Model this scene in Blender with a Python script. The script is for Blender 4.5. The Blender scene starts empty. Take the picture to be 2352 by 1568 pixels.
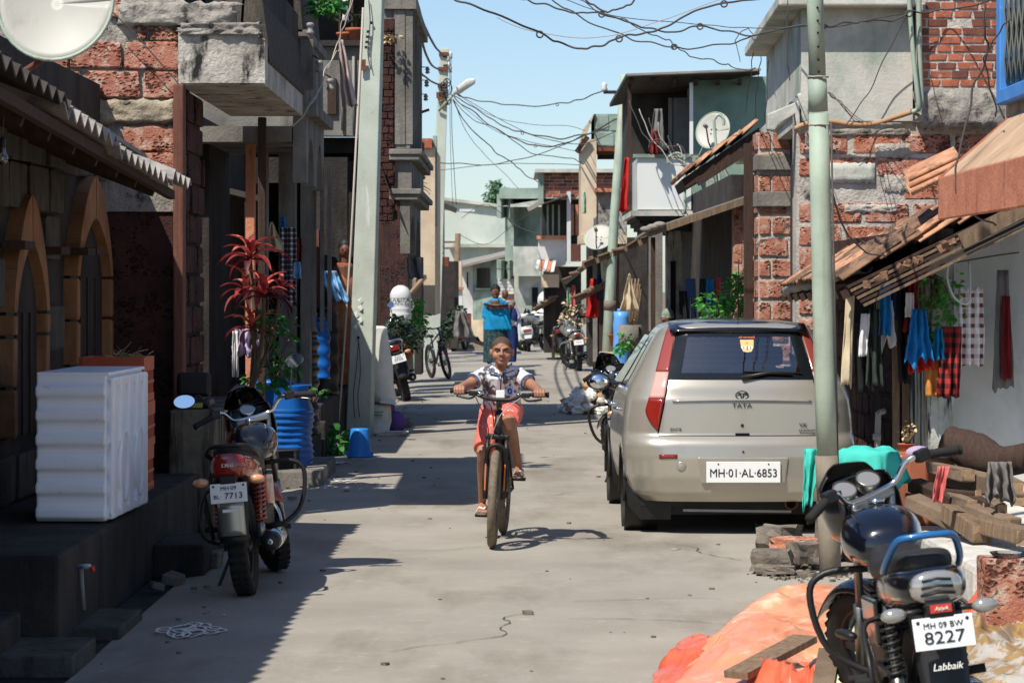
import bpy, bmesh, math, random
from mathutils import Vector, Matrix, Euler, noise
R = math.radians
V = Vector
random.seed(7)
SC = bpy.context.scene
COL = SC.collection
# ------------------------------------------------------------ camera, sky, sun, exposure
F, H0, CX, HY = 6200.0, 1.78, 1176.0, 660.0
cam = bpy.data.cameras.new('camera')
cam.sensor_width = 36.0
cam.lens = 36.0 * F / 2352.0
cam.shift_y = -124.0 / 2352.0
cam.clip_start, cam.clip_end = 0.5, 3000
cam.dof.use_dof = True
cam.dof.focus_distance = 19.5
cam.dof.aperture_fstop = 9.0
co = bpy.data.objects.new('camera', cam)
co.location = (0, 0, H0)
co.rotation_euler = (R(90), 0, 0)
COL.objects.link(co)
SC.camera = co
SUN = V((-0.44, -0.57, 1.0)).normalized()
w = bpy.data.worlds.new('World')
SC.world = w
w.use_nodes = True
nt = w.node_tree
nt.nodes.clear()
sky = nt.nodes.new('ShaderNodeTexSky')
sky.sky_type = 'NISHITA'
sky.sun_disc = False
sky.sun_elevation = math.asin(SUN.z)
sky.sun_rotation = math.atan2(SUN.x, SUN.y) % (2 * math.pi)
sky.air_density = 0.92
sky.dust_density = 0.5
sky.ozone_density = 4.2
bg = nt.nodes.new('ShaderNodeBackground')
bg.inputs['Strength'].default_value = 0.122
wo = nt.nodes.new('ShaderNodeOutputWorld')
nt.links.new(sky.outputs[0], bg.inputs[0])
nt.links.new(bg.outputs[0], wo.inputs[0])
sl = bpy.data.lights.new('sun', 'SUN')
sl.energy = 5.0
sl.angle = R(0.53)
sl.color = (1.0, 0.945, 0.87)
so = bpy.data.objects.new('sun', sl)
so.rotation_euler = SUN.to_track_quat('Z', 'Y').to_euler()
so.location = (-8, 10, 20)
COL.objects.link(so)
SC.view_settings.view_transform = 'Standard'
SC.view_settings.look = 'None'
SC.view_settings.gamma = 1.0
SC.view_settings.exposure = 0.22
SC.render.engine = 'CYCLES'
SC.cycles.max_bounces = 7
SC.cycles.transparent_max_bounces = 12
SC.cycles.use_denoising = True
# ------------------------------------------------------------ helpers
def P(x, y, Y):
 return V(((x - CX) / F * Y, Y, H0 - (y - HY) / F * Y))
def G(x, y, h=0.0):
 return P(x, y, F * (H0 - h) / (y - HY))
def lin(c):
 c /= 255.0
 return c / 12.92 if c <= 0.04045 else ((c + 0.055) / 1.055) ** 2.4
def C(r, g, b, k=1.0):
 return (lin(r) * k, lin(g) * k, lin(b) * k, 1)
def rnd(a, b):
 return random.uniform(a, b)
class MB:
 def __init__(s):
  s.v, s.f, s.mi, s.sm = [], [], [], []
  s.M, s.m = None, 0
 def add(s, vs, fs, smooth=False):
  o = len(s.v)
  if s.M is not None:
   vs = [s.M @ V(p) for p in vs]
  s.v += [tuple(p) for p in vs]
  for f in fs:
   s.f.append([i + o for i in f])
   s.mi.append(s.m)
   s.sm.append(smooth)
  return s
 def poly(s, pts):
  return s.add(pts, [list(range(len(pts)))])
 def hexa(s, p, smooth=False):
  return s.add(p, [[3, 2, 1, 0], [4, 5, 6, 7], [0, 1, 5, 4], [1, 2, 6, 5], [2, 3, 7, 6], [3, 0, 4, 7]], smooth)
 def box(s, x0, x1, y0, y1, z0, z1):
  return s.hexa([(x0, y0, z0), (x1, y0, z0), (x1, y1, z0), (x0, y1, z0), (x0, y0, z1), (x1, y0, z1), (x1, y1, z1), (x0, y1, z1)])
 def cbox(s, c, sx, sy, sz, rot=(0, 0, 0)):
  m = Matrix.Translation(V(c)) @ Euler(rot).to_matrix().to_4x4()
  a, b, d = sx / 2, sy / 2, sz / 2
  return s.hexa([m @ V(q) for q in [(-a, -b, -d), (a, -b, -d), (a, b, -d), (-a, b, -d), (-a, -b, d), (a, -b, d), (a, b, d), (-a, b, d)]])
 def bar(s, p, q, wd, ht, up=(0, 0, 1)):
  p, q = V(p), V(q)
  d = (q - p).normalized()
  sd = d.cross(V(up))
  if sd.length < 1e-4: sd = d.cross(V((1, 0, 0)))
  sd.normalize()
  u = sd.cross(d)
  a, b = sd * wd / 2, u * ht / 2
  return s.hexa([p - a - b, p + a - b, q + a - b, q - a - b, p - a + b, p + a + b, q + a + b, q - a + b])
 def rings(s, rs, caps=True, closed=False, smooth=True):
  n = len(rs[0])
  vs = [p for r in rs for p in r]
  fs = []
  k = len(rs)
  for i in range(k if closed else k - 1):
   a, b = i * n, ((i + 1) % k) * n
   for j in range(n):
    fs.append([a + j, a + (j + 1) % n, b + (j + 1) % n, b + j])
  if caps and not closed:
   fs.append(list(range(n))[::-1])
   fs.append([(k - 1) * n + j for j in range(n)])
  return s.add(vs, fs, smooth)
 def tube(s, path, r, n=8, caps=True, closed=False, sx=1.0, up=None):
  path = [V(p) for p in path]
  k = len(path)
  rs = []
  prev = None
  for i, p in enumerate(path):
   if closed: d = path[(i + 1) % k] - path[i - 1]
   else: d = path[min(i + 1, k - 1)] - path[max(i - 1, 0)]
   if d.length < 1e-9: d = V((0, 0, 1))
   d.normalize()
   if prev is None:
    a = V(up) if up else (V((0, 0, 1)) if abs(d.z) < 0.9 else V((0, 1, 0)))
   else: a = prev
   a = (a - d * a.dot(d)).normalized()
   prev = a
   b = d.cross(a)
   rr = r[i] if isinstance(r, (list, tuple)) else r
   rs.append([p + a * (rr * math.cos(t)) + b * (rr * sx * math.sin(t)) for t in [2 * math.pi * j / n for j in range(n)]])
  return s.rings(rs, caps, closed)
 def lathe(s, prof, n=16, o=(0, 0, 0), axis='Z', caps=True):
  rs = []
  o = V(o)
  for r, z in prof:
   ring = []
   for j in range(n):
    t = 2 * math.pi * j / n
    c, d = r * math.cos(t), r * math.sin(t)
    ring.append(o + (V((c, d, z)) if axis == 'Z' else V((z, c, d)) if axis == 'X' else V((d, z, c))))
   rs.append(ring)
  return s.rings(rs, caps)
 def ball(s, c, r, nu=12, nv=8, rot=None):
  if not isinstance(r, (list, tuple)): r = (r, r, r)
  c = V(c)
  m = Euler(rot).to_matrix() if rot else None
  vs, fs = [], []
  for i in range(nv + 1):
   ph = math.pi * i / nv
   for j in range(nu):
    t = 2 * math.pi * j / nu
    q = V((r[0] * math.sin(ph) * math.cos(t), r[1] * math.sin(ph) * math.sin(t), r[2] * math.cos(ph)))
    vs.append(c + (m @ q if m else q))
  for i in range(nv):
   for j in range(nu):
    fs.append([i * nu + j, (i + 1) * nu + j, (i + 1) * nu + (j + 1) % nu, i * nu + (j + 1) % nu])
  return s.add(vs, fs, True)
 def grid(s, fn, nu, nv, smooth=True):
  vs = [fn(i / nu, j / nv) for j in range(nv + 1) for i in range(nu + 1)]
  fs = [[j * (nu + 1) + i, j * (nu + 1) + i + 1, (j + 1) * (nu + 1) + i + 1, (j + 1) * (nu + 1) + i] for j in range(nv) for i in range(nu)]
  return s.add(vs, fs, smooth)
 def prism(s, pts, d):
  n = len(pts)
  pts = [V(p) for p in pts]
  return s.add(pts + [p + V(d) for p in pts], [list(range(n))[::-1], [n + i for i in range(n)]] + [[i, (i + 1) % n, n + (i + 1) % n, n + i] for i in range(n)])
 def mesh(s, name):
  me = bpy.data.meshes.new(name)
  me.from_pydata(s.v, [], s.f)
  me.polygons.foreach_set('material_index', s.mi)
  me.polygons.foreach_set('use_smooth', s.sm)
  me.update()
  return me
 def build(s, name, mat, parent=None, world=True, bev=0, sub=0, solid=0, remesh=0, smooth_it=0, kind=None, label=None, loc=None):
  if loc is not None:
   s.v = [tuple(V(p) - V(loc)) for p in s.v]
  elif parent is not None and world and parent.name in ROOTM:
   mi = ROOTM[parent.name].inverted()
   s.v = [tuple(mi @ V(p)) for p in s.v]
  me = s.mesh(name)
  if not remesh:
   bm = bmesh.new(); bm.from_mesh(me)
   bmesh.ops.recalc_face_normals(bm, faces=bm.faces)
   bm.to_mesh(me); bm.free()
  o = bpy.data.objects.new(name, me)
  COL.objects.link(o)
  for m in (mat if isinstance(mat, (list, tuple)) else [mat]):
   me.materials.append(M[m] if isinstance(m, str) else m)
  if loc is not None: o.location = loc
  if parent is not None:
   o.parent = parent
   ROOTM[o.name] = ROOTM.get(parent.name, Matrix())
  if remesh:
   md = o.modifiers.new('r', 'REMESH'); md.mode = 'VOXEL'; md.voxel_size = remesh; md.use_smooth_shade = True
  if smooth_it:
   md = o.modifiers.new('s', 'SMOOTH'); md.iterations = smooth_it; md.factor = 0.5
  if solid:
   md = o.modifiers.new('t', 'SOLIDIFY'); md.thickness = solid; md.offset = 0
  if bev:
   md = o.modifiers.new('b', 'BEVEL'); md.width = bev; md.segments = 2; md.limit_method = 'ANGLE'; md.angle_limit = R(35)
  if sub:
   md = o.modifiers.new('d', 'SUBSURF'); md.levels = sub; md.render_levels = sub
  if kind: o['kind'] = kind
  if label: o['label'] = label
  return o
ROOTM = {}
def tag(o, label, cat, group=None):
 o['label'] = label
 o['category'] = cat
 if group: o['group'] = group
 return o
def thing(name, label, cat, loc=(0, 0, 0), rot=(0, 0, 0), group=None):
 o = bpy.data.objects.new(name, None)
 o.empty_display_size = 0.1
 COL.objects.link(o)
 o.location = loc
 o.rotation_euler = rot
 ROOTM[o.name] = Matrix.Translation(V(loc)) @ Euler(rot).to_matrix().to_4x4()
 return tag(o, label, cat, group)
def one(mb, name, mat, label, cat, group=None, loc=None, **k):
 if loc is None:
  n = len(mb.v)
  loc = V((sum(p[0] for p in mb.v) / n, sum(p[1] for p in mb.v) / n, min(p[2] for p in mb.v)))
 return tag(mb.build(name, mat, loc=loc, **k), label, cat, group)
def struct(mb, name, mat, **k):
 return mb.build(name, mat, kind='structure', **k)
def pbox(mb, x0, y0, x1, y1, Y, d):
 a, b = P(x0, y1, Y), P(x1, y0, Y)
 return mb.box(a.x, b.x, Y, Y + d, a.z, b.z)
def smoothpath(pts, n=6, closed=False):
 pts = [V(p) for p in pts]
 out = []
 k = len(pts)
 for i in range(k if closed else k - 1):
  p0 = pts[(i - 1) % k] if closed or i > 0 else pts[0]
  p1, p2 = pts[i], pts[(i + 1) % k]
  p3 = pts[(i + 2) % k] if closed or i + 2 < k else pts[-1]
  for j in range(n):
   t = j / n
   out.append(0.5 * ((2 * p1) + (p2 - p0) * t + (2 * p0 - 5 * p1 + 4 * p2 - p3) * t * t + (3 * p1 - p0 - 3 * p2 + p3) * t ** 3))
 if not closed: out.append(pts[-1])
 return out
def tri(x):
 return 2 * abs(x - math.floor(x + 0.5))
# pieces: alike bricks, blocks, tiles share mesh data
_shared = {}
def rough_block(key, mat, seed, amp=0.03, nx=3, nz=2, rnd_edge=0.06):
 if key in _shared: return _shared[key]
 rs = random.Random(seed)
 bm = bmesh.new()
 bmesh.ops.create_cube(bm, size=1.0)
 bmesh.ops.bevel(bm, geom=bm.edges[:], offset=rnd_edge, segments=1, affect='EDGES', clamp_overlap=True)
 for v in bm.verts:
  v.co += V((rs.uniform(-amp, amp), rs.uniform(-amp, amp), rs.uniform(-amp, amp)))
 me = bpy.data.meshes.new(key)
 bm.to_mesh(me); bm.free()
 me.materials.append(M[mat])
 _shared[key] = me
 return me
def piece(name, me, parent, c, size, rotm=None):
 o = bpy.data.objects.new(name, me)
 COL.objects.link(o)
 o.parent = parent
 m = Matrix.Translation(V(c)) @ (rotm.to_4x4() if rotm else Matrix()) @ Matrix.Diagonal(V((size[0], size[1], size[2], 1)))
 o.matrix_local = ROOTM.get(parent.name, Matrix()).inverted() @ m
 return o
def pblk(parent, name, mat, x0, y0, x1, y1, Y, proud=0.03, var=5):
 a, b = P(x0, y1, Y), P(x1, y0, Y)
 k = random.randrange(var)
 me = rough_block('%s_%s_%d' % (name, mat, k), mat, k + 11)
 return piece(name, me, parent, ((a.x + b.x) / 2, Y - proud + 0.06, (a.z + b.z) / 2), (b.x - a.x, 0.12, b.z - a.z))
def coursed(parent, name, mats, o, u, n, ulen, z0, z1, bw, bh, gap, proud=0.012, depth=0.06, skip=None, jit=0.15, bond=0.5, amp=0.03):
 o, u, n = V(o), V(u).normalized(), V(n).normalized()
 rm = Matrix((u, -n, V((0, 0, 1)))).transposed()
 z, row, cnt = z0, 0, 0
 mats = mats if isinstance(mats, (list, tuple)) else [mats]
 while z + bh <= z1 + bh * 0.4:
  t = -bw * bond if row % 2 else 0.0
  h = min(bh, z1 - z)
  while t < ulen:
   l = bw * (1 + rnd(-jit, jit))
   a, b = max(t, 0), min(t + l, ulen)
   if b - a > bw * 0.15 and h > bh * 0.3:
    uc, zc = (a + b) / 2, z + h / 2
    if not (skip and skip(uc, zc)):
     k = random.randrange(4)
     mt = random.choice(mats)
     me = rough_block('%s_%s_%d' % (name, mt, k), mt, k, amp)
     c = o + u * uc + V((0, 0, zc)) + n * (proud * rnd(0.5, 1.3) - depth / 2)
     piece(name, me, parent, c, (b - a - gap, depth, h - gap * rnd(0.7, 1.2)), rm)
     cnt += 1
   t += l
  z += bh
  row += 1
 return cnt
def text(parent, s, mat, c, h, rotm, name='lettering', world=False, shear=0.0, ext=0.0015, bold=0.0, sx=1.0, align='CENTER', label=None):
 cu = bpy.data.curves.new('t', 'FONT')
 cu.body = s
 cu.size = h * 1.42
 cu.align_x = align
 cu.align_y = 'CENTER'
 cu.shear = shear
 cu.extrude = ext
 cu.offset = 0
 cu.resolution_u = 3
 t = bpy.data.objects.new('t', cu)
 COL.objects.link(t)
 bpy.context.view_layer.update()
 me = bpy.data.meshes.new_from_object(t.evaluated_get(bpy.context.evaluated_depsgraph_get()))
 bpy.data.objects.remove(t)
 bpy.data.curves.remove(cu)
 me.transform(Matrix.Translation(V(c)) @ rotm.to_4x4() @ Matrix.Diagonal(V((sx, 1, 1, 1))))
 if world and parent.name in ROOTM:
  me.transform(ROOTM[parent.name].inverted())
 me.materials.clear()
 me.materials.append(M[mat])
 o = bpy.data.objects.new(name, me)
 COL.objects.link(o)
 o.parent = parent
 ROOTM[o.name] = ROOTM.get(parent.name, Matrix())
 if label: o['label'] = label
 return o
FACE_CAM = Euler((R(90), 0, 0)).to_matrix()
# ------------------------------------------------------------ materials
M = {}
def mk(name, c1, c2=None, rough=0.8, metal=0.0, ns=3.0, cont=(0.35, 0.65), bump=0.0, bs=30.0, bd=6, spec=0.35, stain=None, sscale=(2, 2, 0.5), samt=(0.5, 0.7), pos=False, pits=None, coat=0.0, alpha=1.0, emit=0.0, stretch=None, rvar=0.0, dirt=None):
 m = bpy.data.materials.new(name)
 m.use_nodes = True
 t = m.node_tree
 N, L = t.nodes, t.links
 b = N['Principled BSDF']
 b.inputs['Roughness'].default_value = rough
 b.inputs['Metallic'].default_value = metal
 b.inputs['Specular IOR Level'].default_value = spec
 b.inputs['Coat Weight'].default_value = coat
 b.inputs['Coat Roughness'].default_value = 0.08
 b.inputs['Base Color'].default_value = c1
 if alpha < 1: b.inputs['Alpha'].default_value = alpha
 M[name] = m
 if c2 is None and not bump and not stain and not pits: return m
 if pos:
  vec = N.new('ShaderNodeNewGeometry').outputs['Position']
 else:
  tc = N.new('ShaderNodeTexCoord')
  oi = N.new('ShaderNodeObjectInfo')
  mm = N.new('ShaderNodeMath'); mm.operation = 'MULTIPLY'; mm.inputs[1].default_value = 37.0
  L.new(oi.outputs['Random'], mm.inputs[0])
  va = N.new('ShaderNodeVectorMath'); va.operation = 'ADD'
  L.new(tc.outputs['Object'], va.inputs[0]); L.new(mm.outputs[0], va.inputs[1])
  vec = va.outputs[0]
 def noi(scale, det=5, st=None, rg=0.6):
  n = N.new('ShaderNodeTexNoise')
  n.inputs['Scale'].default_value = scale
  n.inputs['Detail'].default_value = det
  n.inputs['Roughness'].default_value = rg
  v = vec
  if st:
   mp = N.new('ShaderNodeMapping'); mp.inputs['Scale'].default_value = st
   L.new(vec, mp.inputs[0]); v = mp.outputs[0]
  L.new(v, n.inputs['Vector'])
  return n.outputs['Fac']
 def ramp(src, a, bb):
  r = N.new('ShaderNodeMapRange')
  r.inputs['From Min'].default_value, r.inputs['From Max'].default_value = a, bb
  L.new(src, r.inputs['Value'])
  return r.outputs[0]
 def mix(f, a, bcol):
  x = N.new('ShaderNodeMix'); x.data_type = 'RGBA'
  L.new(f, x.inputs[0])
  if isinstance(a, tuple): x.inputs[6].default_value = a
  else: L.new(a, x.inputs[6])
  if isinstance(bcol, tuple): x.inputs[7].default_value = bcol
  else: L.new(bcol, x.inputs[7])
  return x.outputs[2]
 col = c1
 if c2 is not None:
  f = ramp(noi(ns, 7, stretch), *cont)
  col = mix(f, c1, c2)
  if rvar:
   r = N.new('ShaderNodeMapRange')
   r.inputs['To Min'].default_value, r.inputs['To Max'].default_value = rough - rvar, rough + rvar
   L.new(f, r.inputs['Value']); L.new(r.outputs[0], b.inputs['Roughness'])
 if stain:
  f = ramp(noi(1.0, 6, sscale, 0.65), *samt)
  col = mix(f, col, stain)
 if dirt:
  f = ramp(noi(dirt[1], 8, None, 0.7), dirt[2], dirt[3])
  col = mix(f, col, dirt[0])
 hgt = None
 if pits:
  pc, psc = pits
  vo = N.new('ShaderNodeTexVoronoi'); vo.inputs['Scale'].default_value = psc
  wv = N.new('ShaderNodeVectorMath'); wv.operation = 'MULTIPLY_ADD'
  nn = N.new('ShaderNodeTexNoise'); nn.inputs['Scale'].default_value = psc * 0.8; nn.inputs['Detail'].default_value = 3
  L.new(vec, nn.inputs['Vector'])
  L.new(nn.outputs['Color'], wv.inputs[0]); wv.inputs[1].default_value = (1.6 / psc,) * 3; L.new(vec, wv.inputs[2])
  mp = N.new('ShaderNodeMapping'); mp.inputs['Scale'].default_value = (1, 1, 1.6)
  L.new(wv.outputs[0], mp.inputs[0]); L.new(mp.outputs[0], vo.inputs['Vector'])
  big = noi(psc * 0.18, 3)
  ad = N.new('ShaderNodeMath'); ad.operation = 'ADD'
  L.new(vo.outputs['Distance'], ad.inputs[0]); L.new(ramp(big, 0.35, 0.75), ad.inputs[1])
  hgt = ramp(ad.outputs[0], 0.36, 0.78)
  col = mix(hgt, pc, col)
 if isinstance(col, tuple): b.inputs['Base Color'].default_value = col
 else: L.new(col, b.inputs['Base Color'])
 if bump or hgt is not None:
  bp = N.new('ShaderNodeBump')
  bp.inputs['Strength'].default_value = 1.0
  bp.inputs['Distance'].default_value = bump
  h = noi(bs, bd, None, 0.65)
  if hgt is not None:
   ad = N.new('ShaderNodeMath'); ad.operation = 'MULTIPLY_ADD'
   L.new(hgt, ad.inputs[0]); ad.inputs[1].default_value = 1.5; L.new(h, ad.inputs[2])
   h = ad.outputs[0]
  L.new(h, bp.inputs['Height'])
  L.new(bp.outputs[0], b.inputs['Normal'])
 return m
# ground and masonry
mk('road', C(160, 153, 141), C(137, 131, 120), 0.92, ns=0.9, cont=(0.3, 0.75), bump=0.004, bs=45, pos=True, stain=C(116, 108, 95), sscale=(0.9, 0.3, 1), samt=(0.5, 0.72), dirt=(C(182, 173, 158), 9.0, 0.58, 0.82))
mk('earth', C(140, 124, 104), C(96, 84, 70), 0.95, ns=1.5, bump=0.012, bs=18, pos=True, dirt=(C(72, 64, 54), 9, 0.55, 0.7))
mk('drain', C(56, 50, 44), C(34, 31, 28), 0.9, ns=3, bump=0.01, bs=20, pos=True)
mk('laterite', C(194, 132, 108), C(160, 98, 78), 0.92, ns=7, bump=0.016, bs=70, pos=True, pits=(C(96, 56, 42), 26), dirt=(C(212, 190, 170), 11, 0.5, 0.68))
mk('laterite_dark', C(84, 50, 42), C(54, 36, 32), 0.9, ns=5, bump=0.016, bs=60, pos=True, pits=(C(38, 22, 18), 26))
mk('laterite_pale', C(198, 128, 98), C(172, 108, 82), 0.92, ns=6, bump=0.012, bs=70, pos=True, pits=(C(120, 66, 48), 34), dirt=(C(205, 178, 156), 8, 0.5, 0.68))
mk('mortar', C(200, 192, 180), C(170, 160, 148), 0.95, ns=4, bump=0.02, bs=35, pos=True, dirt=(C(104, 94, 84), 12, 0.56, 0.72))
mk('mortar_brown', C(150, 112, 88), C(168, 150, 132), 0.95, ns=4, bump=0.02, bs=35, pos=True)
mk('plaster_old', C(196, 190, 176), C(150, 143, 132), 0.93, ns=2.5, bump=0.022, bs=22, pos=True, stain=C(38, 36, 34), sscale=(5, 5, 1.6), samt=(0.56, 0.66))
mk('plaster_lump', C(172, 166, 154), C(120, 114, 106), 0.95, ns=3.5, bump=0.04, bs=14, pos=True, dirt=(C(62, 58, 54), 7, 0.54, 0.66))
mk('plaster_yellow', C(188, 176, 150), C(142, 130, 112), 0.95, ns=4, bump=0.03, bs=18, pos=True, dirt=(C(96, 86, 76), 9, 0.55, 0.7))
mk('concrete', C(204, 201, 190), C(182, 178, 167), 0.9, ns=1.6, bump=0.006, bs=28, pos=True, stain=C(142, 154, 138), sscale=(1.6, 1.6, 1.2), samt=(0.44, 0.64))  # grey-green stain layer also paints in the green tone of the shaded wall
mk('concrete_green', C(158, 172, 158), C(128, 146, 134), 0.9, ns=1.4, bump=0.006, bs=26, pos=True, stain=C(98, 112, 102), sscale=(1.6, 1.6, 1.1), samt=(0.5, 0.68))
mk('pale_green', C(196, 203, 190), C(178, 186, 174), 0.9, ns=0.6, bump=0.004, bs=20, pos=True, stain=C(150, 166, 154), sscale=(0.8, 0.8, 0.3), samt=(0.5, 0.75))
mk('green_wall', C(142, 164, 146), C(108, 130, 116), 0.9, ns=1.1, bump=0.008, bs=22, pos=True, stain=C(180, 176, 164), sscale=(1, 1, 0.7), samt=(0.54, 0.66))
mk('grey_wall', C(136, 132, 122), C(104, 100, 93), 0.92, ns=1.8, bump=0.01, bs=24, pos=True, stain=C(76, 72, 68), sscale=(3, 3, 0.6), samt=(0.52, 0.72))
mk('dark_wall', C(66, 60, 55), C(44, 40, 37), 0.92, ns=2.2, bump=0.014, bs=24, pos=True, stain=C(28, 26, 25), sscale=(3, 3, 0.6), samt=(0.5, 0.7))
mk('stained_wall', C(128, 120, 104), C(84, 78, 68), 0.92, ns=3, bump=0.014, bs=24, pos=True, stain=C(26, 25, 24), sscale=(7, 7, 0.6), samt=(0.45, 0.58))
mk('white_wall', C(216, 214, 206), C(188, 187, 180), 0.85, ns=1.2, bump=0.004, bs=20, pos=True, stain=C(160, 160, 150), sscale=(1.5, 1.5, 0.6), samt=(0.56, 0.76))
mk('limewash', C(222, 220, 212), C(190, 186, 176), 0.9, ns=4, bump=0.02, bs=26, pos=True, dirt=(C(150, 140, 128), 6, 0.58, 0.74))
mk('white_chip', C(205, 206, 196), C(160, 162, 150), 0.88, ns=5, bump=0.012, bs=24, pos=True, stain=C(58, 54, 50), sscale=(10, 10, 1.2), samt=(0.5, 0.56))
mk('cream_wall', C(214, 196, 168), C(190, 168, 140), 0.88, ns=1.5, bump=0.005, bs=22, pos=True, stain=C(150, 128, 104), sscale=(2, 2, 0.5), samt=(0.52, 0.74))
mk('salmon', C(204, 136, 104), C(178, 110, 82), 0.75, ns=3, bump=0.01, bs=26, pos=True, stain=C(110, 72, 58), sscale=(5, 5, 1.4), samt=(0.58, 0.72))
mk('tan_slab', C(196, 166, 136), C(172, 142, 114), 0.9, ns=2.4, bump=0.008, bs=20, pos=True, stain=C(130, 106, 84), sscale=(2, 2, 1), samt=(0.54, 0.74))
mk('grey_stone', C(88, 84, 76), C(64, 62, 57), 0.9, ns=5, bump=0.012, bs=30, pos=True, stain=C(44, 44, 40), sscale=(8, 8, 2), samt=(0.52, 0.68))
mk('arch_stone', C(160, 116, 78), C(130, 90, 60), 0.85, ns=4, bump=0.006, bs=40, pos=True, stain=C(128, 78, 48), sscale=(9, 9, 1.2), samt=(0.56, 0.74))
mk('brick', C(172, 102, 76), C(138, 76, 56), 0.9, ns=9, bump=0.006, bs=50, pos=True, dirt=(C(206, 192, 178), 16, 0.6, 0.72))
mk('brick_dark', C(124, 76, 60), C(96, 58, 48), 0.9, ns=9, bump=0.006, bs=50, pos=True, dirt=(C(190, 178, 166), 16, 0.62, 0.74))
mk('rubble', C(138, 128, 114), C(88, 81, 74), 0.93, ns=8, bump=0.012, bs=30, pos=True)
mk('tile', C(206, 158, 122), C(172, 120, 90), 0.88, ns=6, bump=0.006, bs=40, dirt=(C(110, 84, 66), 8, 0.5, 0.64))
mk('tile_old', C(150, 116, 90), C(104, 78, 60), 0.9, ns=6, bump=0.008, bs=40, dirt=(C(62, 52, 44), 9, 0.48, 0.62))
mk('pole_green', C(192, 199, 183), C(170, 176, 162), 0.8, ns=1.6, bump=0.003, bs=40, pos=True, stain=C(206, 208, 196), sscale=(8, 8, 1.2), samt=(0.62, 0.7), dirt=(C(128, 136, 120), 8, 0.62, 0.76))
mk('pole_steel', C(170, 186, 166), C(142, 156, 140), 0.6, ns=2, bump=0.002, bs=50, pos=True, stain=C(136, 128, 112), sscale=(6, 6, 0.5), samt=(0.56, 0.72), dirt=(C(120, 106, 90), 10, 0.64, 0.76))
mk('pole_band', C(132, 122, 106), C(108, 100, 88), 0.7, ns=4, bump=0.003, bs=40, pos=True)
# metals, plastics, cloth
def plain(name, c, rough=0.5, metal=0.0, spec=0.4, coat=0.0, var=0.0, ns=6, **k):
 c2 = tuple(x * (1 - var) for x in c[:3]) + (1,) if var else None
 return mk(name, c, c2, rough, metal, ns=ns, spec=spec, coat=coat, **k)
plain('black_plastic', C(34, 33, 32), 0.45, var=0.3)
plain('rubber', C(36, 34, 32), 0.85, var=0.3, ns=20, bump=0.002, bs=60)
plain('rubber_dusty', C(124, 110, 92), 0.9, var=0.35, ns=30, bump=0.002, bs=90)
plain('black_paint', C(16, 16, 18), 0.22, coat=0.8)
plain('blue_black', C(13, 16, 27), 0.2, coat=1.0)
plain('blue_paint', C(30, 98, 152), 0.3, coat=0.6)
plain('red_paint', C(158, 62, 40), 0.25, coat=0.8)
plain('orange_paint', C(196, 96, 58), 0.25, coat=0.8)
plain('silver_paint', C(168, 168, 158), 0.32, 0.75, coat=0.6)
plain('white_paint', C(218, 220, 214), 0.35, coat=0.4)
plain('chrome', C(214, 214, 210), 0.12, 1.0)
plain('steel', C(150, 150, 146), 0.35, 0.9, var=0.2)
plain('dark_metal', C(64, 62, 60), 0.5, 0.7, var=0.3)
plain('rust', C(126, 72, 46), 0.85, var=0.4, ns=12, bump=0.002)
plain('seat', C(38, 37, 36), 0.6, var=0.25, ns=20, bump=0.001, bs=150)
plain('plate_white', C(232, 232, 228), 0.4)
plain('ink', C(26, 26, 28), 0.5)
plain('white_ink', C(232, 228, 218), 0.6)
plain('red_ink', C(196, 60, 44), 0.6)
plain('green_ink', C(76, 142, 104), 0.6)
plain('orange_ink', C(226, 120, 60), 0.6)
plain('gold_ink', C(206, 178, 118), 0.6)
plain('blue_ink', C(58, 120, 190), 0.6)
plain('red_lens', C(136, 34, 26), 0.12, coat=0.6, spec=0.6)
plain('red_lens_pale', C(146, 68, 60), 0.15, coat=0.6, spec=0.6)
plain('clear_lens', C(176, 172, 164), 0.07, 0.55, coat=1.0)
plain('lens_pink', C(206, 160, 148), 0.1, coat=0.8)
plain('amber_lens', C(206, 148, 108), 0.12, coat=0.8)
plain('mirror', C(226, 232, 238), 0.03, 1.0)
plain('pvc_grey', C(142, 140, 134), 0.55, var=0.18, ns=3)
plain('pvc_white', C(206, 208, 204), 0.5, var=0.12, ns=3)
plain('blue_plastic', C(14, 96, 176), 0.38, var=0.25, ns=3, dirt=(C(70, 110, 150), 7, 0.6, 0.8))
plain('blue_light', C(96, 158, 222), 0.4, var=0.1, ns=3)
plain('blue_bucket', C(46, 132, 214), 0.38, var=0.12, ns=3)
plain('tank_white', C(250, 251, 254), 0.45, var=0.06, ns=4, dirt=(C(150, 130, 110), 9, 0.64, 0.8))
plain('tank_black', C(30, 31, 32), 0.42, var=0.3, ns=4)
plain('orange_plastic', C(200, 92, 58), 0.45, var=0.2)
plain('yellow_plastic', C(176, 178, 84), 0.5, var=0.15)
plain('wood_old', C(132, 110, 88), 0.9, var=0.45, ns=5, stretch=(8, 8, 1), bump=0.006, bs=25)
plain('wood_dark', C(70, 52, 42), 0.88, var=0.4, ns=5, stretch=(8, 8, 0.8), bump=0.006, bs=25)
plain('wood_red', C(116, 74, 60), 0.85, var=0.35, ns=5, stretch=(8, 8, 0.8), bump=0.004, bs=25)
plain('wood_log', C(132, 112, 92), 0.92, var=0.4, ns=4, bump=0.012, bs=16)
plain('wood_end', C(186, 154, 118), 0.9, var=0.35, ns=14, bump=0.004, bs=40)
plain('bamboo_mat', C(84, 76, 66), 0.9, var=0.5, ns=6, stretch=(10, 10, 0.7), bump=0.01, bs=30)
plain('sheet_old', C(176, 170, 160), 0.75, var=0.35, ns=3, dirt=(C(92, 82, 74), 5, 0.5, 0.7))
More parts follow.
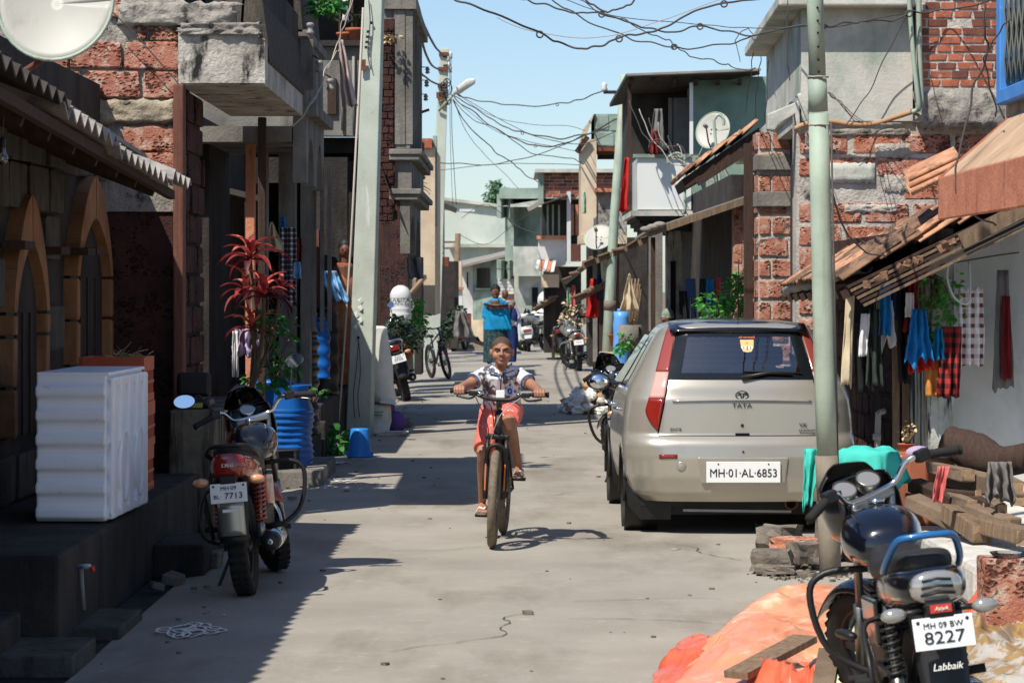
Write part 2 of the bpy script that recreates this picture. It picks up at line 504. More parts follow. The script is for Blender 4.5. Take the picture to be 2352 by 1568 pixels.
plain('sheet_dark', C(78, 72, 66), 0.75, 0.2, var=0.4, ns=3)
plain('asbestos', C(150, 144, 134), 0.9, var=0.3, ns=2.5, bump=0.004, bs=30)
plain('blue_frame', C(74, 142, 214), 0.55, var=0.2, ns=7, dirt=(C(160, 176, 190), 12, 0.62, 0.76))
plain('grille', C(120, 124, 116), 0.6, 0.3, var=0.25)
plain('dish', C(176, 174, 162), 0.5, var=0.1, ns=2, stain=C(150, 142, 128), sscale=(5, 5, 1.5), samt=(0.6, 0.8))
plain('glass_dark', C(22, 26, 28), 0.06, spec=0.6)
plain('cable', C(76, 71, 66), 0.7)
plain('cable_pale', C(170, 160, 146), 0.7)
plain('sack', C(222, 220, 210), 0.75, var=0.1, ns=9, bump=0.004, bs=60)
plain('sack_print', C(204, 198, 182), 0.8, var=0.15, ns=9, bump=0.004, bs=60)
plain('papers', C(204, 196, 184), 0.85, var=0.3, ns=9)
plain('cardboard', C(178, 140, 106), 0.9, var=0.2)
mk('tarp_orange', C(236, 160, 118), C(226, 130, 88), 0.3, ns=2.2, bump=0.006, bs=6, bd=2, spec=0.6, dirt=(C(244, 206, 178), 5, 0.55, 0.74))
mk('tarp_deep', C(226, 118, 84), C(210, 92, 60), 0.3, ns=3, bump=0.006, bs=8, bd=2, spec=0.6)
mk('tarp_lime', C(210, 214, 176), C(190, 194, 150), 0.35, ns=3, bump=0.006, bs=8, bd=2)
mk('tarp_ochre', C(172, 138, 84), C(142, 116, 78), 0.3, ns=4, bump=0.006, bs=9, bd=2, dirt=(C(176, 170, 160), 5, 0.5, 0.54))
mk('skin', C(166, 120, 95), C(148, 103, 80), 0.55, ns=6, spec=0.4)
mk('skin_dark', C(112, 72, 54), C(98, 62, 46), 0.55, ns=6, spec=0.4)
mk('lip', C(150, 98, 82), rough=0.5)
mk('hair_thin', C(78, 62, 52), rough=0.9, alpha=0.5)
mk('hair', C(54, 45, 39), C(108, 85, 70), 0.85, ns=240, cont=(0.42, 0.66), bump=0.002, bs=180)
mk('hair_black', C(30, 26, 24), C(18, 16, 15), 0.6, ns=30)
mk('eye_white', C(226, 220, 212), rough=0.3)
mk('eye_dark', C(28, 20, 16), rough=0.2)
def cloth(name, c, var=0.18, c2=None, ns=7, cont=(0.35, 0.65), **k):
 return mk(name, c, c2 or tuple(x * (1 - var) for x in c[:3]) + (1,), 0.85, ns=ns, cont=cont, bump=0.004, bs=25, spec=0.15, **k)
cloth('cloth_white', C(226, 224, 222)); cloth('cloth_cream', C(206, 190, 158)); cloth('cloth_grey', C(120, 116, 112))
cloth('cloth_black', C(34, 34, 36)); cloth('cloth_green_dark', C(62, 70, 62)); cloth('cloth_red', C(186, 48, 42))
cloth('cloth_maroon', C(122, 40, 40)); cloth('cloth_blue', C(38, 128, 192)); cloth('cloth_navy', C(40, 56, 104))
cloth('cloth_purple', C(104, 78, 142)); cloth('cloth_turquoise', C(74, 196, 178)); cloth('cloth_teal_blue', C(24, 132, 178))
cloth('cloth_orange', C(206, 140, 72)); cloth('cloth_pink', C(200, 104, 100)); cloth('cloth_denim', C(72, 96, 138))
cloth('cloth_pinkish', C(196, 176, 168)); cloth('cloth_lightblue', C(132, 180, 216)); cloth('cloth_lilac', C(180, 164, 190))
cloth('cloth_lime', C(160, 196, 160)); cloth('cloth_sari', C(140, 70, 44), c2=C(176, 128, 96), ns=5); cloth('cloth_skirt', C(34, 48, 54), c2=C(58, 88, 84), ns=22, cont=(0.5, 0.6))
cloth('shirt', C(226, 224, 226), c2=C(98, 92, 92), ns=16, cont=(0.5, 0.58), dirt=(C(120, 160, 216), 10, 0.58, 0.64))
cloth('shirt_plain', C(214, 220, 230), c2=C(150, 180, 224), ns=14, cont=(0.5, 0.66))
cloth('collar', C(84, 112, 156)); cloth('shorts', C(226, 96, 82))
# foliage
mk('leaf_red', C(172, 66, 66), C(104, 38, 42), 0.5, ns=5)
mk('leaf_red_pale', C(226, 128, 112), C(190, 80, 78), 0.5, ns=5)
mk('leaf_maroon', C(88, 40, 40), C(58, 30, 32), 0.55, ns=5)
mk('leaf_green', C(74, 138, 62), C(46, 100, 44), 0.5, ns=9)
mk('leaf_bright', C(98, 172, 78), C(66, 138, 58), 0.5, ns=9)
mk('leaf_dark', C(52, 76, 52), C(32, 50, 36), 0.55, ns=9)
mk('leaf_tree', C(110, 146, 110), C(74, 112, 84), 0.6, ns=2)
mk('stem', C(112, 96, 72), C(80, 66, 50), 0.85, ns=9)
mk('straw', C(206, 186, 140), C(160, 136, 96), 0.9, ns=9)
mk('clay', C(170, 100, 70), C(140, 80, 56), 0.85, ns=6)
def leaf_translucent(name):
 t = M[name].node_tree
 b = t.nodes['Principled BSDF']
 b.inputs['Subsurface Weight'].default_value = 0.0
 tr = t.nodes.new('ShaderNodeBsdfTranslucent')
 mx = t.nodes.new('ShaderNodeMixShader'); mx.inputs[0].default_value = 0.25
 src = b.inputs['Base Color'].links[0].from_socket
 t.links.new(src, tr.inputs[0])
 t.links.new(b.outputs[0], mx.inputs[1]); t.links.new(tr.outputs[0], mx.inputs[2])
 t.links.new(mx.outputs[0], t.nodes['Material Output'].inputs[0])
for _n in ('leaf_red', 'leaf_red_pale', 'leaf_green', 'leaf_bright', 'leaf_dark', 'leaf_tree'): leaf_translucent(_n)
def stripes(name, c1, c2, sx, sz, wx=0.5, wz=0.5, c3=None):
 m = bpy.data.materials.new(name); m.use_nodes = True; M[name] = m
 t = m.node_tree; N, L = t.nodes, t.links; b = N['Principled BSDF']; b.inputs['Roughness'].default_value = 0.9
 tc = N.new('ShaderNodeTexCoord'); sp = N.new('ShaderNodeSeparateXYZ'); L.new(tc.outputs['UV' if False else 'Object'], sp.inputs[0])
 def st(sock, s, wd):
  a = N.new('ShaderNodeMath'); a.operation = 'MULTIPLY'; a.inputs[1].default_value = s; L.new(sock, a.inputs[0])
  f = N.new('ShaderNodeMath'); f.operation = 'FRACT'; L.new(a.outputs[0], f.inputs[0])
  g = N.new('ShaderNodeMath'); g.operation = 'GREATER_THAN'; g.inputs[1].default_value = wd; L.new(f.outputs[0], g.inputs[0])
  return g.outputs[0]
 a, c = st(sp.outputs[0], sx, wx), st(sp.outputs[2], sz, wz)
 ad = N.new('ShaderNodeMath'); ad.operation = 'ADD'; L.new(a, ad.inputs[0]); L.new(c, ad.inputs[1])
 cr = N.new('ShaderNodeValToRGB'); cr.color_ramp.interpolation = 'CONSTANT'
 e = cr.color_ramp.elements; e[0].color = c1; e[1].position = 0.3; e[1].color = c2
 e3 = e.new(0.8); e3.color = c3 or c2
 dv = N.new('ShaderNodeMath'); dv.operation = 'MULTIPLY'; dv.inputs[1].default_value = 0.5; L.new(ad.outputs[0], dv.inputs[0])
 L.new(dv.outputs[0], cr.inputs[0]); L.new(cr.outputs[0], b.inputs['Base Color'])
stripes('check_white', C(120, 74, 76), C(214, 202, 196), 16, 14, 0.4, 0.4, C(236, 228, 222))
stripes('check_red', C(38, 26, 26), C(120, 34, 32), 14, 14, 0.5, 0.5, C(176, 50, 44))
stripes('check_blue', C(52, 48, 52), C(120, 116, 120), 24, 20, 0.6, 0.7, C(220, 216, 214))
stripes('check_grey', C(196, 204, 196), C(168, 184, 172), 30, 30, 0.7, 0.7, C(150, 168, 156))
def glassy(name, tint, refl=0.12, rough=0.02):
 m = bpy.data.materials.new(name); m.use_nodes = True; M[name] = m
 t = m.node_tree; t.nodes.clear()
 o = t.nodes.new('ShaderNodeOutputMaterial'); mx = t.nodes.new('ShaderNodeMixShader')
 a = t.nodes.new('ShaderNodeBsdfTransparent'); a.inputs[0].default_value = tint
 g = t.nodes.new('ShaderNodeBsdfGlossy'); g.inputs['Roughness'].default_value = rough
 fr = t.nodes.new('ShaderNodeFresnel'); fr.inputs[0].default_value = 1.5
 ad = t.nodes.new('ShaderNodeMath'); ad.operation = 'ADD'; ad.inputs[1].default_value = refl - 0.04
 t.links.new(fr.outputs[0], ad.inputs[0]); t.links.new(ad.outputs[0], mx.inputs[0])
 t.links.new(a.outputs[0], mx.inputs[1]); t.links.new(g.outputs[0], mx.inputs[2]); t.links.new(mx.outputs[0], o.inputs[0])
glassy('pane', (0.76, 0.83, 0.86, 1), 0.27)
glassy('visor', (0.08, 0.09, 0.09, 1), 0.08)
glassy('bulb_glass', (0.85, 0.86, 0.84, 1), 0.15)
# ------------------------------------------------------------ ground and road
mb = MB()
def terr(u, v):
 return V((-400 + 800 * u, -60 + 1100 * v, -0.06))
mb.grid(terr, 2, 2)
struct(mb, 'ground', 'earth')
mb = MB()
ys = [-4 + i * 1.5 for i in range(90)]
L = [(-2.06 + 0.07 * noise.noise(V((y * 0.5, 3, 0))) - (0.25 if y > 27 else 0) - (0.6 if y > 28.5 and y < 33 else 0) if y < 40 else -1.9 - 0.02 * (y - 40)) for y in ys]
Rr = [2.55 + 0.06 * noise.noise(V((y * 0.5, 9, 0))) + (0.0 if y < 24 else 0.03 * (y - 24)) for y in ys]
nx = 14
def roadpt(i, j):
 x = L[j] + (Rr[j] - L[j]) * i / nx
 e = min(i, nx - i)
 return V((x, ys[j], (-0.035 if e == 0 else 0.0) + 0.003 * noise.noise(V((x * 1.5, ys[j] * 1.1, 0)))))
mb.grid(lambda u, v: roadpt(round(u * nx), round(v * 89)), nx, 89)
RD = struct(mb, 'road', 'road')
mk('crack', C(92, 85, 76), rough=0.95)
for i, (x, y, ln, a0) in enumerate(((0.3, 14.5, 2.2, 0.3), (1.5, 17.6, 1.6, 1.9), (-0.6, 13.2, 1.8, 1.2), (0.9, 12.2, 1.5, 0.1), (-0.9, 18.2, 1.4, 0.5), (0.2, 23, 2.5, 0.2), (0.5, 31, 2.0, 0.4), (1.2, 15.4, 0.9, 2.6))):
 mb = MB(); p = V((x, y, 0.006)); a = a0; pts = [p]
 for k in range(int(ln / 0.09)):
  a += rnd(-0.5, 0.5) + (a0 - a) * 0.2; p = p + V((math.cos(a), math.sin(a), 0)) * 0.09; pts.append(p)
 for k in range(len(pts) - 1):
  d = pts[k + 1] - pts[k]; s = V((-d.y, d.x, 0)).normalized() * rnd(0.0015, 0.005); mb.poly([pts[k] - s, pts[k + 1] - s, pts[k + 1] + s, pts[k] + s])
 mb.build('crack', 'crack', RD, world=False)
mb = MB()
mb.box(-3.4, -2.0, 8, 19.4, -0.055, -0.045)
struct(mb, 'drain_bed', 'drain')
mb = MB()
for i in range(260):
 a, r = rnd(0, 6.28), abs(random.gauss(0, 0.5)); q = G(1835, 1318); s = rnd(0.006, 0.02)
 mb.cbox((q.x + 0.36 * r * math.cos(a), q.y + 0.6 * r * math.sin(a), s * 0.4), s * 1.6, s * rnd(1, 2), s, (0, 0, a))
mb.build('gravel', 'rubble', kind='stuff', label='dark gravel and grit around the foot of the steel pole')
# chalk floor drawings
def kolam(c, rx, ry, seed, label, loops=7, wd=0.008):
 mb = MB()
 rs = random.Random(seed)
 for k in range(loops):
  a = 2 * math.pi * k / loops
  cx, cy = c.x + rx * 0.5 * math.cos(a), c.y + ry * 0.5 * math.sin(a)
  pts = []
  for i in range(25):
   t = 2 * math.pi * i / 24
   q = 1 + 0.4 * math.cos(3 * t + k)
   pts.append(V((cx + rx * 0.48 * q * math.cos(t), cy + ry * 0.48 * q * math.sin(t), 0.0065 + 0.0006 * k)))
  for i in range(24):
   p, q = pts[i], pts[i + 1]
   d = (q - p)
   s = V((-d.y, d.x, 0)).normalized() * wd * rs.uniform(0.6, 1.3)
   mb.poly([p - s, q - s, q + s, p + s])
 one(mb, 'floor_drawing', 'white_ink', label, 'chalk drawing')
kolam(G(438, 1449), 0.16, 0.28, 1, 'white looping chalk drawing on the shaded road at lower left')
kolam(G(772, 1063), 0.13, 0.16, 2, 'small white chalk drawing on the road below the upturned blue bucket', 5, 0.011)
kolam(G(775, 1104), 0.15, 0.2, 3, 'faint white chalk drawing by the slab of the blue drum', 5, 0.011)
# small litter and pebbles, uncountable
mb = MB()
rs = random.Random(5)
for i in range(420):
 y = rs.uniform(9.5, 45)
 x = rs.uniform(-2.2, 2.5)
 if rs.random() < 0.6: x = (rs.choice([-1.9, 2.3]) + rs.gauss(0, 0.22))
 s = rs.uniform(0.004, 0.016) * (1 if rs.random() < 0.92 else 2)
 mb.m = 1 if rs.random() < 0.12 else 0
 mb.cbox((x, y, s * 0.4 + (-0.03 if abs(x) > 2 else 0)), s * 2, s * rs.uniform(1, 3), s * (0.9 if mb.m == 0 else 0.25), (0, 0, rs.uniform(0, 3)))
mb.build('litter', ['rubble', 'papers'], kind='stuff', label='small pebbles and paper scraps strewn over the road')
# ------------------------------------------------------------ left: low house with corrugated roof
h = thing('low_house', 'low dark stone house with two pointed arch openings and corrugated roof', 'house', (-3.0, 16, 0))
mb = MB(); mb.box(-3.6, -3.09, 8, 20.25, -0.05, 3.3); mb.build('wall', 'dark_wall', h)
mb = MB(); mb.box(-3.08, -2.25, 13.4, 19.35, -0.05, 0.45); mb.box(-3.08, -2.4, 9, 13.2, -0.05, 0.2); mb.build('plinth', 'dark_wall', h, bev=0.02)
OP = [(16.85, 0.52, 0.86, 1.62, 2.36), (19.42, 0.72, 0.62, 1.85, 2.58)]
def inop(u, z):
 y = 10 + u
 for yc, hw, z0, zs, zt in OP:
  if abs(y - yc) < hw + 0.42 and z0 < z < zt: return True
 return False
coursed(h, 'stone', 'grey_stone', (-3.085, 10, 0), (0, 1, 0), (1, 0, 0), 10.2, 0.46, 2.9, 0.62, 0.3, 0.025, 0.06, 0.1, inop)
for yc, hw, z0, zs, zt in OP:
 mb = MB()
 mb.box(-3.12, -3.06, yc - hw - 0.02, yc + hw + 0.02, z0, zs)
 pts = [(-3.12, yc - hw, zs)] + [(-3.12, yc - hw * math.cos(t * R(9)), zs + (zt - zs - 0.2) * math.sin(t * R(9))) for t in range(0, 21)]
 mb.prism(pts[1:], (0.06, 0, 0))
 lf = mb.build('door_leaf', 'dark_wall', h)
 mb = MB()
 for k in (-0.45, 0.0, 0.5): mb.box(-3.06, -3.045, yc + hw * k - 0.03, yc + hw * k + 0.03, z0, zs)
 mb.build('batten', 'wood_dark', lf)
 fw = 0.11
 z = z0
 k = 0
 while z < zs - 0.05:
  hh = min(0.31, zs - z)
  for s in (-1, 1):
   me = rough_block('jamb_stone_%d' % (k % 3), 'arch_stone', k % 3, 0.02)
   piece('jamb_stone', me, h, (-3.065, yc + s * (hw + fw / 2), z + hh / 2), (0.15, fw, hh - 0.02))
  z += hh; k += 1
 n = 4
 for s in (-1, 1):
  for i in range(n):
   def ic(t): return (hw * (1 - t) ** 0.72, zs + (zt - zs - 0.30) * (t ** 0.62))
   def oc(t): return ((hw + fw) * (1 - t) ** 0.62, zs + (zt - zs) * (t ** 0.72))
   pts = []
   g = 0.012
   for j in range(4): t = (i + g + (1 - 2 * g) * j / 3) / n; a = ic(t); pts.append((-3.1, yc + s * a[0], a[1]))
   for j in range(3, -1, -1): t = (i + g + (1 - 2 * g) * j / 3) / n; a = oc(t); pts.append((-3.1, yc + s * a[0], a[1]))
   mb = MB(); mb.prism(pts, (0.11, 0, 0)); mb.build('voussoir', 'arch_stone', h)
for x, y, Y in ((48, 563, 16.3), (132, 576, 17.6), (196, 578, 18.7), (226, 577, 19.1)):
 p = P(x, y, Y); mb = MB(); mb.cbox((-2.98, Y, p.z), 0.14, 0.34, 0.05); mb.build('peg', 'wood_dark', h)
A, B = P(-60, 150, 12.3), P(424, 437, 18.9)
def roofpt(t, s, dz=0.0, pitch=0.23, amp=0.042):
 p = A.lerp(B, t)
 ln = (B - A).length * t
 return V((p.x - s * 0.93, p.y, p.z + s * 0.36 + dz + amp * (tri(ln / pitch) - 0.5) * 2))
ll = (B - A).length
for i, (a, b, dz, up, mt) in enumerate(((-0.8, 0.02, 0.13, 0.0, 'sheet_dark'), (0.0, 0.36, 0.10, 0.0, 'sheet_dark'), (0.33, 0.60, 0.05, 0.0, 'sheet_old'), (0.57, 0.90, 0.0, -0.02, 'sheet_old'), (0.87, 1.0, 0.05, -0.05, 'sheet_old'))):
 n = int((b - a) * ll / 0.23 * 8)
 mb = MB(); mb.grid(lambda u, v: roofpt(a + (b - a) * u, up + 2.6 * v, dz), n, 3, False)
 mb.build('roof_sheet', mt, h, solid=0.012)
for i in range(14):
 t = -0.5 + i * 0.11
 p, q = roofpt(t, 0.15, -0.1, amp=0), roofpt(t, 2.5, -0.1, amp=0)
 mb = MB(); mb.bar(p, q, 0.06, 0.08); mb.build('rafter', 'wood_dark', h)
mb = MB(); mb.bar(roofpt(0.42, 0.32, 0.1, amp=0), roofpt(0.99, 0.38, 0.09, amp=0), 0.2, 0.03); mb.build('ridge_board', 'asbestos', h)
mb = MB(); mb.bar(roofpt(0.0, 0.1, -0.05, amp=0), roofpt(1.0, 0.1, -0.07, amp=0), 0.05, 0.06); mb.build('eave_batten', 'wood_dark', h)
# bits on and by the plinth
mb = MB(); mb.box(-2.5, -2.02, 13.9, 14.75, -0.045, 0.03); one(mb, 'drain_cover', 'grey_stone', 'flat grey stone slab lying across the drain at lower left', 'slab', bev=0.01)
mb = MB(); mb.box(-2.5, -2.05, 12.6, 13.3, -0.045, 0.06); one(mb, 'drain_cover', 'grey_stone', 'darker stone slab bridging the drain nearest the camera', 'slab', bev=0.01)
mb = MB(); mb.box(-2.25, -1.93, 16.9, 17.7, -0.045, 0.17); one(mb, 'stone_step', 'dark_wall', 'low dark concrete step beside the stained low wall', 'step', bev=0.015)
for i, (x, y, s) in enumerate(((470, 1295, 0.16), (430, 1270, 0.12), (520, 1255, 0.1), (400, 1330, 0.09), (360, 1345, 0.07))):
 mb = MB(); p = G(x, y); mb.cbox((p.x, p.y, s * 0.28 - 0.02), s * 1.4, s, s * 0.6, (rnd(-0.2, 0.2), rnd(-0.2, 0.2), rnd(0, 3)))
 for k, v in enumerate(mb.v): mb.v[k] = tuple(V(v) + V((rnd(-1, 1), rnd(-1, 1), rnd(-0.6, 0.6))) * s * 0.14)
 one(mb, 'rubble_stone', 'rubble', ['largest pale stone in the shade left of the red motorcycle', 'flat stone behind the red motorcycle back wheel', 'small stone near the left footrest of the red motorcycle', 'small dark stone at the drain edge', 'smallest stone lying lowest along the drain edge'][i], 'stone', 'rubble by the drain', bev=0.008)
t = thing('water_tap', 'small plastic tap with blue and red handle on a thin standpipe', 'tap', P(190, 1392, 14.0))
mb = MB(); mb.tube([P(192, 1400, 14.0), P(188, 1340, 14.0), P(186, 1302, 14.0)], 0.012, 8); mb.build('standpipe', 'pvc_grey', t)
mb = MB(); mb.tube([P(184, 1300, 14.0), P(206, 1300, 13.95)], 0.013, 8); mb.build('spout', 'pvc_white', t)
mb = MB(); mb.cbox(P(186, 1298, 13.99), 0.05, 0.014, 0.014); mb.build('handle', 'blue_ink', t)
mb = MB(); mb.tube([P(210, 1300, 13.95), P(214, 1312, 13.95)], 0.014, 8); mb.build('nozzle', 'red_ink', t)
# white corrugated plastic tank on the plinth
tx0, tx1, ty0, ty1, tz0, tz1 = -2.67, -2.235, 15.2, 16.4, 0.452, 1.295
t = thing('plastic_tank', 'white ribbed plastic block tank standing on the dark plinth', 'tank', (-2.45, 15.8, 0.452), (0, 0, R(-2)))
mb = MB()
prof = []
n = 6
for i in range(n * 6 + 1):
 z = i / (n * 6)
 ph = (z * n) % 1
 d = 0.0 if 0.12 < ph < 0.62 else 0.035
 prof.append((-0.6 + d, 0.01 + z * 0.825))
pts = [V((-0.2175, y, z)) for y, z in prof] + [V((-0.2175, 0.6, 0.835)), V((-0.2175, 0.6, 0.01))]
mb.prism(pts, (0.40, 0, 0)); mb.build('body', 'tank_white', t, world=False, bev=0.012)
mb = MB(); mb.box(-0.215, 0.20, -0.57, 0.6, 0.83, 0.85); mb.build('lid', 'tank_white', t, world=False, bev=0.008)
for k, y0 in enumerate((-0.56, -0.30, -0.04, 0.22, 0.46)):
 mb = MB(); mb.box(0.18, 0.222, y0, y0 + 0.13, 0.02, 0.82); mb.build('rib', 'tank_white', t, world=False, bev=0.015)
for z0, z1 in ((0.02, 0.07), (0.40, 0.46), (0.76, 0.82)):
 mb = MB(); mb.box(0.18, 0.216, -0.56, 0.59, z0, z1); mb.build('rail', 'tank_white', t, world=False, bev=0.012)
for k in range(2):
 mb = MB(); mb.tube([(0.205, -0.18 + 0.5 * k + 0.13 * math.cos(a), 0.30 + 0.2 * math.sin(a)) for a in [i * math.pi / 12 for i in range(24)]], 0.022, 6, closed=True); mb.build('ring', 'tank_white', t, world=False)
# orange crates stacked behind
def crate(loc, lab, s=(0.40, 0.46, 0.29), rz=0.0, mat='orange_plastic'):
 t = thing('plastic_crate', lab, 'crate', loc, (0, 0, rz), 'orange plastic crates')
 sx, sy, sz = s[0] / 2, s[1] / 2, s[2]
 mb = MB(); mb.box(-sx + 0.01, sx - 0.01, -sy + 0.01, sy - 0.01, 0.005, 0.02); mb.build('base', mat, t, world=False)
 for ax, sg in (('x', 1), ('x', -1), ('y', 1), ('y', -1)):
  mb = MB()
  if ax == 'x':
   for z0, z1 in ((0, 0.05), (0.115, 0.135), (sz - 0.09, sz)): mb.box(sg * sx - 0.012, sg * sx + 0.012, -sy, sy, z0, z1)
   for i in range(10): y = -sy + (i + 0.5) * 2 * sy / 10; mb.box(sg * sx - 0.008, sg * sx + 0.008, y - 0.008, y + 0.008, 0.05, sz - 0.09)
  else:
   for z0, z1 in ((0, 0.05), (0.115, 0.135), (sz - 0.09, sz)): mb.box(-sx + 0.013, sx - 0.013, sg * sy - 0.012, sg * sy + 0.012, z0, z1)
   for i in range(7): x = -sx + (i + 0.5) * 2 * sx / 7; mb.box(x - 0.008, x + 0.008, sg * sy - 0.008, sg * sy + 0.008, 0.05, sz - 0.09)
  mb.build('side', mat, t, world=False)
 return t
crate((-2.59, 17.7, 0.452), 'orange plastic crate at the bottom of the stack behind the white tank')
crate((-2.58, 17.71, 0.745), 'orange plastic crate in the middle of the stack behind the white tank', rz=0.02)
crate((-2.59, 17.69, 1.038), 'orange plastic crate on top of the stack, holding straw', rz=-0.01)
mb = MB()
for i in range(60):
 a, r = rnd(0, 6.28), rnd(0, 0.2)
 p = V((-2.52 + r * math.cos(a) * 0.7, 17.68 + r * math.sin(a), 1.29 + rnd(0, 0.03)))
 d = V((rnd(-1, 1), rnd(-1, 1), rnd(-0.1, 0.5))).normalized() * rnd(0.06, 0.16)
 mb.tube([p, p + d * 0.5 + V((0, 0, 0.015)), p + d], 0.0022, 4)
tag(mb.build('straw', 'straw', kind='stuff', loc=V((-2.42, 17.7, 1.3))), 'loose dry straw spilling over the top orange crate', 'straw')
# stained low wall with black seat on it
mb = MB(); mb.box(-2.47, -2.14, 19.4, 21.8, -0.05, 0.9); one(mb, 'low_wall', 'stained_wall', 'streaky grey low wall behind the red motorcycle', 'wall', bev=0.02)
t = thing('plastic_chair_shell', 'black plastic chair shell with yellow strip standing on the stained low wall', 'chair', (-2.33, 19.75, 0.9))
mb = MB(); mb.box(-2.45, -2.2, 19.7, 19.76, 0.98, 1.16); mb.build('backrest', 'black_plastic', t, bev=0.03)
mb = MB(); mb.box(-2.46, -2.19, 19.55, 19.9, 0.91, 0.965); mb.build('seat_base', 'black_plastic', t, bev=0.02)
mb = MB(); mb.box(-2.42, -2.24, 19.535, 19.548, 0.91, 0.945); mb.build('strip', 'yellow_plastic', t)
# ------------------------------------------------------------ left: laterite house with concrete balcony
h = thing('laterite_house', 'weathered laterite house with patchy concrete balcony slab over the lane', 'house', (-2.5, 20.3, 0))
mb = MB(); mb.box(-7, -2.5, 20.3, 20.6, 2.35, 4.95); mb.build('upper_wall', 'plaster_lump', h)
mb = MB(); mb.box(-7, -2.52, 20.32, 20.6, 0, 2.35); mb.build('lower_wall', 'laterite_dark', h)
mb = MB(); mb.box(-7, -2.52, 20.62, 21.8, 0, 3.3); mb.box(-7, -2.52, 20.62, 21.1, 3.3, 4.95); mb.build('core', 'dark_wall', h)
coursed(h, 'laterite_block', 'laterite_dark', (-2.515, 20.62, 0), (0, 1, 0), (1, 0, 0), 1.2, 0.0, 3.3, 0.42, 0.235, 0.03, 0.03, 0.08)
for q in ((86, 0, 130, 90), (250, 0, 278, 40), (317, 63, 337, 92), (345, 62, 412, 93), (165, 97, 280, 158), (287, 97, 411, 160), (100, 100, 160, 158), (130, 164, 186, 226), (200, 164, 322, 226), (331, 166, 409, 227), (40, 166, 120, 226), (282, 290, 404, 348), (292, 352, 402, 408), (120, 10, 240, 55), (20, 100, 90, 158), (0, 166, 34, 226)):
 pblk(h, 'laterite_block', 'laterite', *q, 20.3, 0.035)
mb = MB()
def lump(x0, y0, x1, y1, Y, pr, seed, nu=26, nv=10, amp=0.03):
 a, b = P(x0, y1, Y), P(x1, y0, Y)
 def f(u, v):
  e = min(u, 1 - u, v, 1 - v)
  k = 0.0 if e < 0.001 else pr + amp * noise.noise(V((u * 9 + seed, v * 4, seed)))
  du = 0.09 * noise.noise(V((v * 6, seed, 1))) if u in (0, 1) else 0
  dv = 0.22 * noise.noise(V((u * 14, seed, 5))) if v in (0, 1) else 0
  return V((a.x + (b.x - a.x) * (u + du), Y - k, a.z + (b.z - a.z) * (v + dv)))
 mb.grid(f, nu, nv)
lump(100, 228, 410, 285, 20.295, 0.05, 3)
mb.build('plaster_band', 'plaster_yellow', h)
mb = MB(); lump(270, 5, 545, 62, 20.295, 0.07, 8); lump(410, 52, 604, 84, 20.24, 0.05, 5); mb.build('plaster_band', 'plaster_lump', h)
mb = MB(); lump(120, 285, 300, 400, 20.297, 0.02, 12); mb.build('plaster_patch', 'plaster_lump', h)
mb = MB()
def slabpt(u, v):
 x = -2.5 + 0.65 * u
 return V((x, 20.22 + 0.012 * noise.noise(V((u * 5, v * 4, 0))), 3.31 + 0.38 * v - (0.06 * (u - 0.8) / 0.2 if v == 1 and u > 0.8 else 0)))
mb.grid(slabpt, 16, 8)
mb.box(-2.5, -1.86, 20.24, 24.0, 3.30, 3.62)
mb.build('balcony_slab', 'plaster_old', h)
mb = MB(); mb.box(-2.53, -2.45, 20.14, 20.3, 0.9, 3.3); mb.build('corner_post', 'wood_red', h, bev=0.015)
mb = MB(); mb.box(-2.27, -2.2, 24.1, 24.2, 0, 3.3); mb.build('post', 'wood_dark', h, bev=0.01)
mb = MB(); mb.box(-2.5, -1.9, 20.7, 24.0, 3.62, 4.2); mb.build('balcony_core', 'dark_wall', h)
for i in range(16):
 y = 20.55 + i * 0.215
 mb = MB(); mb.hexa([(-1.92, y, 3.45), (-1.84, y, 3.5), (-1.84, y + 0.18, 3.5), (-1.92, y + 0.18, 3.45), (-1.98, y, 4.25), (-1.94, y, 4.25), (-1.94, y + 0.19, 4.25), (-1.98, y + 0.19, 4.25)])
 mb.build('cladding_strip', 'bamboo_mat', h)
for i in range(4):
 x = -2.5 + i * 0.15
 mb = MB(); mb.hexa([(x, 20.5, 3.66), (x + 0.13, 20.5, 3.66), (x + 0.13, 20.53, 3.66), (x, 20.53, 3.66), (x + 0.02, 20.66, 4.2), (x + 0.15, 20.66, 4.2), (x + 0.15, 20.69, 4.2), (x + 0.02, 20.69, 4.2)])
 mb.build('cladding_strip', 'bamboo_mat', h)
# ------------------------------------------------------------ left: house with arched balcony fascia
h = thing('balcony_house', 'grey plastered house with slotted balcony parapet and small arches', 'house', (-2.3, 26, 0))
X = -1.84
mb = MB(); mb.box(-5, X - 0.13, 24.12, 26.4, 3.08, 3.22); mb.build('slab', 'grey_wall', h)
for i in range(4):
 y = 24.12 + i * 0.565
 mb = MB(); mb.box(X - 0.1, X, y, y + 0.49, 3.42, 4.0); mb.build('parapet_panel', 'grey_wall', h)
mb = MB(); mb.box(X - 0.12, X + 0.03, 24.1, 26.4, 4.0, 4.08); mb.build('coping', 'grey_wall', h)
mb = MB(); mb.box(X - 0.12, X + 0.09, 24.1, 26.45, 3.32, 3.42); mb.build('ledge', 'grey_wall', h)
for y0, y1 in ((24.15, 25.27), (25.27, 26.4)):
 r = (y1 - y0) / 2 - 0.2
 yc = (y0 + y1) / 2
 pts = [(X, y0, 3.32), (X, y0, 2.72), (X, yc - r, 2.72)] + [(X, yc - r * math.cos(i * R(15)), 2.72 + 0.42 * math.sin(i * R(15))) for i in range(13)] + [(X, y1, 2.72), (X, y1, 3.32)]
 mb = MB(); mb.prism(pts, (-0.12, 0, 0)); mb.build('arch_fascia', 'grey_wall', h)
